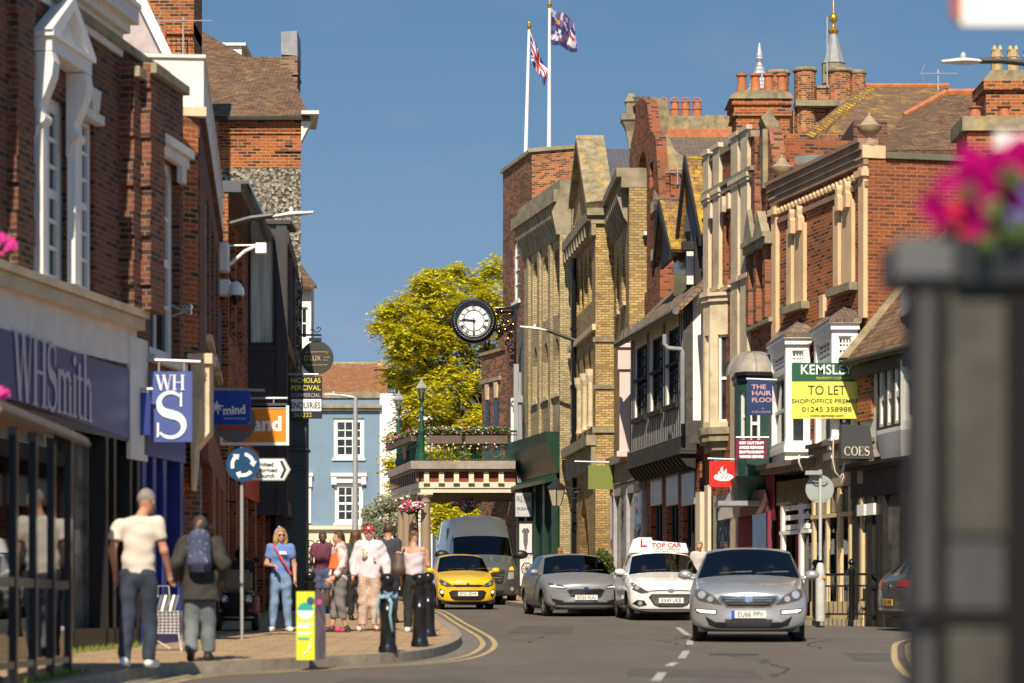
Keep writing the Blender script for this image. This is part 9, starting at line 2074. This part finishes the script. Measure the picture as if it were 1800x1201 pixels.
text('ENQUIRIES',.20,PLTXT,p,(xr_-.35,Yq_-.014,Z(718,Yq_)),(1,0,0),(0,0,1),width=.68,bold=.003);text('563222',.14,AY,p,(xr_-.42,Yq_-.004,Z(733,Yq_)),(1,0,0),(0,0,1),width=.42)
Yq_=48.6;t=thing('wall_camera_bracket','white wall bracket arm carrying a small box camera on the left','camera',q(392,450,Yq_));mb=MB();mb.box(X(384,Yq_),X(401,Yq_),Yq_-.1,Yq_+.3,Z(476,Yq_),Z(426,Yq_));mb.build('base_box',WHITE,t,bevel=.01);mb=MB();mb.tube([q(401,466,Yq_),q(408,462,Yq_),q(430,442,Yq_),q(452,432,Yq_)],.035,10);mb.tube([q(401,432,Yq_),q(452,431,Yq_)],.018,8);mb.build('arm',WHITE,t,smooth=True);mb=MB();mb.box(X(450,Yq_),X(469,Yq_),Yq_-.12,Yq_+.1,Z(447,Yq_),Z(428,Yq_));mb.build('camera_box',WHITE,t,bevel=.01)
t=thing('dome_camera','white dome security camera with black globe on the left wall','camera',q(408,510,Yq_));mb=MB();mb.box(X(385,Yq_),X(404,Yq_),Yq_-.08,Yq_+.25,Z(518,Yq_),Z(492,Yq_));mb.tube([q(398,512,Yq_),q(404,508,Yq_),q(412,498,Yq_)],.05,10);mb.build('mount',WHITE,t,bevel=.008)
mb=MB();c_=Vector(q(415,520,Yq_));mb.lathe(c_,[(.155,0),(.16,.04),(.14,.14),(.09,.23),(.03,.27),(0,.275)],20);mb.build('hood',WHITE,t,smooth='all');mb=MB();mb.ball(c_-Vector((0,0,.03)),.115,16,sc=(1,1,1.3));mb.build('globe',BLACKG,t,smooth='all')
t=thing('scroll_bracket','small empty scrolled iron bracket on the brown brick wall','bracket',q(310,545,35));mb=MB();mb.tube([q(300,535,35),q(312,542,35),q(328,548,35)],.012,6);mb.tube([q(302,556,35),q(318,550,35),q(326,548,35)],.012,6)
for c1,c2 in((325,540),(334,540),(333,549)):mb.tube([Vector(q(c1,c2,35))+Vector((.03*math.cos(a),0,.03*math.sin(a)))for a in[i*.7 for i in range(10)]],.009,6)
mb.build('scroll',METAL,t)
# ---- signs on the right
Yq_=50.2
t=thing('to_let_board','green and yellow to let board fixed to the white bay','sign',q(1445,738,Yq_));x0,x1=X(1392,Yq_),X(1502,Yq_);zt_,zm_,zb_=Z(638,Yq_),Z(671,Yq_),Z(736,Yq_)
ang=Vector((1,.12,0)).normalized()
mb=MB();mb.box(x0,x1,Yq_,Yq_+.04,zm_+.001,zt_);g_=mb.build('green_panel',plain('agent_green',(.012,.09,.035),.4,var=.05),t);mb=MB();mb.box(x0,x1+.15,Yq_,Yq_+.04,zb_,zm_);y_=mb.build('yellow_panel',plain('agent_yellow',(.80,.74,.10),.4,var=.04),t)
text('KEMSLEY',.27,WHT,g_,(x0+.16,Yq_-.004,Z(658,Yq_)),(1,0,0),(0,0,1),align='LEFT',width=1.02,bold=.002);text('PROPERTY CONSULTANTS',.07,AY,g_,(x0+.47,Yq_-.004,Z(667,Yq_)),(1,0,0),(0,0,1),align='LEFT',width=.85)
DG=plain('dark_letter',(.03,.035,.02),.5)
for s_,yy,sz,w_ in(('TO LET',694,.26,.74),('SHOP/OFFICE PREMISES',709,.12,1.38),('01245 358988',724,.14,.98),('www.kemsley.com',733,.08,.66)):text(s_,sz,DG,y_,((x0+x1)/2+.07,Yq_-.004,Z(yy,Yq_)),(1,0,0),(0,0,1),width=w_,bold=.001)
mb=MB();mb.tube([(x1-.2,Yq_+.06,zb_-.05),(x1+.1,Yq_+.8,zt_-.2)],.03,6);mb.build('fixing_pole',WHITE,t)
Yq_=52.6;t,p=hang_sign('hair_salon_sign','navy blue hanging salon sign with pink lettering beside the green bay','sign',1314,1358,669,730,Yq_,plain('salon_navy',(.012,.035,.12),.4,var=.05),armpx=((1312,666),(1366,668)));PNK=plain('pink_lettering',(.55,.33,.38),.5)
for s_,yy in(('THE',684),('HAIR',695),('FLOOR',707)):text(s_,.13,PNK,p,(X(1321,Yq_),Yq_-.004,Z(yy,Yq_)),(1,0,0),(0,0,1),align='LEFT',width=.10*len(s_),bold=.003)
text('at',.05,PNK,p,(X(1341,Yq_),Yq_-.004,Z(719,Yq_)),(1,0,0),(0,0,1));text('RYAN LONDON',.06,PNK,p,(X(1338,Yq_),Yq_-.004,Z(726,Yq_)),(1,0,0),(0,0,1),width=.38)
Yq_=52.8;t,p=hang_sign('key_cutting_sign','maroon hanging sign with four lines of white service lettering','sign',1294,1347,773,807,Yq_,plain('maroon_sign',(.17,.01,.045),.4,var=.05),armpx=((1294,769),(1352,769)))
for s_,yy in(('KEY CUTTING',780),('SHOE REPAIRS',788),('ENGRAVING',796),('WATCH REPAIRS',804)):text(s_,.075,WHT,p,(X(1321,Yq_),Yq_-.004,Z(yy+1,Yq_)),(1,0,0),(0,0,1),width=.5,bold=.006)
Yq_=56.0;t,p=hang_sign('bank_sign','square red hanging sign with white flame emblem','sign',1247,1295,811,856,Yq_,plain('bank_red',(.72,.02,.012),.35,var=.03),armpx=((1244,806),(1294,808)))
mb=MB();c_=Vector((X(1272,Yq_),Yq_-.004,Z(839,Yq_)));mb.prism([c_+Vector((.215*math.cos(R(a)),0,.085*math.sin(R(a))))for a in range(0,360,15)],(0,-.003,0));mb.build('flame_base',WHT,p)
mb=MB();fl_=lambda dx,s_:[c_+Vector((dx+x*s_,-.006,z*s_))for x,z in((-.03,-.02),(.05,.0),(.06,.07),(.01,.13),(.0,.19),(.015,.24),(-.05,.18),(-.045,.11),(.0,.06))];mb.prism(fl_(-.02,1.05),(0,-.003,0));mb.prism(fl_(.06,.8),(0,-.003,0));mb.prism(fl_(-.09,.6),(0,-.003,0));mb.build('flame',WHT,p)
mb=MB()
for dx in(-.055,.03):mb.tube([c_+Vector((dx,-.009,-.03)),c_+Vector((dx+.055,-.009,.03)),c_+Vector((dx+.03,-.009,.10))],.008,5)
mb.build('flame_gap',MATS['bank_red'],p)
hang_sign('plain_green_sign','plain olive green hanging board on the yellow brick bank','sign',1034,1077,818,860,73,plain('olive_sign',(.16,.19,.035),.5,var=.06),armpx=((1010,811),(1082,813)))
Yq_=48.6;t=thing('black_shop_sign','large dark grey tapered hanging sign with cream serif name','sign',q(1508,807,Yq_));mb=MB();mb.prism([q(1479,806,Yq_),q(1537,807,Yq_),q(1529,748,Yq_),q(1479,746,Yq_)],(0,.4,0));p=mb.build('board',plain('charcoal_board',(.035,.037,.04),.5,var=.06),t)
o_,wd=serif_text('COES',.17,CREAM,p,Vector(q(1484,801,Yq_))+Vector((0,-.004,0)),(1,0,0),(0,0,1));bpy.data.objects.remove(o_);serif_text('COES',.17,CREAM,p,Vector(q(1484,801,Yq_))+Vector((0,-.004,0)),(1,0,0),(0,0,1),sx=.49/wd)
t=thing('cable_loop','loose pale cable looping down beside the dark tapered sign','cable',q(1470,800,48.9));mb=MB();mb.tube([q(1478,764,48.9),q(1470,764,48.9),q(1465,775,48.9),q(1464,810,48.9),q(1468,830,48.9),q(1477,840,48.9),q(1483,826,48.9),q(1485,808,48.9),q(1481,822,48.9),q(1483,838,48.9),q(1478,850,48.9)],.014,6);mb.tube([q(1405,800,49),q(1404,812,49),q(1411,828,49)],.016,6);mb.build('cable',CREAM,t,smooth='all')
Yq_=48.2;t=thing('round_road_sign','round road sign seen from behind on a grey post by the railings','road sign',(X(1442,Yq_),Yq_,G(Yq_)+.12));mb=MB();zb_=G(Yq_)+.12;mb.tube([(X(1442,Yq_),Yq_,Z(985,Yq_)),(X(1442,Yq_),Yq_,Z(826,Yq_))],.032,12);mb.lathe((X(1442,Yq_),Yq_,zb_),[(.09,0),(.09,.95),(.07,1.05),(.045,1.1)],14);mb.build('post',plain('painted_post',(.5,.5,.48),.5,var=.2,scale=5,dirt=(.25,.2,.15)),t,smooth=True)
mb=MB();mb.lathe(q(1441,860,Yq_+.08),[(25/F_PX*Yq_,0),(25/F_PX*Yq_,.012)],40,ax=(0,1,0));mb.build('disc',plain('sign_back',(.30,.34,.32),.5,var=.1),t);mb=MB()
for yy in(845,876):mb.tube([q(1428,yy,Yq_+.03),q(1434,yy+2,Yq_+.0),q(1450,yy+2,Yq_+.0),q(1455,yy,Yq_+.03)],.012,6)
mb.box(X(1415,Yq_),X(1444,Yq_),Yq_-.1,Yq_+.06,Z(835,Yq_),Z(828,Yq_));mb.build('bracket',GREYP,t);mb=MB();mb.box(X(1444,Yq_),X(1450,Yq_),Yq_-.1,Yq_-.09,Z(1017,Yq_),Z(1011,Yq_));mb.build('sticker',plain('orange_sticker',(.7,.3,.03),.5),t)
t=thing('pedestrian_railing','black pedestrian guard railing with ball-topped posts along the right kerb','railing',(X(1480,48.9),48.9,G(48.9)+.12));zb_=G(48.9)+.12
rp=[Vector((X(1433,49.6),49.6)),Vector((X(1497,48.9),48.9)),Vector((X(1568,48.4),48.4)),Vector((X(1625,48.3),48.3))]
for i,c in enumerate(rp):mb=MB();mb.lathe((c.x,c.y,zb_),[(.06,0),(.06,.9),(.075,.92),(.075,.98),(.045,1.0),(.03,1.04),(.06,1.08),(.062,1.12),(.03,1.17),(0,1.18)],14);mb.build('post',BLACKG,t,smooth=True)
for a,b in zip(rp,rp[1:]):
 mb=MB();L=(b-a).length
 for z_ in(.12,.66,.88):mb.tube([(a.x,a.y,zb_+z_),(b.x,b.y,zb_+z_)],.018 if z_<.8 else.024,6)
 n_=int(L/.11)
 for i in range(1,n_):c=a+(b-a)*i/n_;mb.tube([(c.x,c.y,zb_+.12),(c.x,c.y,zb_+.66)],.008,5)
 mb.build('rail_panel',BLACK,t)
Yq_=81;t=thing('wall_lantern','old glass street lantern on scrolled iron bracket over the green shopfront','lamp',q(990,880,Yq_));mb=MB();c_=Vector(q(978,889,Yq_));mb.lathe(c_,[(.16,0),(.30,.52),(.31,.54)],6);mb.build('lantern_glass',plain('frosted_lantern',(.45,.42,.3),.3),t);mb=MB();mb.lathe(c_+Vector((0,0,.545)),[(.36,0),(.3,.08),(.12,.2),(.1,.28),(.03,.34)],6)
for i in range(6):a=2*math.pi*(i+.5)/6;mb.tube([c_+Vector((.165*math.cos(a),.165*math.sin(a),0)),c_+Vector((.305*math.cos(a),.305*math.sin(a),.54))],.018,5)
mb.tube([q(978,856,Yq_),q(1008,860,Yq_)],.03,6);mb.tube([Vector(q(1012,869,Yq_))+Vector((.22*(1-i/22)*math.cos(i*.55),0,.22*(1-i/22)*math.sin(i*.55)))for i in range(20)],.022,6);mb.tube([q(992,866,Yq_),q(1010,878,Yq_)],.02,6);mb.build('bracket',IRON,t)
Yq_=86;t=thing('poster_board','tall white poster panels with printed shirt and wheel beside the green shopfront','poster',q(924,1030,Yq_));mb=MB();mb.box(X(913,Yq_),X(935,Yq_),Yq_,Yq_+.05,Z(972,Yq_),Z(921,Yq_));mb.box(X(914,Yq_),X(936,Yq_),Yq_,Yq_+.05,Z(1030,Yq_),Z(975,Yq_));p=mb.build('panel',plain('poster_white',(.62,.6,.6),.6,var=.05),t)
mb=MB();mb.prism([q(a,b,Yq_-.003)for a,b in((920,929),(922,928),(924,930),(926,928),(928,929),(931,934),(929,938),(928,936),(928,953),(925,968),(923,968),(920,953),(920,936),(919,938),(917,934))],(0,-.002,0));mb.build('shirt_print',plain('print_grey',(.10,.10,.12),.6),p)
mb=MB();c_=Vector(q(926,1000,Yq_-.004));mb.tube([c_+Vector((.17*math.cos(a),0,.2*math.sin(a)))for a in[2*math.pi*i/24 for i in range(25)]],.02,5)
for i in range(8):a=math.pi*i/4;mb.tube([c_,c_+Vector((.13*math.cos(a),0,.15*math.sin(a)))],.015,5)
mb.build('wheel_print',plain('print_brown',(.12,.07,.04),.6),p);text('PAINT',.2,plain('print_grey',(0,0,0)),p,(X(925,Yq_),Yq_-.004,Z(983,Yq_)),(1,0,0),(0,0,1),width=.38)
mb=MB();mb.box(X(912,Yq_),X(937,Yq_),Yq_+.06,Yq_+.4,G(86),Z(916,Yq_));mb.build('stand',DARK,t)
# ---- grass tufts at the wall and shelter foot
gr=MB()
for _ in range(900):
 if random.random()<.5:y_=random.uniform(27.5,33);x_=FW.a.x+(FW.b.x-FW.a.x)*(y_-FW.a.y)/(FW.b.y-FW.a.y)+.05+random.random()**2*.12
 elif random.random()<.6:y_=random.uniform(22,25);x_=-4.27+random.uniform(-.08,.25)*random.random()
 else:x_=X(random.uniform(1420,1560),49.2);y_=49.2+random.uniform(-.2,.3)
 h_=random.uniform(.03,.10);a=random.uniform(0,6.28);d_=Vector((math.cos(a)*.02,math.sin(a)*.02,h_));b_=Vector((x_,y_,G(y_)+.118));gr.add([b_,b_+Vector((.014,0,0)),b_+d_],[(0,1,2)])
props(gr.build('grass',plain('weed_green',(.16,.20,.03),.8,var=.4)),'thin tufts of green weeds growing along the wall foot',None,None,'stuff')
# ================================================================== FOREGROUND POST WITH FLOWERS (out of focus)
Yf_=5.2;q5=lambda px,py,dy=0:(X(px,Yf_),Yf_+dy,Z(py,Yf_))
GP=plain('grey_weathered_post',(.045,.048,.05),.6,var=.35,scale=9,dirt=(.05,.05,.05))
t=thing('planter_post','big blurred dark grey post carrying a black planter of magenta flowers','post',(X(1710,Yf_),Yf_,0))
mb=MB();mb.box(X(1614,Yf_),X(1700,Yf_)+.09,Yf_,Yf_+.2,G(5)-.1,Z(498,Yf_));mb.build('post',GP,t,bevel=.006)
mb=MB();mb.box(X(1665,Yf_),X(1768,Yf_),Yf_-.012,Yf_-.001,Z(940,Yf_),Z(510,Yf_));mb.box(X(1665,Yf_),X(1768,Yf_),Yf_-.014,Yf_-.001,Z(1300,Yf_),Z(1105,Yf_));mb.build('worn_panel',plain('worn_panel',(.05,.049,.041),.7,var=.5,scale=14,dirt=(.04,.036,.03)),t)
mb=MB();mb.box(X(1642,Yf_),X(1664,Yf_),Yf_-.016,Yf_-.0012,Z(1300,Yf_),Z(510,Yf_));mb.box(X(1610,Yf_),X(1800,Yf_),Yf_-.02,Yf_-.0015,Z(1100,Yf_),Z(1070,Yf_));mb.box(X(1766,Yf_),X(1900,Yf_),Yf_-.03,Yf_+.3,-.3,Z(520,Yf_));mb.build('dark_frame_recess_shade',plain('matt_black',(.004,.004,.005),1,var=.1),t)  # thin upright strip paints a recess's shade as black; the rest is black frame
mb=MB();mb.box(X(1571,Yf_),X(1700,Yf_),Yf_-.03,Yf_+.2,Z(496,Yf_),Z(418,Yf_));mb.build('cap',plain('cap_grey',(.09,.095,.10),.5,var=.2,scale=10),t,bevel=.01);mb=MB();mb.box(X(1672,Yf_),X(1900,Yf_),Yf_-.05,Yf_+.22,Z(505,Yf_),Z(418,Yf_));mb.build('planter',BLACK,t,bevel=.006)
t=thing('petunias','magenta petunias growing in the black planter on the grey post','flowers',q5(1720,420));c_=q5(1740,350,.0)
mb=MB();
for(px,py,r_)in((1760,400,60),(1700,400,40),(1790,340,60),(1740,330,40),(1790,450,60),(1680,390,24)):
 leafy(mb,q5(px,py,.04),r_/F_PX*Yf_,160,.024,0)
mb.build('foliage',plain('petunia_leaf',(.05,.11,.02),.6,var=.5,scale=30),t)
mb=MB()
for(px,py,r_)in((1735,385,20),(1765,325,22),(1690,352,12),(1775,415,26),(1720,440,16)):leafy(mb,q5(px,py,-.09),r_/F_PX*Yf_,50,.02,0)
mb.build('foliage',plain('petunia_leaf_light',(.10,.18,.03),.6,var=.4,scale=30),t)
def petal_ball(px,py,r_,m,nm='petunia'):
 c_=Vector(q5(px,py,-.03-random.random()*.03));r_=r_/F_PX*Yf_;mb=MB();vs=[c_+Vector((0,-.1*r_,0))];n=20;f_=Vector((random.uniform(-.5,.3),-1,random.uniform(-.3,.5))).normalized();a_=f_.orthogonal().normalized();b_=f_.cross(a_)
 vs=[c_+f_*(-r_*.35)];
 for i in range(n):th=2*math.pi*i/n;rr=r_*(1+.12*math.cos(5*th));vs.append(c_+a_*rr*.5*math.cos(th)+b_*rr*.5*math.sin(th)-f_*r_*.05)
 for i in range(n):th=2*math.pi*i/n;rr=r_*(1+.12*math.cos(5*th));vs.append(c_+a_*rr*math.cos(th)+b_*rr*math.sin(th)+f_*r_*.12*math.cos(5*th))
 mb.add(vs,[(0,1+i,1+(i+1)%n)for i in range(n)]+[(1+i,1+(i+1)%n,1+n+(i+1)%n,1+n+i)for i in range(n)]);m.node_tree.nodes['Principled BSDF'].inputs['Specular IOR Level'].default_value=.1;mb.build(nm,m,t,smooth='all')
MG=plain('magenta_petal',(.32,.0003,.11),.9,var=.15,scale=40)
for px,py,r_ in((1632,372,26),(1654,334,20),(1704,325,38),(1712,372,34),(1742,302,34),(1775,288,34),(1760,365,30),(1700,285,26),(1648,398,20),(1722,410,26),(1795,300,34),(1790,262,20),(1735,345,30),(1700,400,18)):petal_ball(px,py-4,r_*.97,MG)
for px,py,r_ in((1672,378,18),(1688,410,12),(1748,318,14)):petal_ball(px,py,r_,plain('crimson_petal',(.45,.01,.05),.6))
for px,py,r_ in((1790,365,24),(1805,340,24),(1780,390,18)):petal_ball(px,py,r_,plain('violet_petal',(.16,.10,.42),.6))
for(px,py,r_,lb)in((6,432,16,'magenta flowers hanging above the cream shop cornice'),(3,692,9,'small magenta flower clump in front of the long blue fascia')):
 tt=thing('flower_clump',lb,'flowers',q(px,py,20));flowers(tt,q(px,py,20),(r_/F_PX*20*1.3,.08,r_/F_PX*20),[(.62,.01,.25)],40,.05,60,.05)
t=thing('near_white_sign','blurred white sign with red left edge above the chimneys','sign',q(1740,30,7));mb=MB();mb.prism([q(1672,-60,7),q(1990,-60,7),q(1990,44,7),q(1690,44,7),q(1676,30,7)],(0,.03,0));bd_=mb.build('board',WHITE,t);mb=MB();mb.prism([q(1670,-60,6.98),q(1690,-60,6.98),q(1690,38,6.98),q(1672,26,6.98)],(0,.01,0));mb.build('red_edge',plain('red_brown_edge',(.35,.06,.03),.5),bd_);mb=MB();mb.box(X(1850,7.1),X(1870,7.1),7.05,7.12,0,Z(-50,7));mb.build('pole',GREYP,t)
t=thing('near_cream_sign','small blurred cream white sign just above the magenta petunias','sign',q(1780,250,7));mb=MB();mb.prism([q(1750,234,7),q(1850,232,7),q(1850,268,7),q(1745,268,7)],(0,.03,0));mb.build('board',WHITE,t);mb=MB();mb.box(X(1845,7.3),X(1850,7.3),7.3,7.34,0,Z(225,7));mb.build('pole',GREYP,t)
